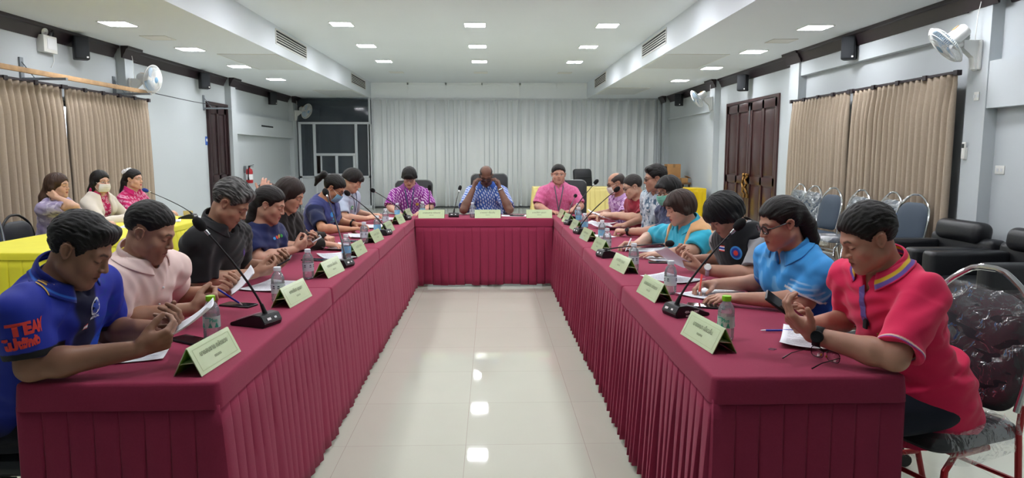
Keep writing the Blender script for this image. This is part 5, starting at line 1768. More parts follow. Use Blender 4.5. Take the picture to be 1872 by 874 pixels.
def put_bottle(kind, x, y, rz, label, group=None):
    o = BT[kind] if kind not in bu else copy_tree(BT[kind]); bu.add(kind)
    o.location = (x, y, TZ); o.rotation_euler = (0, 0, rz); tag(o, label, 'bottle', group)
put_bottle('plus', -1.055, 2.62, -1.1, 'clear water bottle with bright green cap beside the nearest left microphone', 'green capped bottles')
put_bottle('plus', .885, 2.56, -2.1, 'clear water bottle with bright green cap beside the nearest right name card', 'green capped bottles')
GLB, GRB = 'white capped bottles on the left tables', 'white capped bottles on the right tables'
for j, (k, x, y) in enumerate((('white', -1.01, 3.30), ('white', -1.03, 3.93), ('sky', -.965, 4.66), ('white', -1.0, 5.52), ('sky', -.99, 6.10), ('white', -1.04, 6.92), ('sky', -1.03, 7.72))):
    put_bottle(k, x, y, -1 + j, 'water bottle with white cap on the left tables, %s of seven counting from the camera' % (ORD8[j] if j < 6 else 'last'), GLB)
for j, (k, x, y) in enumerate((('white', .90, 3.44), ('white', .855, 4.13), ('white', .835, 4.98), ('sky', .90, 5.62), ('sky', .85, 6.30), ('sky', .885, 7.0), ('sky', .95, 7.62))):
    put_bottle(k, x, y, -2 + j, 'water bottle with white cap on the right tables, %s of seven counting from the camera' % (ORD8[j] if j < 6 else 'last'), GRB)
put_bottle('sky', -.775, 7.95, 0, 'water bottle with white cap behind the left name card of the head table')
put_bottle('white', -.205, 7.80, 0, 'water bottle with white cap beside the middle name card of the head table')

# conference microphones: base with long axis along x, the speaker sits on the +x side
def mic_base(writing=None):
    mb = MB()
    P = [(-.085, 0), (.085, 0), (.085, .012), (-.035, .052), (-.075, .050), (-.092, .020)]
    M = Matrix.Translation((0, .058, 0)) @ Matrix.Rotation(PI / 2, 4, 'X')
    mb.prism(P, .116, M)
    for v in mb.bm.verts:
        if v.co.x > .05: v.co.y *= .86
    bmesh.ops.bevel(mb.bm, geom=mb.bm.edges[:], offset=.003, segments=2, affect='EDGES')
    return mb
def microphone(loc, rz, head, label, writing=False, foam='mic_foam', group=None):
    r = empty('conference_microphone', loc, rz, label, 'microphone', group)
    b = mic_base().build('mic_base', MATS['mic_black'], r)
    sl = math.atan2(.040, .120)
    mb = MB(); mb.box((.03, 0, .0335), (.075, .07, .002), .0005, rot=(0, sl, 0)); mb.build('control_panel', MATS['mic_panel'], b)
    mb = MB(); mb.box((-.088, .022, .034), (.001, .022, .010), rot=(0, .5, 0)); mb.build('brand_plate', MATS['white_ink'], b)
    mb = MB(); mb.box((-.0865, -.02, .034), (.001, .014, .008), rot=(0, .5, 0)); mb.build('indicator_window', MATS['white_ink'], b)
    if writing:
        for txt, z, sz in (('459-66-0007', .026, .0135), ('อบต.บางโพธิ์', .0095, .0115)):
            me = text_mesh(txt, sz, bold=.0004)
            me.transform(Matrix.Translation((-.012, -.0592, z)) @ Matrix.Rotation(PI / 2, 4, 'X') if rz > 3 or True else Matrix())
            link('handwriting', me, MATS['white_ink'], b)
    R = Matrix.Rotation(-rz, 3, 'Z'); h = R @ (Vector(head) - Vector(loc))
    a = Vector((-.055, 0, .048)); d = h - a
    P = []
    mid = a + Vector((d.x * .22, d.y * .25, d.z * .40)); 
    for k in range(17):
        t = k / 16; P.append((1 - t) ** 2 * a + 2 * t * (1 - t) * mid + t * t * h)
    mb = MB(); mb.tube([a + Vector((0, 0, -.005)), a + (P[1] - a).normalized() * .045], [.011, .007], n=14); mb.build('stem_socket', MATS['mic_black'], r)
    mb = MB(); mb.tube(P, [.0048] * 12 + [.0036] * 5, n=10); mb.build('gooseneck', MATS['mic_black'], r)
    u = (P[-1] - P[-2]).normalized()
    mb = MB(); mb.tube([h - u * .035, h - u * .005], [.0060, .0065], n=12); mb.build('collar', MATS['steel'], r)
    mb = MB(); mb.tube([h - u * .012, h - u * .004, h + u * .012, h + u * .032, h + u * .046, h + u * .052], [.008, .017, .021, .020, .013, .004], n=18); mb.build('foam_windscreen', MATS[foam], r)
    return r
GM = 'black gooseneck microphones'
microphone((-.975, 2.86, TZ), PI - .35, (-1.13, 2.77, 1.165), 'black gooseneck microphone nearest the camera on the left table', group=GM)
microphone((-.96, 4.36, TZ), PI - .3, (-1.10, 4.72, 1.19), 'black gooseneck microphone on the left table before the person in navy', group=GM)
microphone((-.965, 6.11, TZ), PI - .3, (-1.13, 5.60, 1.14), 'black gooseneck microphone on the left table bent towards the masked person in the vest', group=GM)
microphone((-.955, 7.52, TZ), PI - .3, (-1.17, 7.05, 1.09), 'black gooseneck microphone at the far end of the left table', group=GM)
microphone((-.72, 8.10, TZ), PI / 2 + .3, (-.70, 8.02, 1.06), 'black gooseneck microphone in front of the person in the purple patterned shirt', group=GM)
microphone((-.415, 7.90, TZ), PI / 2, (-.355, 7.98, 1.06), 'black gooseneck microphone on the head table before the person adjusting his glasses', group=GM)
microphone((.88, 7.46, TZ), .3, (.96, 7.95, .98), 'black gooseneck microphone at the far end of the right table, lower head', group=GM)
microphone((.83, 6.95, TZ), .3, (1.05, 7.05, 1.165), 'black gooseneck microphone on the right table with a tall stem before the masked person', group=GM)
microphone((.83, 6.15, TZ), .3, (1.05, 5.88, 1.15), 'black gooseneck microphone on the right table before the person in dark red', group=GM)
microphone((.82, 4.72, TZ), .25, (1.05, 4.10, .925), 'black gooseneck microphone on the right table with its stem bent flat', group=GM)
microphone((.855, 2.98, TZ), .30, (1.05, 2.95, 1.14), 'black gooseneck microphone on the right table with white handwriting on its base', True, group=GM)
microphone((-3.32, 7.75, TZ), PI, (-3.62, 7.50, 1.07), 'gooseneck microphone with blue windscreen on the yellow table', foam='foam_blue')

# papers: slightly curled sheets with printed lines
def sheet(loc, rz, w, l, label, curl=.0, tilt=(0, 0), printed=True, group=None, n=1, name='paper_sheet', pair=None, rot=None):
    mb = MB()
    def fn(u, v):
        x, y = (u - .5) * w, (v - .5) * l
        return (x, y, curl * ((u - .5) ** 2 * 4 * .5 + (v - .5) ** 2 * 4) ** 1.5 + .0008)
    mb.grid(fn, 14, 18)
    o = mb.build(name, MATS['paper_white'], None, solid=.0006 * n)
    o.location = loc; o.rotation_euler = rot if rot else (tilt[0], tilt[1], rz)
    tag(o, label, 'paper', group)
    if printed:
        rnd = random.Random(int(abs(loc[0] * 1000 + loc[1] * 100))); mb = MB(); y = l / 2 - .03
        while y > -l / 2 + .03:
            x1 = w / 2 - .02 - (rnd.random() < .3) * rnd.uniform(.02, .07)
            if rnd.random() > .12:
                x = -w / 2 + .02
                while x < x1:
                    ww = min(rnd.uniform(.008, .03), x1 - x)
                    u0, v0 = x / w + .5, y / l + .5
                    p = [Vector(fn(u0, v0)), Vector(fn(u0 + ww / w, v0)), Vector(fn(u0 + ww / w, v0 + .0022 / l)), Vector(fn(u0, v0 + .0022 / l))]
                    mb.bm.faces.new([mb.bm.verts.new(q + Vector((0, 0, .0009 + .0006 * n))) for q in p]); x += ww + .004
            y -= .0085
        mb.build('print', MATS['print_grey'], o)
    return o
GP = 'white papers lying on the tables'
sheet((1.20, 2.53, TZ), -.45, .21, .297, 'printed paper lying beside the spectacles before the person in the red polo', .012, group=GP, n=2)
sheet((1.10, 3.42, TZ), -.9, .21, .297, 'white paper under the hands of the person in sky blue', .006, group=GP)
sheet((-1.26, 2.46, TZ), .3, .21, .297, 'white paper under the forearm of the person in royal blue', .004, group=GP)
sheet((-1.17, 3.70, TZ), -.3, .21, .297, 'white paper on the table before the person in the black shirt', .006, group=GP)
sheet((-1.05, 4.78, TZ), .5, .21, .297, 'white paper beside the microphone before the person in navy', .008, group=GP)
sheet((-1.10, 5.22, TZ), -.2, .21, .297, 'white paper under the sleeve of the person in dark brown', .015, group=GP)
sheet((-1.10, 5.98, TZ), .3, .21, .297, 'white paper before the masked person in the navy vest', .010, group=GP)
sheet((-1.13, 6.75, TZ), .2, .21, .297, 'white paper near the far left microphone', .012, group=GP)
sheet((-1.10, 7.55, TZ), -.3, .21, .297, 'white paper before the person in the pale shirt', .010, group=GP)
sheet((1.02, 3.86, TZ), .6, .21, .297, 'white paper lying before the person in the black vest', .006, group=GP)
sheet((1.15, 4.62, TZ), .2, .21, .297, 'white paper under the hand of the person in teal', .008, group=GP)
sheet((1.12, 5.05, TZ), 1.2, .21, .297, 'white paper beyond the pen hand of the person in teal', .012, group=GP)
sheet((.97, 5.93, TZ), .2, .15, .21, 'small white paper before the person in the mint mask', .004, group=GP)
sheet((1.10, 7.05, TZ), .9, .21, .297, 'white paper lying before the person in dark red', .010, group=GP)
sheet((1.10, 6.55, TZ + .012), .4, .21, .297, 'curled white paper under the hands of the person in dark red', .018, tilt=(0, .05), group=GP)
sheet((.27, 8.0, TZ), 1.5, .21, .297, 'white paper on the head table beside the phone', .002, group=GP)
sheet((-3.38, 7.45, TZ), .4, .21, .297, 'white paper on the yellow table before the person with the hair bow', .004, group=GP)
sheet((-3.30, 7.95, TZ), 1.2, .21, .297, 'white paper at the far end of the yellow table', .002, group=GP)
sheet((-3.5, 6.9, TZ), .2, .21, .297, 'white paper on the yellow table before the masked person', .002, group=GP)

def phone(loc, rot, label, case='phone_black', w=.076, l=.160, group=None):
    r = empty('smartphone', loc, 0, label, 'phone', group, rot=rot)
    mb = MB(); mb.box((0, 0, .0045), (w, l, .009), .004, 3); mb.build('phone_body', MATS[case], r)
    mb = MB(); mb.box((0, 0, .0093), (w - .006, l - .008, .0006)); mb.build('screen', MATS['phone_glass'], r)
    mb = MB(); mb.box((-w / 2 + .016, l / 2 - .025, -.0008), (.018, .034, .0022), .001); mb.build('camera_bump', MATS['phone_black'], r)
    return r
GH = 'black phones lying on the tables'
phone((-1.13, 2.60, TZ), (0, 0, 1.0), 'black phone lying behind the nearest green capped bottle at left', group=GH)
phone((-1.17, 3.22, TZ), (0, 0, 1.25), 'black phone lying beyond the paper held by the person in pale pink', group=GH)
phone((.985, 3.13, TZ), (0, 0, 1.25), 'black phone lying before the hands of the person in sky blue', w=.08, l=.17, group=GH)
phone((-1.17, 4.63, TZ), (0, 0, 1.3), 'black phone lying before the person in navy', group=GH)
phone((-1.09, 5.62, TZ), (0, 0, 1.2), 'black phone lying between the papers of the person in dark brown', group=GH)
phone((.30, 7.96, TZ + .004), (0, 0, 1.3), 'black phone lying on white paper on the head table', group=GH)
phone((1.10, 4.45, TZ), (0, 0, 1.4), 'greenish phone lying beside the wristwatch of the person in teal', case='phone_case', group=GH)

def pen(a, b, label, m='pen_blue', group='pens'):
    a = Vector(a); b = Vector(b); u = (b - a).normalized()
    r = empty('pen', a, label=label, cat='pen', group=group); L = (b - a).length
    q = u.to_track_quat('Z', 'Y'); r.rotation_mode = 'QUATERNION'; r.rotation_quaternion = q
    mb = MB(); mb.lathe([(.002, 0), (.0042, .001), (.0042, L - .022), (.0036, L - .02)], 14); mb.build('barrel', MATS[m], r)
    mb = MB(); mb.lathe([(.0038, L - .02), (.0028, L - .008), (.0008, L)], 14); mb.build('pen_tip', MATS['pen_white'], r)
    mb = MB(); boxlh(mb, (.0035, -.0015, .002), (.0055, .0015, .04), .0005); mb.build('clip', MATS[m], r)
    return r
pen((1.25, 2.66, TZ + .008), (1.06, 2.665, TZ + .008), 'blue pen lying on the printed paper before the person in the red polo')

# spectacles lying on the table near the red polo
sp_ = empty('spectacles', (1.135, 2.285, TZ), -1.2, 'thin framed spectacles lying open on the table corner before the person in the red polo', 'glasses')
rims = []
for k in (-1, 1):
    pts = [Vector((k * .034 + .027 * math.copysign(abs(math.cos(t)) ** .6, math.cos(t)), 0, .021 + .018 * math.copysign(abs(math.sin(t)) ** .7, math.sin(t)))) for t in np.linspace(0, 2 * PI, 29)[:-1]]
    mb = MB(); mb.tube(pts, .0012, n=6, close=True); mb.build('rim', MATS['metal_frame'], sp_); rims.append(pts)
    m2 = MB(); m2.bm.faces.new([m2.bm.verts.new(p) for p in pts]); m2.build('lens', MATS['lens_glass'], sp_, solid=.001)
    mb = MB(); mb.tube([(k * .061, 0, .026), (k * .066, -.004, .026), (k * .066, -.085, .018), (k * .064, -.125, .004)], [.0016, .0016, .0017, .0024], n=6); mb.build('temple', MATS['metal_frame'], sp_)
    mb = MB(); mb.sph((k * .011, -.006, .017), .0035, 10, (1, .6, 1.4)); mb.build('nose_pad', MATS['gold_metal'], sp_)
mb = MB(); mb.tube([(-.008, 0, .026), (0, .002, .030), (.008, 0, .026)], .0013, n=6); mb.build('bridge', MATS['metal_frame'], sp_)
mb = MB(); mb.tube([(-.1, .03, .004), (-.085, .045, .004), (-.07, .03, .004), (-.085, .02, .004), (-.10, .032, .004)], .0013, n=6)
q = mb.build('wire_clip', MATS['steel']); q.location = (1.09, 2.38, TZ); tag(q, 'small silver wire clip lying beside the spectacles', 'clip')
# a folded menu card and twigs on the yellow table
mb = MB(); mb.box((-3.42, 8.0, TZ + .035), (.10, .003, .07), .001, rot=(.4, 0, .3)); tag(mb.build('folded_card', mat('card_tan', '#c9b67a', rough=.7)), 'small tan folded card standing beside the blue microphone', 'card')
mat('leaf_green', '#5f9a3c', rough=.6)
pp = empty('potted_sprig', (-3.18, 8.0, TZ), label='small green leafy sprig at the far end of the yellow table', cat='plant')
mb = MB(); mb.lathe([(0, 0), (.025, 0), (.032, .045), (.028, .045), (.026, .02), (0, .02)], 20); mb.build('pot', MATS['plastic_white'], pp)
mb = MB(); rnd = random.Random(2)
for k in range(16):
    a = rnd.uniform(0, 2 * PI); l = rnd.uniform(.05, .10); t = rnd.uniform(.3, 1.0)
    d = Vector((math.cos(a) * math.sin(t), math.sin(a) * math.sin(t), math.cos(t))); s_ = d.orthogonal().normalized() * .009
    o_ = Vector((0, 0, .03)); mb.bm.faces.new([mb.bm.verts.new(p) for p in (o_, o_ + d * l * .5 + s_, o_ + d * l, o_ + d * l * .5 - s_)])
mb.build('leaves', MATS['leaf_green'], pp, solid=.001)
# ------------------------------------------------------------------ the people
mat('red_print', '#d23a34', rough=.7); mat('gold_print', '#c9a24c', rough=.6); mat('white_print', '#dfe3e8', rough=.7); mat('blue_print', '#1c3f9e', rough=.7)
mat('sky_print', '#3a8bd0', rough=.7); mat('green_print', '#3f9a4a', rough=.7); mat('grey_band', '#8d8f92', rough=.6); mat('navy_print', '#161a33', rough=.7); mat('light_blue_stripe', '#2f7fe0', rough=.65)
mat('skin_band', '#2a2118', rough=.7)
TL, TR_, TH = -PI / 2, PI / 2, PI
UP, DN = (0, 0, 1), (0, 0, -1)

def disc(r, n=28):
    mb = MB(); mb.bm.faces.new([mb.bm.verts.new((r * math.cos(2 * PI * k / n), r * math.sin(2 * PI * k / n), 0)) for k in range(n)])
    me = bpy.data.meshes.new('disc'); mb.bm.to_mesh(me); mb.bm.free(); return me
def star_bars(r, w, n=3, a0=0.0):
    mb = MB()
    for k in range(n):
        a = a0 + PI * k / n; M = Matrix.Rotation(a, 4, 'Z')
        mb.bm.faces.new([mb.bm.verts.new(M @ Vector(p)) for p in ((-w, -r, 0), (w, -r, 0), (w, r, 0), (-w, r, 0))])
    me = bpy.data.meshes.new('star'); mb.bm.to_mesh(me); mb.bm.free(); return me
def rects(L):
    mb = MB()
    for x, y, w, h, sk in L:
        mb.bm.faces.new([mb.bm.verts.new(p) for p in ((x, y, 0), (x + w, y, 0), (x + w + sk, y + h, 0), (x + sk, y + h, 0))])
    me = bpy.data.meshes.new('patch'); mb.bm.to_mesh(me); mb.bm.free(); return me
def motif(base, fg, pu, pv, ru, rv, stagger=.5, line=None):
    def f(c, V, q, s):
        ang = q[:, 0] + .8 * q[:, 1]; u = ang / pu; col = np.floor(u); v = q[:, 2] / pv + stagger * (col % 2)
        fu = u - col - .5; fv = v - np.floor(v) - .5
        d = np.sqrt((fu / ru) ** 2 + (fv / rv) ** 2)
        c = np.repeat(np.array(srgb(base))[None], len(V), 0)
        c = mixc(c, srgb(fg), sstep(1.15, .85, d))
        if line: c = mixc(c, srgb(line), sstep(.08, .02, np.abs(fu - .46)))
        return c
    return f
def blotch(cols, sc, th=.05, seed=3):
    def f(c, V, q, s):
        c = np.repeat(np.array(srgb(cols[0]))[None], len(V), 0)
        for i, col in enumerate(cols[1:]):
            n = vnoise(q * sc * (1 + .35 * i), seed + i * 5)
            c = mixc(c, srgb(col), sstep(th, th + .18, n))
        return c
    return f
def flowers(base, petal, dark, sc=.038, seed=3):
    def f(c, V, q, s):
        c = np.repeat(np.array(srgb(base))[None], len(V), 0)
        P = q[:, [0, 2]].copy(); P[:, 0] += q[:, 1] * .6
        best = np.full(len(V), 9.0); ang = np.zeros(len(V)); g = np.floor(P / sc)
        for dx in (-1, 0, 1):
            for dy in (-1, 0, 1):
                cc = g + np.array([dx, dy]); z0 = np.zeros(len(V), np.int64)
                jx = _hash(cc[:, 0].astype(np.int64), cc[:, 1].astype(np.int64), z0, seed) * .3; jy = _hash(cc[:, 0].astype(np.int64), cc[:, 1].astype(np.int64), z0, seed + 9) * .3
                d = P - (cc + .5 + np.stack([jx, jy], 1)) * sc; r = np.hypot(d[:, 0], d[:, 1]); m = r < best
                best = np.where(m, r, best); ang = np.where(m, np.arctan2(d[:, 1], d[:, 0]), ang)
        pr = sc * (.30 + .13 * np.cos(5 * ang))
        c = mixc(c, srgb(petal), sstep(pr + .002, pr - .002, best)); c = mixc(c, srgb(dark), sstep(sc * .14, sc * .09, best))
        return c
    return f
SK = dict(tan='#aa8069', dark='#8f6854', deep='#6e4c3e')
def hnd(w, d, n, pose='rest', e=None):
    r = dict(w=w, d=d, n=n, pose=pose)
    if e is not None: r['e'] = e
    return r

# ---- left tables, from the camera
p = Person((-1.61, 2.37, 0), TL, (-1.325, 2.285, 1.148), (4, 30, -4), (-1.42, 2.325, 1.035),
    [hnd((-1.125, 2.205, .835), (.80, .50, .25), (-.25, .75, .55), 'paper', (-1.415, 2.135, .802)), hnd((-1.165, 2.455, .84), (.75, -.55, .25), (-.25, -.55, .75), 'paper', (-1.42, 2.58, .80))],
    drop=.085, sh_yaw=-3, skin=SK['dark'], label='person in royal blue sports polo with red sleeve lettering, looking down at folded paper', h=.0032, bulk=1.1, armr=1.12, handscale=1.03,
    g=dict(wide=1.03, nose=1.12, jaw=1.08, lip='#5f342c', lipw=.6, stubble=.25), hair=dict(style='short', t=.014, top=.019, line=.062, quiff=True, low=-.030, amp=.005, seed=3), hairc='#0e0c0b')
def paint_l1(c, V, q, s):
    c = np.repeat(np.array(srgb('#20309a'))[None], len(V), 0)
    x, y, z = q[:, 0], q[:, 1], q[:, 2]
    fr = sstep(.02, .06, y)
    c = mixc(c, srgb('#15183a'), fr * sstep(.055, .035, np.abs(x - .02)))
    c = mixc(c, srgb('#2a55c8'), fr * sstep(.07, .06, np.abs(x + .10)) * sstep(.36, .30, z))
    n = vnoise(q * np.array([30, 30, 90]), 8)
    c = mixc(c, srgb('#173a8c'), sstep(.35, .5, n) * fr * sstep(.07, .06, np.abs(x + .10)) * .8)
    c = mixc(c, srgb('#11163c'), sstep(.10, .02, z))
    return c
sh = p.top('sports_polo', '#20309a', inf=.014, fold=.006, cuff=[(.0, .022, '#17191c')], painter=paint_l1, mname='cloth_sport', seed=2, sl=.80)
p.collar(sh, '#1d2a86', stripes=[(.78, .9, '#2f66c8')])
S_, E_ = p.S[0], p.hands[0]['E']; ua = nrm(S_ - E_); fwd_ = nrm(np.cross(ua, A3(1, 0, 0)) * 1.0)
c0 = S_ + (E_ - S_) * .50
p.decal('sleeve_word', text_mesh('TEAM', .050, bold=.0028), c0 + A3(.02, .066, 0) + ua * .054, fwd_, ua, MATS['red_print'], parent=sh, label='red TEAM lettering on the sleeve')
p.decal('sleeve_word', text_mesh('ไม่พักตัว', .037, bold=.0026), c0 + A3(.02, .050, 0) + ua * .008, fwd_, ua, MATS['red_print'], parent=sh, label='red script under TEAM on the sleeve')
ch = p.Pv + p.up * p.ln * .87 - p.lat * .015
p.decal('chest_badge', disc(.034), ch, -p.lat, p.up, MATS['white_print'], parent=sh, label='round white badge')
p.decal('badge_star', star_bars(.027, .0085), ch, -p.lat, p.up, MATS['blue_print'], .0026, sh, label='blue six armed star on the badge')
p.decal('badge_word', text_mesh('MEDICAL', .012, bold=.0004), ch - p.up * .041, -p.lat, p.up, MATS['white_print'], .002, sh)
p.decal('shoulder_stripes', rects([(-.04 + .022 * k, -.03, .008, .06, .02) for k in range(4)]), p.N - p.up * .06 + p.lat * .115 - p.fw * .02, p.lat * .8 + p.fw * .3, nrm(-p.fw + p.up * .5) * -1, MATS['gold_print'], .0015, sh, label='gold slanted shoulder stripes')
p.decal('flag_patch', rects([(-.014, -.010, .028, .004, 0), (-.014, .006, .028, .004, 0)]), p.Pv + p.up * p.ln * .76 + p.lat * .035, -p.lat, p.up, MATS['red_print'], .0015, sh)
p.decal('flag_stripe', rects([(-.014, -.006, .028, .012, 0)]), p.Pv + p.up * p.ln * .76 + p.lat * .035, -p.lat, p.up, MATS['white_print'], .0015, sh)
p.decal('gold_chest_print', rects([(-.02, -.03, .03, .035, .01), (.0, .012, .02, .03, .004)]), p.Pv + p.up * p.ln * .38 + p.lat * .0, -p.lat, p.up, MATS['gold_print'], .0015, sh, label='gold print on the lower chest')
p.legs(); P_L1 = p

p = Person((-1.58, 2.90, 0), TL, (-1.35, 2.80, 1.150), (4, 25, 0), (-1.41, 2.845, 1.025),
    [hnd((-1.20, 2.80, .835), (.72, .62, .22), (-.35, .7, .5), 'grip', (-1.465, 2.72, .805)), hnd((-1.205, 3.10, .845), (.85, -.45, .2), (-.2, -.6, .75), 'paper', (-1.46, 3.17, .805))],
    skin=SK['tan'], label='person in pale pink short sleeved shirt reading a paper, blue pen in hand', h=.0033, bulk=1.0, armr=1.05,
    g=dict(wide=1.02, nose=1.05, jaw=1.03, lip='#8a4a42', stubble=.2), hair=dict(style='short', t=.008, top=.015, line=.064, low=.008, amp=.004, seed=5, fade=.04))
sh = p.top('short_sleeved_shirt', '#e6cdc6', inf=.016, fold=.007, seed=4, sl=.86, sleeve_r=1.3, vneck=.07)
p.collar(sh, '#e6cdc6', w=.046, gap=28)
mb = MB()
for k in range(4):
    q = p.press(p.N - p.up * (.10 + .075 * k) + p.fw * .35, -p.fw, .001); mb.sph(q, .005, 10)
mb.build('shirt_buttons', MATS['white_print'], sh); p.legs(); P_L2 = p

p = Person((-1.60, 3.76, 0), TL, (-1.345, 3.665, 1.205), (4, 38, 0), (-1.44, 3.715, 1.075),
    [hnd((-1.255, 3.70, .825), (.85, .45, .15), (-.1, .6, .75), 'paper', (-1.47, 3.545, .81)), hnd((-1.23, 3.95, .83), (.8, -.5, .2), (-.1, -.5, .8), 'paper', (-1.46, 4.02, .81))],
    skin=SK['tan'], label='grey haired person in black collared shirt bending over a phone', h=.0037, bulk=1.14, armr=1.08, sw=.178,
    g=dict(wide=1.04, nose=1.15, jaw=1.05, lip='#8a4a40', stubble=.35), hair=dict(style='short', t=.015, top=.026, line=.066, quiff=True, amp=.006, grey=.75, seed=6, low=-.01), hairc='#23211f')
sh = p.top('collared_shirt', '#1b1b1d', inf=.018, fold=.007, seed=6, sl=.92, sleeve_r=1.6, vneck=.07)
p.collar(sh, '#1e1e20', w=.046, gap=28)
p.decal('pocket_print', rects([(-.012, -.025, .02, .05, .004)]), p.Pv + p.up * p.ln * .74 - p.lat * .08, -p.lat, p.up, mat('pocket_purple', '#5b3f8a', rough=.7, noise=.5, nscale=90), .0015, sh, label='purple patterned trim at the chest pocket')
p.legs(); P_L3 = p

p = Person((-1.56, 4.58, 0), TL, (-1.405, 4.495, 1.139), (2, 22, 0), (-1.48, 4.55, .99),
    [hnd((-1.295, 4.62, .83), (.72, .50, .45), (-.3, .6, .5), 'paper', (-1.44, 4.335, .81)), hnd((-1.275, 4.89, .825), (.75, -.5, .45), (-.2, -.5, .6), 'paper', (-1.46, 4.85, .81))],
    skin='#bb8d77', label='person with dark tied hair in navy t-shirt with small coloured flowers', h=.0042, bulk=.92, sw=.165, armr=.95, bust=.022, handscale=.92,
    g=dict(wide=.97, nose=.95, jaw=.92, cheek=1.08, lip='#9a4a46'),
    hair=dict(style='pony', t=.013, line=.064, amp=.003, seed=8, locks=[([(0, -.075, .01), (.0, -.085, -.06), (.01, -.080, -.15), (.012, -.065, -.24)], [.048, .045, .036, .018])]), hairc='#1a1412')
sh = p.top('t_shirt', '#1f2650', inf=.010, fold=.005, seed=8, sl=.66, vneck=.02)
for k, m_ in enumerate(('sky_print', 'red_print', 'gold_print', 'green_print')):
    p.decal('printed_flower', star_bars(.013, .004, 4), p.Pv + p.up * p.ln * .84 + p.lat * (.05 - .032 * k), -p.lat, p.up, MATS[m_], .0015, sh)
p.legs(); P_L4 = p

p = Person((-1.90, 5.88, 0), TL, (-1.86, 5.94, 1.10), (0, 15, -6), (-1.93, 5.93, .95),
    [hnd((-1.80, 5.60, 1.13), (.12, .45, .95), (-.2, .9, -.2), 'rest', (-1.85, 5.46, .93)), hnd((-1.70, 6.12, .80), (.9, -.2, -.1), DN, 'rest')],
    skin='#c7957f', label='person in taupe top resting head on raised hand behind the person in navy', h=.006, bulk=.9, sw=.16, armr=.85, g=dict(wide=.96),
    hair=dict(style='long', t=.013, len=-.16, amp=.004, seed=9), hairc='#2a1c16')
sh = p.top('blouse', '#7d6a5c', inf=.012, fold=.005, seed=9, sl=.55); p.legs()

p = Person((-1.60, 5.13, 0), TL, (-1.42, 5.015, 1.173), (-4, 27, 0), (-1.505, 5.08, 1.02),
    [hnd((-1.235, 5.19, .795), (.95, .15, -.1), DN, 'rest', (-1.45, 4.98, .815)), hnd((-1.31, 5.56, .80), (.6, -.75, -.05), (.1, .1, -1), 'grip', (-1.47, 5.42, .815))],
    skin='#c4927a', label='person with shoulder length dark hair in a dark brown long sleeved top, writing', h=.0046, bulk=.95, sw=.17, armr=.95, bust=.02, handscale=.93,
    g=dict(wide=.97, nose=.95, jaw=.93, lip='#96433f'), hair=dict(style='side', t=.017, len=-.13, line=.066, amp=.004, seed=11, locks=[([(0, -.08, -.05), (-.03, -.09, -.13), (-.05, -.07, -.2)], [.05, .045, .02])]), hairc='#2a1d18')
sh = p.top('long_sleeved_top', '#1f1a19', sleeve='long', inf=.011, fold=.006, seed=10); p.watch(1, 'steel', 'watch_dark', fr=.013); p.legs()

p = Person((-1.64, 6.42, 0), TL, (-1.40, 6.32, 1.158), (-2, 36, 0), (-1.53, 6.37, 1.03),
    [hnd((-1.25, 6.15, .80), (.9, .35, .05), DN, 'pinch', (-1.44, 6.0, .82)), hnd((-1.285, 6.62, .80), (.85, -.35, 0), DN, 'rest', (-1.48, 6.72, .82))],
    skin='#b98567', label='person in navy vest with blue face mask, glasses and ponytail', h=.0052, bulk=1.05, sw=.18, bust=.015, g=dict(wide=1.0, jaw=.95),
    hair=dict(style='pony', t=.016, line=.058, amp=.003, seed=12, locks=[([(0, -.105, .045), (0, -.155, .05), (0, -.175, -.02), (.0, -.165, -.09)], [.022, .030, .028, .012])]), hairc='#15120f')
sh = p.top('t_shirt', '#1c2344', inf=.012, fold=.005, seed=12, sl=.8)
ve = p.top('vest', '#40467a', arms=False, armhole=True, inf=.026, fold=.005, seed=13, vneck=.16, neckr=.075, opening=.03)
p.decal('vest_badge', disc(.028), p.Pv + p.up * p.ln * .82 + p.lat * .085, -p.lat, p.up, MATS['sky_print'], .0015, ve)
p.decal('vest_lettering', rects([(-.05, 0, .10, .006, 0), (-.012, .018, .024, .014, 0)]), p.Pv + p.up * p.ln * .68 + p.lat * .06, -p.lat, p.up, mat('teal_print', '#3f9aa8', rough=.7), .0015, ve)
p.mask('mask_blue'); p.glasses(); p.watch(1, 'black_plastic', 'watch_dark', fr=.014); p.legs()

p = Person((-1.60, 7.44, 0), TL, (-1.42, 7.285, 1.19), (-4, 30, 0), (-1.51, 7.35, 1.04),
    [hnd((-1.275, 7.18, .80), (.9, .3, .2), (0, .4, -.9), 'pinch', (-1.47, 7.06, .82)), hnd((-1.30, 7.62, .80), (.85, -.4, .1), DN, 'rest', (-1.5, 7.72, .82))],
    skin='#c79a80', label='person with short dark fringe in pale blue grey shirt with green badge', h=.0056, bulk=.92, sw=.165, g=dict(wide=.98, jaw=.94, nose=.95),
    hair=dict(style='bob', t=.016, top=.022, len=-.012, fringe=.034, amp=.003, seed=14), hairc='#181311')
sh = p.top('shirt', '#a9b3c6', inf=.014, fold=.005, seed=14, sl=.8); p.collar(sh, '#a9b3c6')
p.decal('green_badge', disc(.022), p.Pv + p.up * p.ln * .74 + p.lat * .07, -p.lat, p.up, MATS['green_print'], .0015, sh)
p.decal('badge_mark', star_bars(.012, .004, 2), p.Pv + p.up * p.ln * .74 + p.lat * .07, -p.lat, p.up, MATS['white_print'], .003, sh); p.lanyard(length=.22); p.legs()

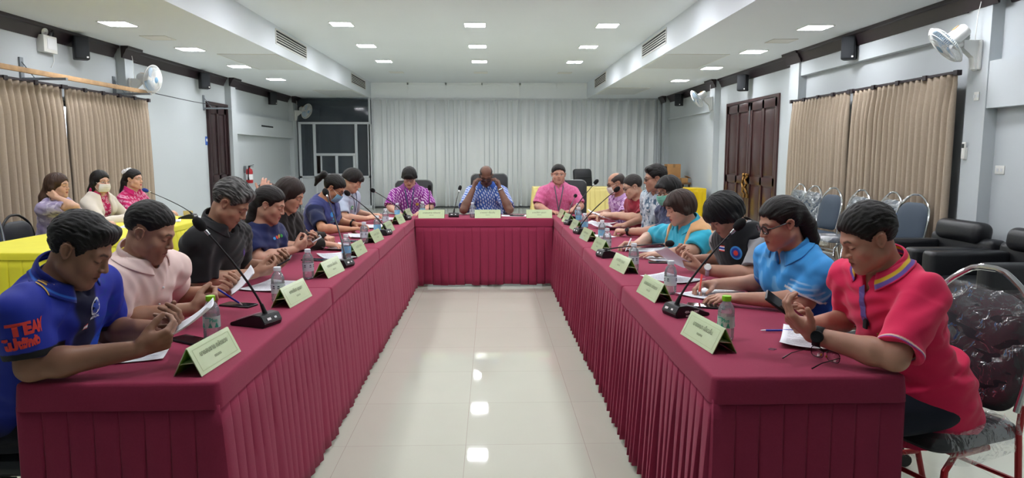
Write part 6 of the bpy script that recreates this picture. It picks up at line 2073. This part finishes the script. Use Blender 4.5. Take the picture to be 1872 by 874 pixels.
# ---- head table
p = Person((-0.97, 8.64, 0), TH, (-.97, 8.40, 1.185), (0, 27, 0), (-.97, 8.485, 1.035),
    [hnd((-1.10, 8.16, .79), (.35, -.85, -.1), DN, 'rest', (-1.20, 8.36, .83)), hnd((-.80, 8.17, .79), (-.3, -.9, -.1), DN, 'rest', (-.72, 8.37, .83))],
    skin='#c69b85', label='person with bowl cut and glasses in purple shirt patterned with white leaves', h=.005, bulk=1.05, sw=.18, g=dict(wide=1.02, jaw=.98),
    hair=dict(style='bob', t=.017, top=.024, len=-.012, fringe=.022, amp=.003, seed=15), hairc='#100e0e')
sh = p.top('patterned_shirt', '#7c2a7c', inf=.018, fold=.004, seed=15, sl=.95, sleeve_r=1.5, h=.005, painter=motif('#86248a', '#e0bfe2', .024, .046, .22, .36, line='#5a1766'))
p.collar(sh, '#8c4a90'); p.glasses('metal_frame'); p.lanyard(length=.34)
p.decal('chest_emblem', disc(.020), p.Pv + p.up * p.ln * .66 - p.lat * .09, -p.lat, p.up, MATS['gold_print'], .0015, sh); p.decal('pocket_badge', rects([(-.025, -.008, .05, .016, 0)]), p.Pv + p.up * p.ln * .80 - p.lat * .08, -p.lat, p.up, MATS['white_print'], .0015, sh); p.legs()

p = Person((-0.05, 8.66, 0), TH, (-.055, 8.36, 1.205), (0, 33, 0), (-.05, 8.475, 1.06),
    [hnd((-.205, 8.235, 1.055), (.22, .12, .95), (.85, .30, -.1), 'pinch', (-.315, 8.115, .815)), hnd((.105, 8.235, 1.055), (-.22, .12, .95), (-.85, .30, -.1), 'pinch', (.215, 8.115, .815))],
    skin=SK['deep'], label='balding dark skinned person in blue patterned shirt lifting glasses with both hands', h=.005, bulk=1.22, belly=.05, sw=.175, armr=1.2, g=dict(wide=1.04, jaw=1.1, nose=1.2, lip='#4d2a26', stubble=.3),
    hair=dict(style='crop', t=.006, top=.006, line=.07, amp=.001, seed=16, bald=True, fade=.05), hairc='#3a3330')
sh = p.top('patterned_shirt', '#2b4b98', inf=.018, fold=.004, seed=16, sl=.86, sleeve_r=1.2, h=.005, painter=motif('#3c62b4', '#d3deef', .028, .044, .28, .38))
p.collar(sh, '#3558a6'); p.glasses('black_plastic', drop=.010, r=.0026); p.watch(1, 'steel', 'watch_face'); p.legs()

p = Person((0.81, 8.56, 0), TH, (.81, 8.385, 1.218), (0, 2, 0), (.812, 8.43, 1.055),
    [hnd((.68, 8.17, .79), (.75, -.5, -.05), DN, 'rest', (.56, 8.34, .84)), hnd((.94, 8.17, .79), (-.75, -.5, -.05), DN, 'rest', (1.07, 8.34, .84))],
    skin='#bd8f7a', label='person with short black hair in pink shirt with lanyard, looking at the camera', h=.0045, bulk=1.12, sw=.178, armr=1.1, g=dict(wide=1.12, jaw=1.08, nose=1.05, cheek=1.1, eyes='open', lip='#9a5a50'),
    hair=dict(style='short', t=.009, top=.020, line=.066, low=.012, amp=.003, seed=17))
sh = p.top('pink_shirt', '#c85f8c', inf=.017, fold=.005, seed=17, sl=.86, sleeve_r=1.2, h=.005, painter=blotch(['#cf6592', '#d6789f'], 90, .1, 4)); p.collar(sh, '#cf6f96', w=.046); p.lanyard('lanyard_grey', length=.30); p.legs()

# ---- right tables, from the camera
p = Person((1.60, 2.47, 0), TR_, (1.315, 2.39, 1.165), (-4, 26, 0), (1.405, 2.425, 1.03),
    [hnd((1.20, 2.54, .815), (-.85, -.30, .15), (.1, -.6, .6), 'grip', (1.43, 2.66, .81)), hnd((1.085, 2.285, .845), (-.72, .28, .60), (.5, .3, .8), 'phone', (1.29, 2.14, .805))],
    drop=.080, skin='#b48672', label='person in bright pinkish red polo looking at a phone, wearing a black watch', h=.0030, bulk=1.06, armr=1.08, handscale=1.02, sw=.175,
    g=dict(wide=1.03, nose=1.1, jaw=1.04, lip='#8c4e46', stubble=.3), hair=dict(style='short', t=.013, top=.021, line=.062, amp=.004, seed=18, low=-.010))
sh = p.top('polo_shirt', '#dc2a58', inf=.014, fold=.006, seed=18, sl=.90, sleeve_r=1.25, hem=.07, vneck=.09, cuff=[(.004, .008, '#6b55a8'), (.008, .014, '#e2c2b0')])
p.collar(sh, '#dc2a58', w=.046, gap=30, stripes=[(.58, .74, '#e0b93a'), (.74, .93, '#6d57a6')])
p.decal('placket', rects([(-.013, -.085, .026, .15, 0)]), p.N - p.up * .095, p.lat * -1, p.up, mat('lilac_trim', '#6a5399', rough=.8), .0015, sh, label='lilac collar placket')
q = p.press(p.N - p.up * .165 + p.fw * .35, -p.fw, .004); mb = MB(); mb.box(q, (.024, .010, .05), .004); mb.build('pendant', MATS['black_rubber'], sh)
p.decal('chest_emblem', star_bars(.020, .0035, 4), p.Pv + p.up * p.ln * .60 - p.lat * .05, -p.lat, p.up, MATS['gold_print'], .0015, sh, label='gold emblem on the chest')
p.watch(1, 'black_rubber', 'watch_dark', w=.026, fr=.021, face_dir=(-.9, .35, .15)); p.legs('#232836', r=1.15); P_R1 = p

p = Person((1.56, 3.22, 0), TR_, (1.295, 3.085, 1.150), (4, 20, 0), (1.385, 3.14, 1.01),
    [hnd((1.13, 3.46, .80), (-.85, -.25, .05), (0, -.35, -.9), 'pinch', (1.40, 3.44, .81)), hnd((1.135, 3.13, .795), (-.95, .20, .0), (0, .2, -1), 'rest', (1.385, 2.985, .81))],
    skin='#b68a75', label='person with glasses and dark braid in sky blue polo, red pen in hand', h=.0035, bulk=1.0, sw=.175, armr=1.0, bust=.02, handscale=.94,
    g=dict(wide=1.0, jaw=.96, nose=1.02, lip='#8f4a45'),
    hair=dict(style='pony', t=.013, line=.062, amp=.003, seed=19, locks=[([(0, -.095, .02), (-.01, -.118, -.06), (-.02, -.120, -.13), (-.03, -.105, -.2)], [.050, .044, .032, .020])]), hairc='#14100f')
def paint_r2(c, V, q, s):
    c = np.repeat(np.array(srgb('#3f9be2'))[None], len(V), 0)
    for k in (0, 1):
        S, E = s.S[k], s.hands[k]['E']; u = nrm(E - S); L = np.linalg.norm(E - S)
        t = ((V - S) @ u) / L; r = np.linalg.norm((V - S) - ((V - S) @ u)[:, None] * u, axis=1)
        m = sstep(.42, .5, t) * (r < .10); a = np.arctan2((V - S) @ A3(0, 1, 0), (V - S) @ A3(0, 0, 1))
        st = sstep(.1, .6, np.sin(a * 13 + t * 26))
        c = mixc(c, srgb('#a8d2f0'), m * st * .65)
    lo = sstep(.33, .29, q[:, 2]) * sstep(.07, .10, np.abs(q[:, 0]))
    c = mixc(c, srgb('#2058c0'), lo); c = mixc(c, srgb('#cfe2f2'), sstep(.008, .004, np.abs(q[:, 2] - .20)) * sstep(.07, .1, np.abs(q[:, 0])))
    n = vnoise(q * 22, 6); c = mixc(c, srgb('#7cc0ee'), sstep(.3, .5, n) * sstep(.06, .1, q[:, 1]) * .6)
    return c
sh = p.top('sports_polo', '#3f9be2', inf=.015, fold=.006, seed=20, sl=.88, sleeve_r=1.2, vneck=.09, painter=paint_r2, mname='cloth_sport', cuff=[(.0, .010, '#dbe6ee')])
p.collar(sh, '#3f97dc', w=.046, gap=32); p.glasses('black_plastic', w=.026, hh=.020, r=.0024); p.legs(); P_R2 = p

p = Person((1.58, 3.95, 0), TR_, (1.305, 3.885, 1.118), (4, 40, 0), (1.44, 3.905, 1.015),
    [hnd((1.205, 4.12, .825), (-.85, -.35, .2), (.1, -.5, .8), 'paper', (1.45, 4.18, .81)), hnd((1.155, 3.73, .83), (-.85, .42, .15), (.1, .45, .85), 'paper', (1.39, 3.645, .81))],
    sh_yaw=22, skin='#ad806b', label='person with shaggy black hair in black badge vest over grey t-shirt', h=.0038, bulk=1.1, sw=.175, armr=1.1, g=dict(wide=1.0, jaw=.95),
    hair=dict(style='bob', t=.024, len=-.055, fringe=.020, amp=.006, seed=21, ears=False), hairc='#0d0c0c')
sh = p.top('t_shirt', '#8f8f92', inf=.014, fold=.006, seed=21, sl=.86, sleeve_r=1.3)
def paint_vest(c, V, q, s):
    c = np.repeat(np.array(srgb('#17181b'))[None], len(V), 0)
    return mixc(c, srgb('#77797d'), sstep(.018, .015, np.abs(q[:, 2] - .27)))
ve = p.top('vest', '#17181b', arms=False, armhole=True, inf=.026, fold=.005, seed=22, vneck=.10, neckr=.078, painter=paint_vest)
b_ = p.Pv + p.up * p.ln * .82 - p.lat * .075
p.decal('vest_badge', disc(.040), b_, -p.lat, p.up, MATS['sky_print'], .0015, ve, label='round light blue badge'); p.decal('badge_ring', disc(.029), b_, -p.lat, p.up, MATS['blue_print'], .0028, ve); p.decal('badge_star', star_bars(.016, .004, 4), b_, -p.lat, p.up, MATS['red_print'], .0042, ve)
f_ = p.Pv + p.up * p.ln * .86 + p.lat * .035
p.decal('flag_patch', rects([(-.028, -.018, .056, .006, 0), (-.028, .012, .056, .006, 0)]), f_, -p.lat, p.up, MATS['red_print'], .0015, ve); p.decal('flag_patch', rects([(-.028, -.012, .056, .006, 0), (-.028, .006, .056, .006, 0)]), f_, -p.lat, p.up, MATS['white_print'], .0015, ve); p.decal('flag_patch', rects([(-.028, -.006, .056, .012, 0)]), f_, -p.lat, p.up, MATS['blue_print'], .0015, ve)
p.watch(1, 'badge_white', 'watch_face', fr=.020, face_dir=(-.8, .2, .5)); p.legs(); P_R3 = p

p = Person((1.54, 4.90, 0), TR_, (1.305, 4.80, 1.090), (2, 20, 0), (1.395, 4.85, .945),
    [hnd((1.06, 5.04, .80), (-.85, .1, .05), (0, -.4, -.9), 'pinch', (1.235, 5.33, .825)), hnd((1.155, 4.62, .79), (-.97, .05, 0), DN, 'flat', (1.36, 4.63, .81))],
    skin='#c39b86', label='older person with short brown hair in turquoise polo and peach vest', h=.0042, bulk=1.05, sw=.175, armr=1.1, bust=.03, handscale=.94, pelvis=(0, 0, .525),
    g=dict(wide=1.03, jaw=1.03, nose=1.02, lip='#a8403f', lipw=.9), hair=dict(style='bob', t=.019, len=-.060, fringe=.046, amp=.004, seed=23), hairc='#33231c')
sh = p.top('polo_shirt', '#35a9c4', inf=.014, fold=.006, seed=23, sl=.86, sleeve_r=1.3, vneck=.08); p.collar(sh, '#35a9c4', w=.046)
ve = p.top('vest', '#d9a878', arms=False, armhole=True, inf=.031, fold=.005, seed=24, vneck=.22, neckr=.085, opening=.24); p.watch(1, 'badge_white', 'watch_face', fr=.014, face_dir=(-.8, .1, .6)); p.legs()

p = Person((1.60, 5.74, 0), TR_, (1.425, 5.60, 1.166), (26, 14, 0), (1.51, 5.68, 1.01),
    [hnd((1.33, 6.02, .80), (-.85, -.3, 0), DN, 'rest', (1.50, 5.98, .82)), hnd((1.155, 5.90, .80), (-.85, .5, .05), (0, .2, -1), 'grip', (1.385, 5.70, .815))],
    skin='#bd9079', label='person in mint face mask and glasses, dark blue patterned shirt, black watch', h=.005, bulk=1.0, sw=.175, g=dict(wide=1.0),
    hair=dict(style='bob', t=.018, len=-.04, fringe=.045, amp=.004, seed=25), hairc='#141110')
sh = p.top('patterned_shirt', '#333d5c', inf=.016, fold=.005, seed=25, sl=1.0, sleeve_r=1.3, painter=blotch(['#323b58', '#56607c'], 70, .15, 5)); p.collar(sh, '#333d5c'); p.mask('mask_mint'); p.glasses('metal_frame'); p.watch(1, 'black_rubber', 'watch_dark', fr=.018, face_dir=(-.9, 0, .4)); p.legs()

p = Person((1.52, 6.36, 0), TR_, (1.46, 6.20, 1.243), (-4, 8, 0), (1.525, 6.28, 1.085),
    [hnd((1.28, 6.58, .79), (-.9, -.2, 0), DN, 'rest'), hnd((1.30, 6.12, .79), (-.9, .3, 0), DN, 'rest')],
    skin='#b28670', label='tall person with black hair and glasses in white and blue patterned shirt', h=.0048, bulk=1.0, g=dict(wide=1.0, nose=1.1, jaw=1.0),
    hair=dict(style='short', t=.014, top=.026, line=.068, amp=.004, seed=26, quiff=True))
sh = p.top('patterned_shirt', '#93a6b4', inf=.016, fold=.005, seed=26, painter=blotch(['#aab9c4', '#4f6b82', '#d5dde2'], 40, .12, 6)); p.collar(sh, '#9fb0bc'); p.glasses('black_plastic'); p.legs()

p = Person((1.58, 7.02, 0), TR_, (1.40, 6.89, 1.142), (0, 20, 0), (1.50, 6.96, .995),
    [hnd((1.20, 7.14, .83), (-.9, -.3, .1), (0, -.5, -.8), 'pinch', (1.46, 7.22, .82)), hnd((1.19, 6.80, .865), (-.9, .25, .1), (0, .3, -.9), 'pinch', (1.425, 6.63, .845))],
    skin='#c49b84', label='person with cropped hair and glasses in dark red t-shirt holding paper', h=.005, bulk=1.1, sw=.175, armr=1.1, g=dict(wide=1.02, nose=1.05),
    hair=dict(style='crop', t=.008, top=.013, line=.070, amp=.002, seed=27, low=.0), hairc='#2a2624')
sh = p.top('t_shirt', '#8c2233', inf=.014, fold=.006, seed=27, sl=.82, vneck=.03); p.glasses('black_plastic'); p.legs()

p = Person((1.54, 7.66, 0), TR_, (1.345, 7.51, 1.146), (0, 16, 0), (1.435, 7.58, .99),
    [hnd((1.18, 7.84, .79), (-.9, -.2, 0), DN, 'rest', (1.42, 7.88, .81)), hnd((1.14, 7.44, .79), (-.9, .3, 0), DN, 'rest', (1.385, 7.27, .815))],
    skin='#b3866f', label='balding person with white face mask and glasses in lilac patterned shirt', h=.0052, bulk=1.08, sw=.17, g=dict(wide=1.02),
    hair=dict(style='crop', t=.008, top=.008, line=.070, amp=.0015, seed=28, bald=True, fade=.045), hairc='#3b3532')
sh = p.top('patterned_shirt', '#b08ac0', inf=.016, fold=.005, seed=28, sl=.9, sleeve_r=1.3, painter=blotch(['#b792c2', '#8a4f92', '#d8c0dc'], 55, .1, 7)); p.collar(sh, '#b792c2'); p.mask('mask_white'); p.glasses('black_plastic'); p.watch(1, 'gold_metal', 'gold_metal', fr=.016, face_dir=(-.9, 0, .4)); p.legs()

# ---- three people at the yellow table
p = Person((-4.28, 6.85, 0), TL, (-4.09, 6.76, 1.165), (0, 4, 0), (-4.14, 6.79, 1.01),
    [hnd((-4.045, 6.655, 1.055), (-.75, .25, .45), (.2, .9, -.1), 'rest', (-3.85, 6.60, .97)), hnd((-3.80, 6.98, .79), (.8, -.3, 0), DN, 'rest')],
    skin='#c49b84', label='person with long brown hair in lavender blouse, hand raised to the ear', h=.005, bulk=.84, sw=.148, armr=.88, bust=.02, handscale=.93, g=dict(wide=.98, jaw=.94, nose=.97, lip='#a04a48'),
    hair=dict(style='long', t=.015, len=-.15, line=.066, amp=.005, seed=29, locks=[([(0, -.085, -.03), (.02, -.115, -.14), (.03, -.130, -.26), (.03, -.125, -.36)], [.06, .060, .052, .025])]), hairc='#3a261c')
sh = p.top('blouse', '#9a90ac', inf=.014, fold=.006, seed=29, sl=.7, painter=blotch(['#958ba8', '#b7aec4', '#857a9c'], 26, .12, 8)); p.legs()

p = Person((-4.28, 7.58, 0), TL, (-4.09, 7.49, 1.175), (-26, 5, 0), (-4.14, 7.52, 1.015),
    [hnd((-3.80, 7.42, .785), (.9, .1, 0), DN, 'rest'), hnd((-3.80, 7.68, .785), (.9, -.2, 0), DN, 'rest')],
    skin='#cfa38c', label='person in cream cardigan over pink floral top with white face mask', h=.005, bulk=.80, sw=.142, armr=.84, bust=.02, handscale=.92, g=dict(wide=.97, jaw=.93, eyes='open'),
    hair=dict(style='side', t=.013, len=-.13, line=.064, amp=.003, seed=30, locks=[([(0, -.085, -.02), (.01, -.115, -.12), (.02, -.135, -.24), (.02, -.13, -.36)], [.06, .058, .05, .022])]), hairc='#120f10')
sh = p.top('floral_top', '#b8235e', inf=.006, fold=.002, seed=30, painter=flowers('#b01f58', '#d9a9bd', '#8a123f', .045)); p.collar(sh, '#b01f58', w=.046)
p.top('cardigan', '#d3cbc0', sleeve='long', inf=.026, fold=.005, seed=31, neckr=.085, vneck=.30, opening=.11); p.mask('mask_white'); p.legs()

p = Person((-4.28, 8.27, 0), TL, (-4.09, 8.18, 1.175), (-6, 3, 0), (-4.14, 8.21, 1.015),
    [hnd((-3.82, 8.12, .785), (.9, .1, 0), DN, 'rest'), hnd((-3.82, 8.36, .785), (.9, -.2, 0), DN, 'rest')],
    skin='#cda089', label='person with white hair bow in bright pink floral shirt at the blue microphone', h=.005, bulk=.80, sw=.142, armr=.86, bust=.02, handscale=.92, g=dict(wide=.97, jaw=.92, eyes='open', lip='#b03a48', lipw=.9),
    hair=dict(style='pony', t=.013, line=.062, amp=.003, seed=32, locks=[([(0, -.085, .05), (.0, -.105, -.05), (.01, -.125, -.17), (.015, -.125, -.32)], [.05, .058, .052, .024])]), hairc='#131011')
sh = p.top('floral_shirt', '#c0246a', inf=.014, fold=.004, seed=33, painter=flowers('#b81f60', '#e0a3bf', '#8f1446', .040)); p.collar(sh, '#c0246a', w=.046); p.legs()
mb = MB(); b0 = p.hp(.0, -.10, .075)
mb.tube([p.hp(.048 * math.cos(2 * PI * k / 48), -.085 + .030 * math.sin(2 * PI * k / 48), .092 + .018 * math.sin(2 * PI * k / 48)) for k in range(48)],
        [.020 + .007 * math.sin(k * 2.6) + .003 * math.sin(k * 1.1) for k in range(48)], n=14, close=True)
mb.build('hair_bow', mat('bow_white', '#e3e2e4', rough=.8), p.o)

def axes_rot(yv, zv):
    y = Vector(yv).normalized(); z = Vector(zv); z = (z - y * z.dot(y)).normalized(); x = y.cross(z)
    return Matrix((x, y, z)).transposed().to_euler()
# ---- what they hold
def held(loc, rot, w, l, label, n=1):
    return sheet(loc, 0, w, l, label, .01, rot=rot, printed=False, n=n)
held((-1.00, 2.345, .895), (0, -.62, .25), .15, .17, 'folded white paper held by the person in royal blue')
held((-1.06, 2.99, .905), (.1, -.75, .3), .13, .17, 'white paper held by the person in pale pink')
held((1.01, 3.83, .87), (-.25, .55, .0), .19, .20, 'white paper lifted by the person in the black vest')
held((1.05, 6.78, .86), (.1, .35, .2), .17, .26, 'white paper lifted by the person in dark red')
pen((-1.15, 2.90, .905), (-1.075, 3.005, .805), 'blue pen sticking out of the fist of the person in pale pink')
pen((1.045, 3.40, .86), (1.005, 3.30, .775), 'red and white pen in the fingers of the person in sky blue', 'red_print')
pen((1.02, 5.04, .845), (.96, 4.93, .765), 'white pen in the hand of the older person in turquoise', 'pen_white')
phone((-1.125, 3.82, .872), (0, -.5, .2), 'grey phone held up by the grey haired person in black', 'phone_case')
phone((1.015, 2.352, .918), axes_rot((-.78, .20, .58), (.42, -.40, .80)), 'black phone held up by the person in the red polo', 'phone_black')
phone((-1.185, 4.765, .880), (0, -.5, .3), 'white phone in the hands of the person in navy', 'badge_white', .07, .14)

# ---- their chairs
for (x, y), lb in (((-1.76, 2.40), 'dark chair under the person in royal blue'), ((-1.80, 2.95), 'dark chair under the person in pale pink'), ((-1.82, 3.78), 'dark chair under the grey haired person in black'),
                   ((-1.78, 4.60), 'dark chair under the person in navy with flowers'), ((-1.82, 5.16), 'dark chair under the person in dark brown'), ((-2.12, 5.9), 'dark chair under the person in taupe'),
                   ((-1.86, 6.46), 'dark chair under the masked person in the navy vest'), ((-1.82, 7.46), 'dark chair under the person with the green badge')):
    place(CH_DARK, (x + .10, y, 0), TL, lb, 'chair', GL)
for (x, y), lb in (((1.80, 3.98), 'dark chair under the person in the black vest'), ((1.76, 4.92), 'dark chair under the person in turquoise'),
                   ((1.82, 5.70), 'dark chair under the person in the mint mask'), ((1.76, 6.34), 'dark chair under the tall person with glasses'), ((1.80, 7.0), 'dark chair under the person in dark red'), ((1.76, 7.68), 'dark chair under the balding person in lilac')):
    place(CH_DARK, (x - .10, y, 0), TR_, lb, 'chair', GR)
place(OCL, (1.70, 3.26, 0), TR_, 'black armchair with curved armrests under the person in sky blue', 'chair')
for (x, y), lb in (((-4.34, 6.86), 'dark chair under the person in lavender'), ((-4.34, 7.58), 'dark chair under the person in the cream cardigan'), ((-4.34, 8.28), 'dark chair under the person with the hair bow')):
    place(CH_DARK, (x, y, 0), TL, lb, 'chair', 'dark chairs behind the yellow table')
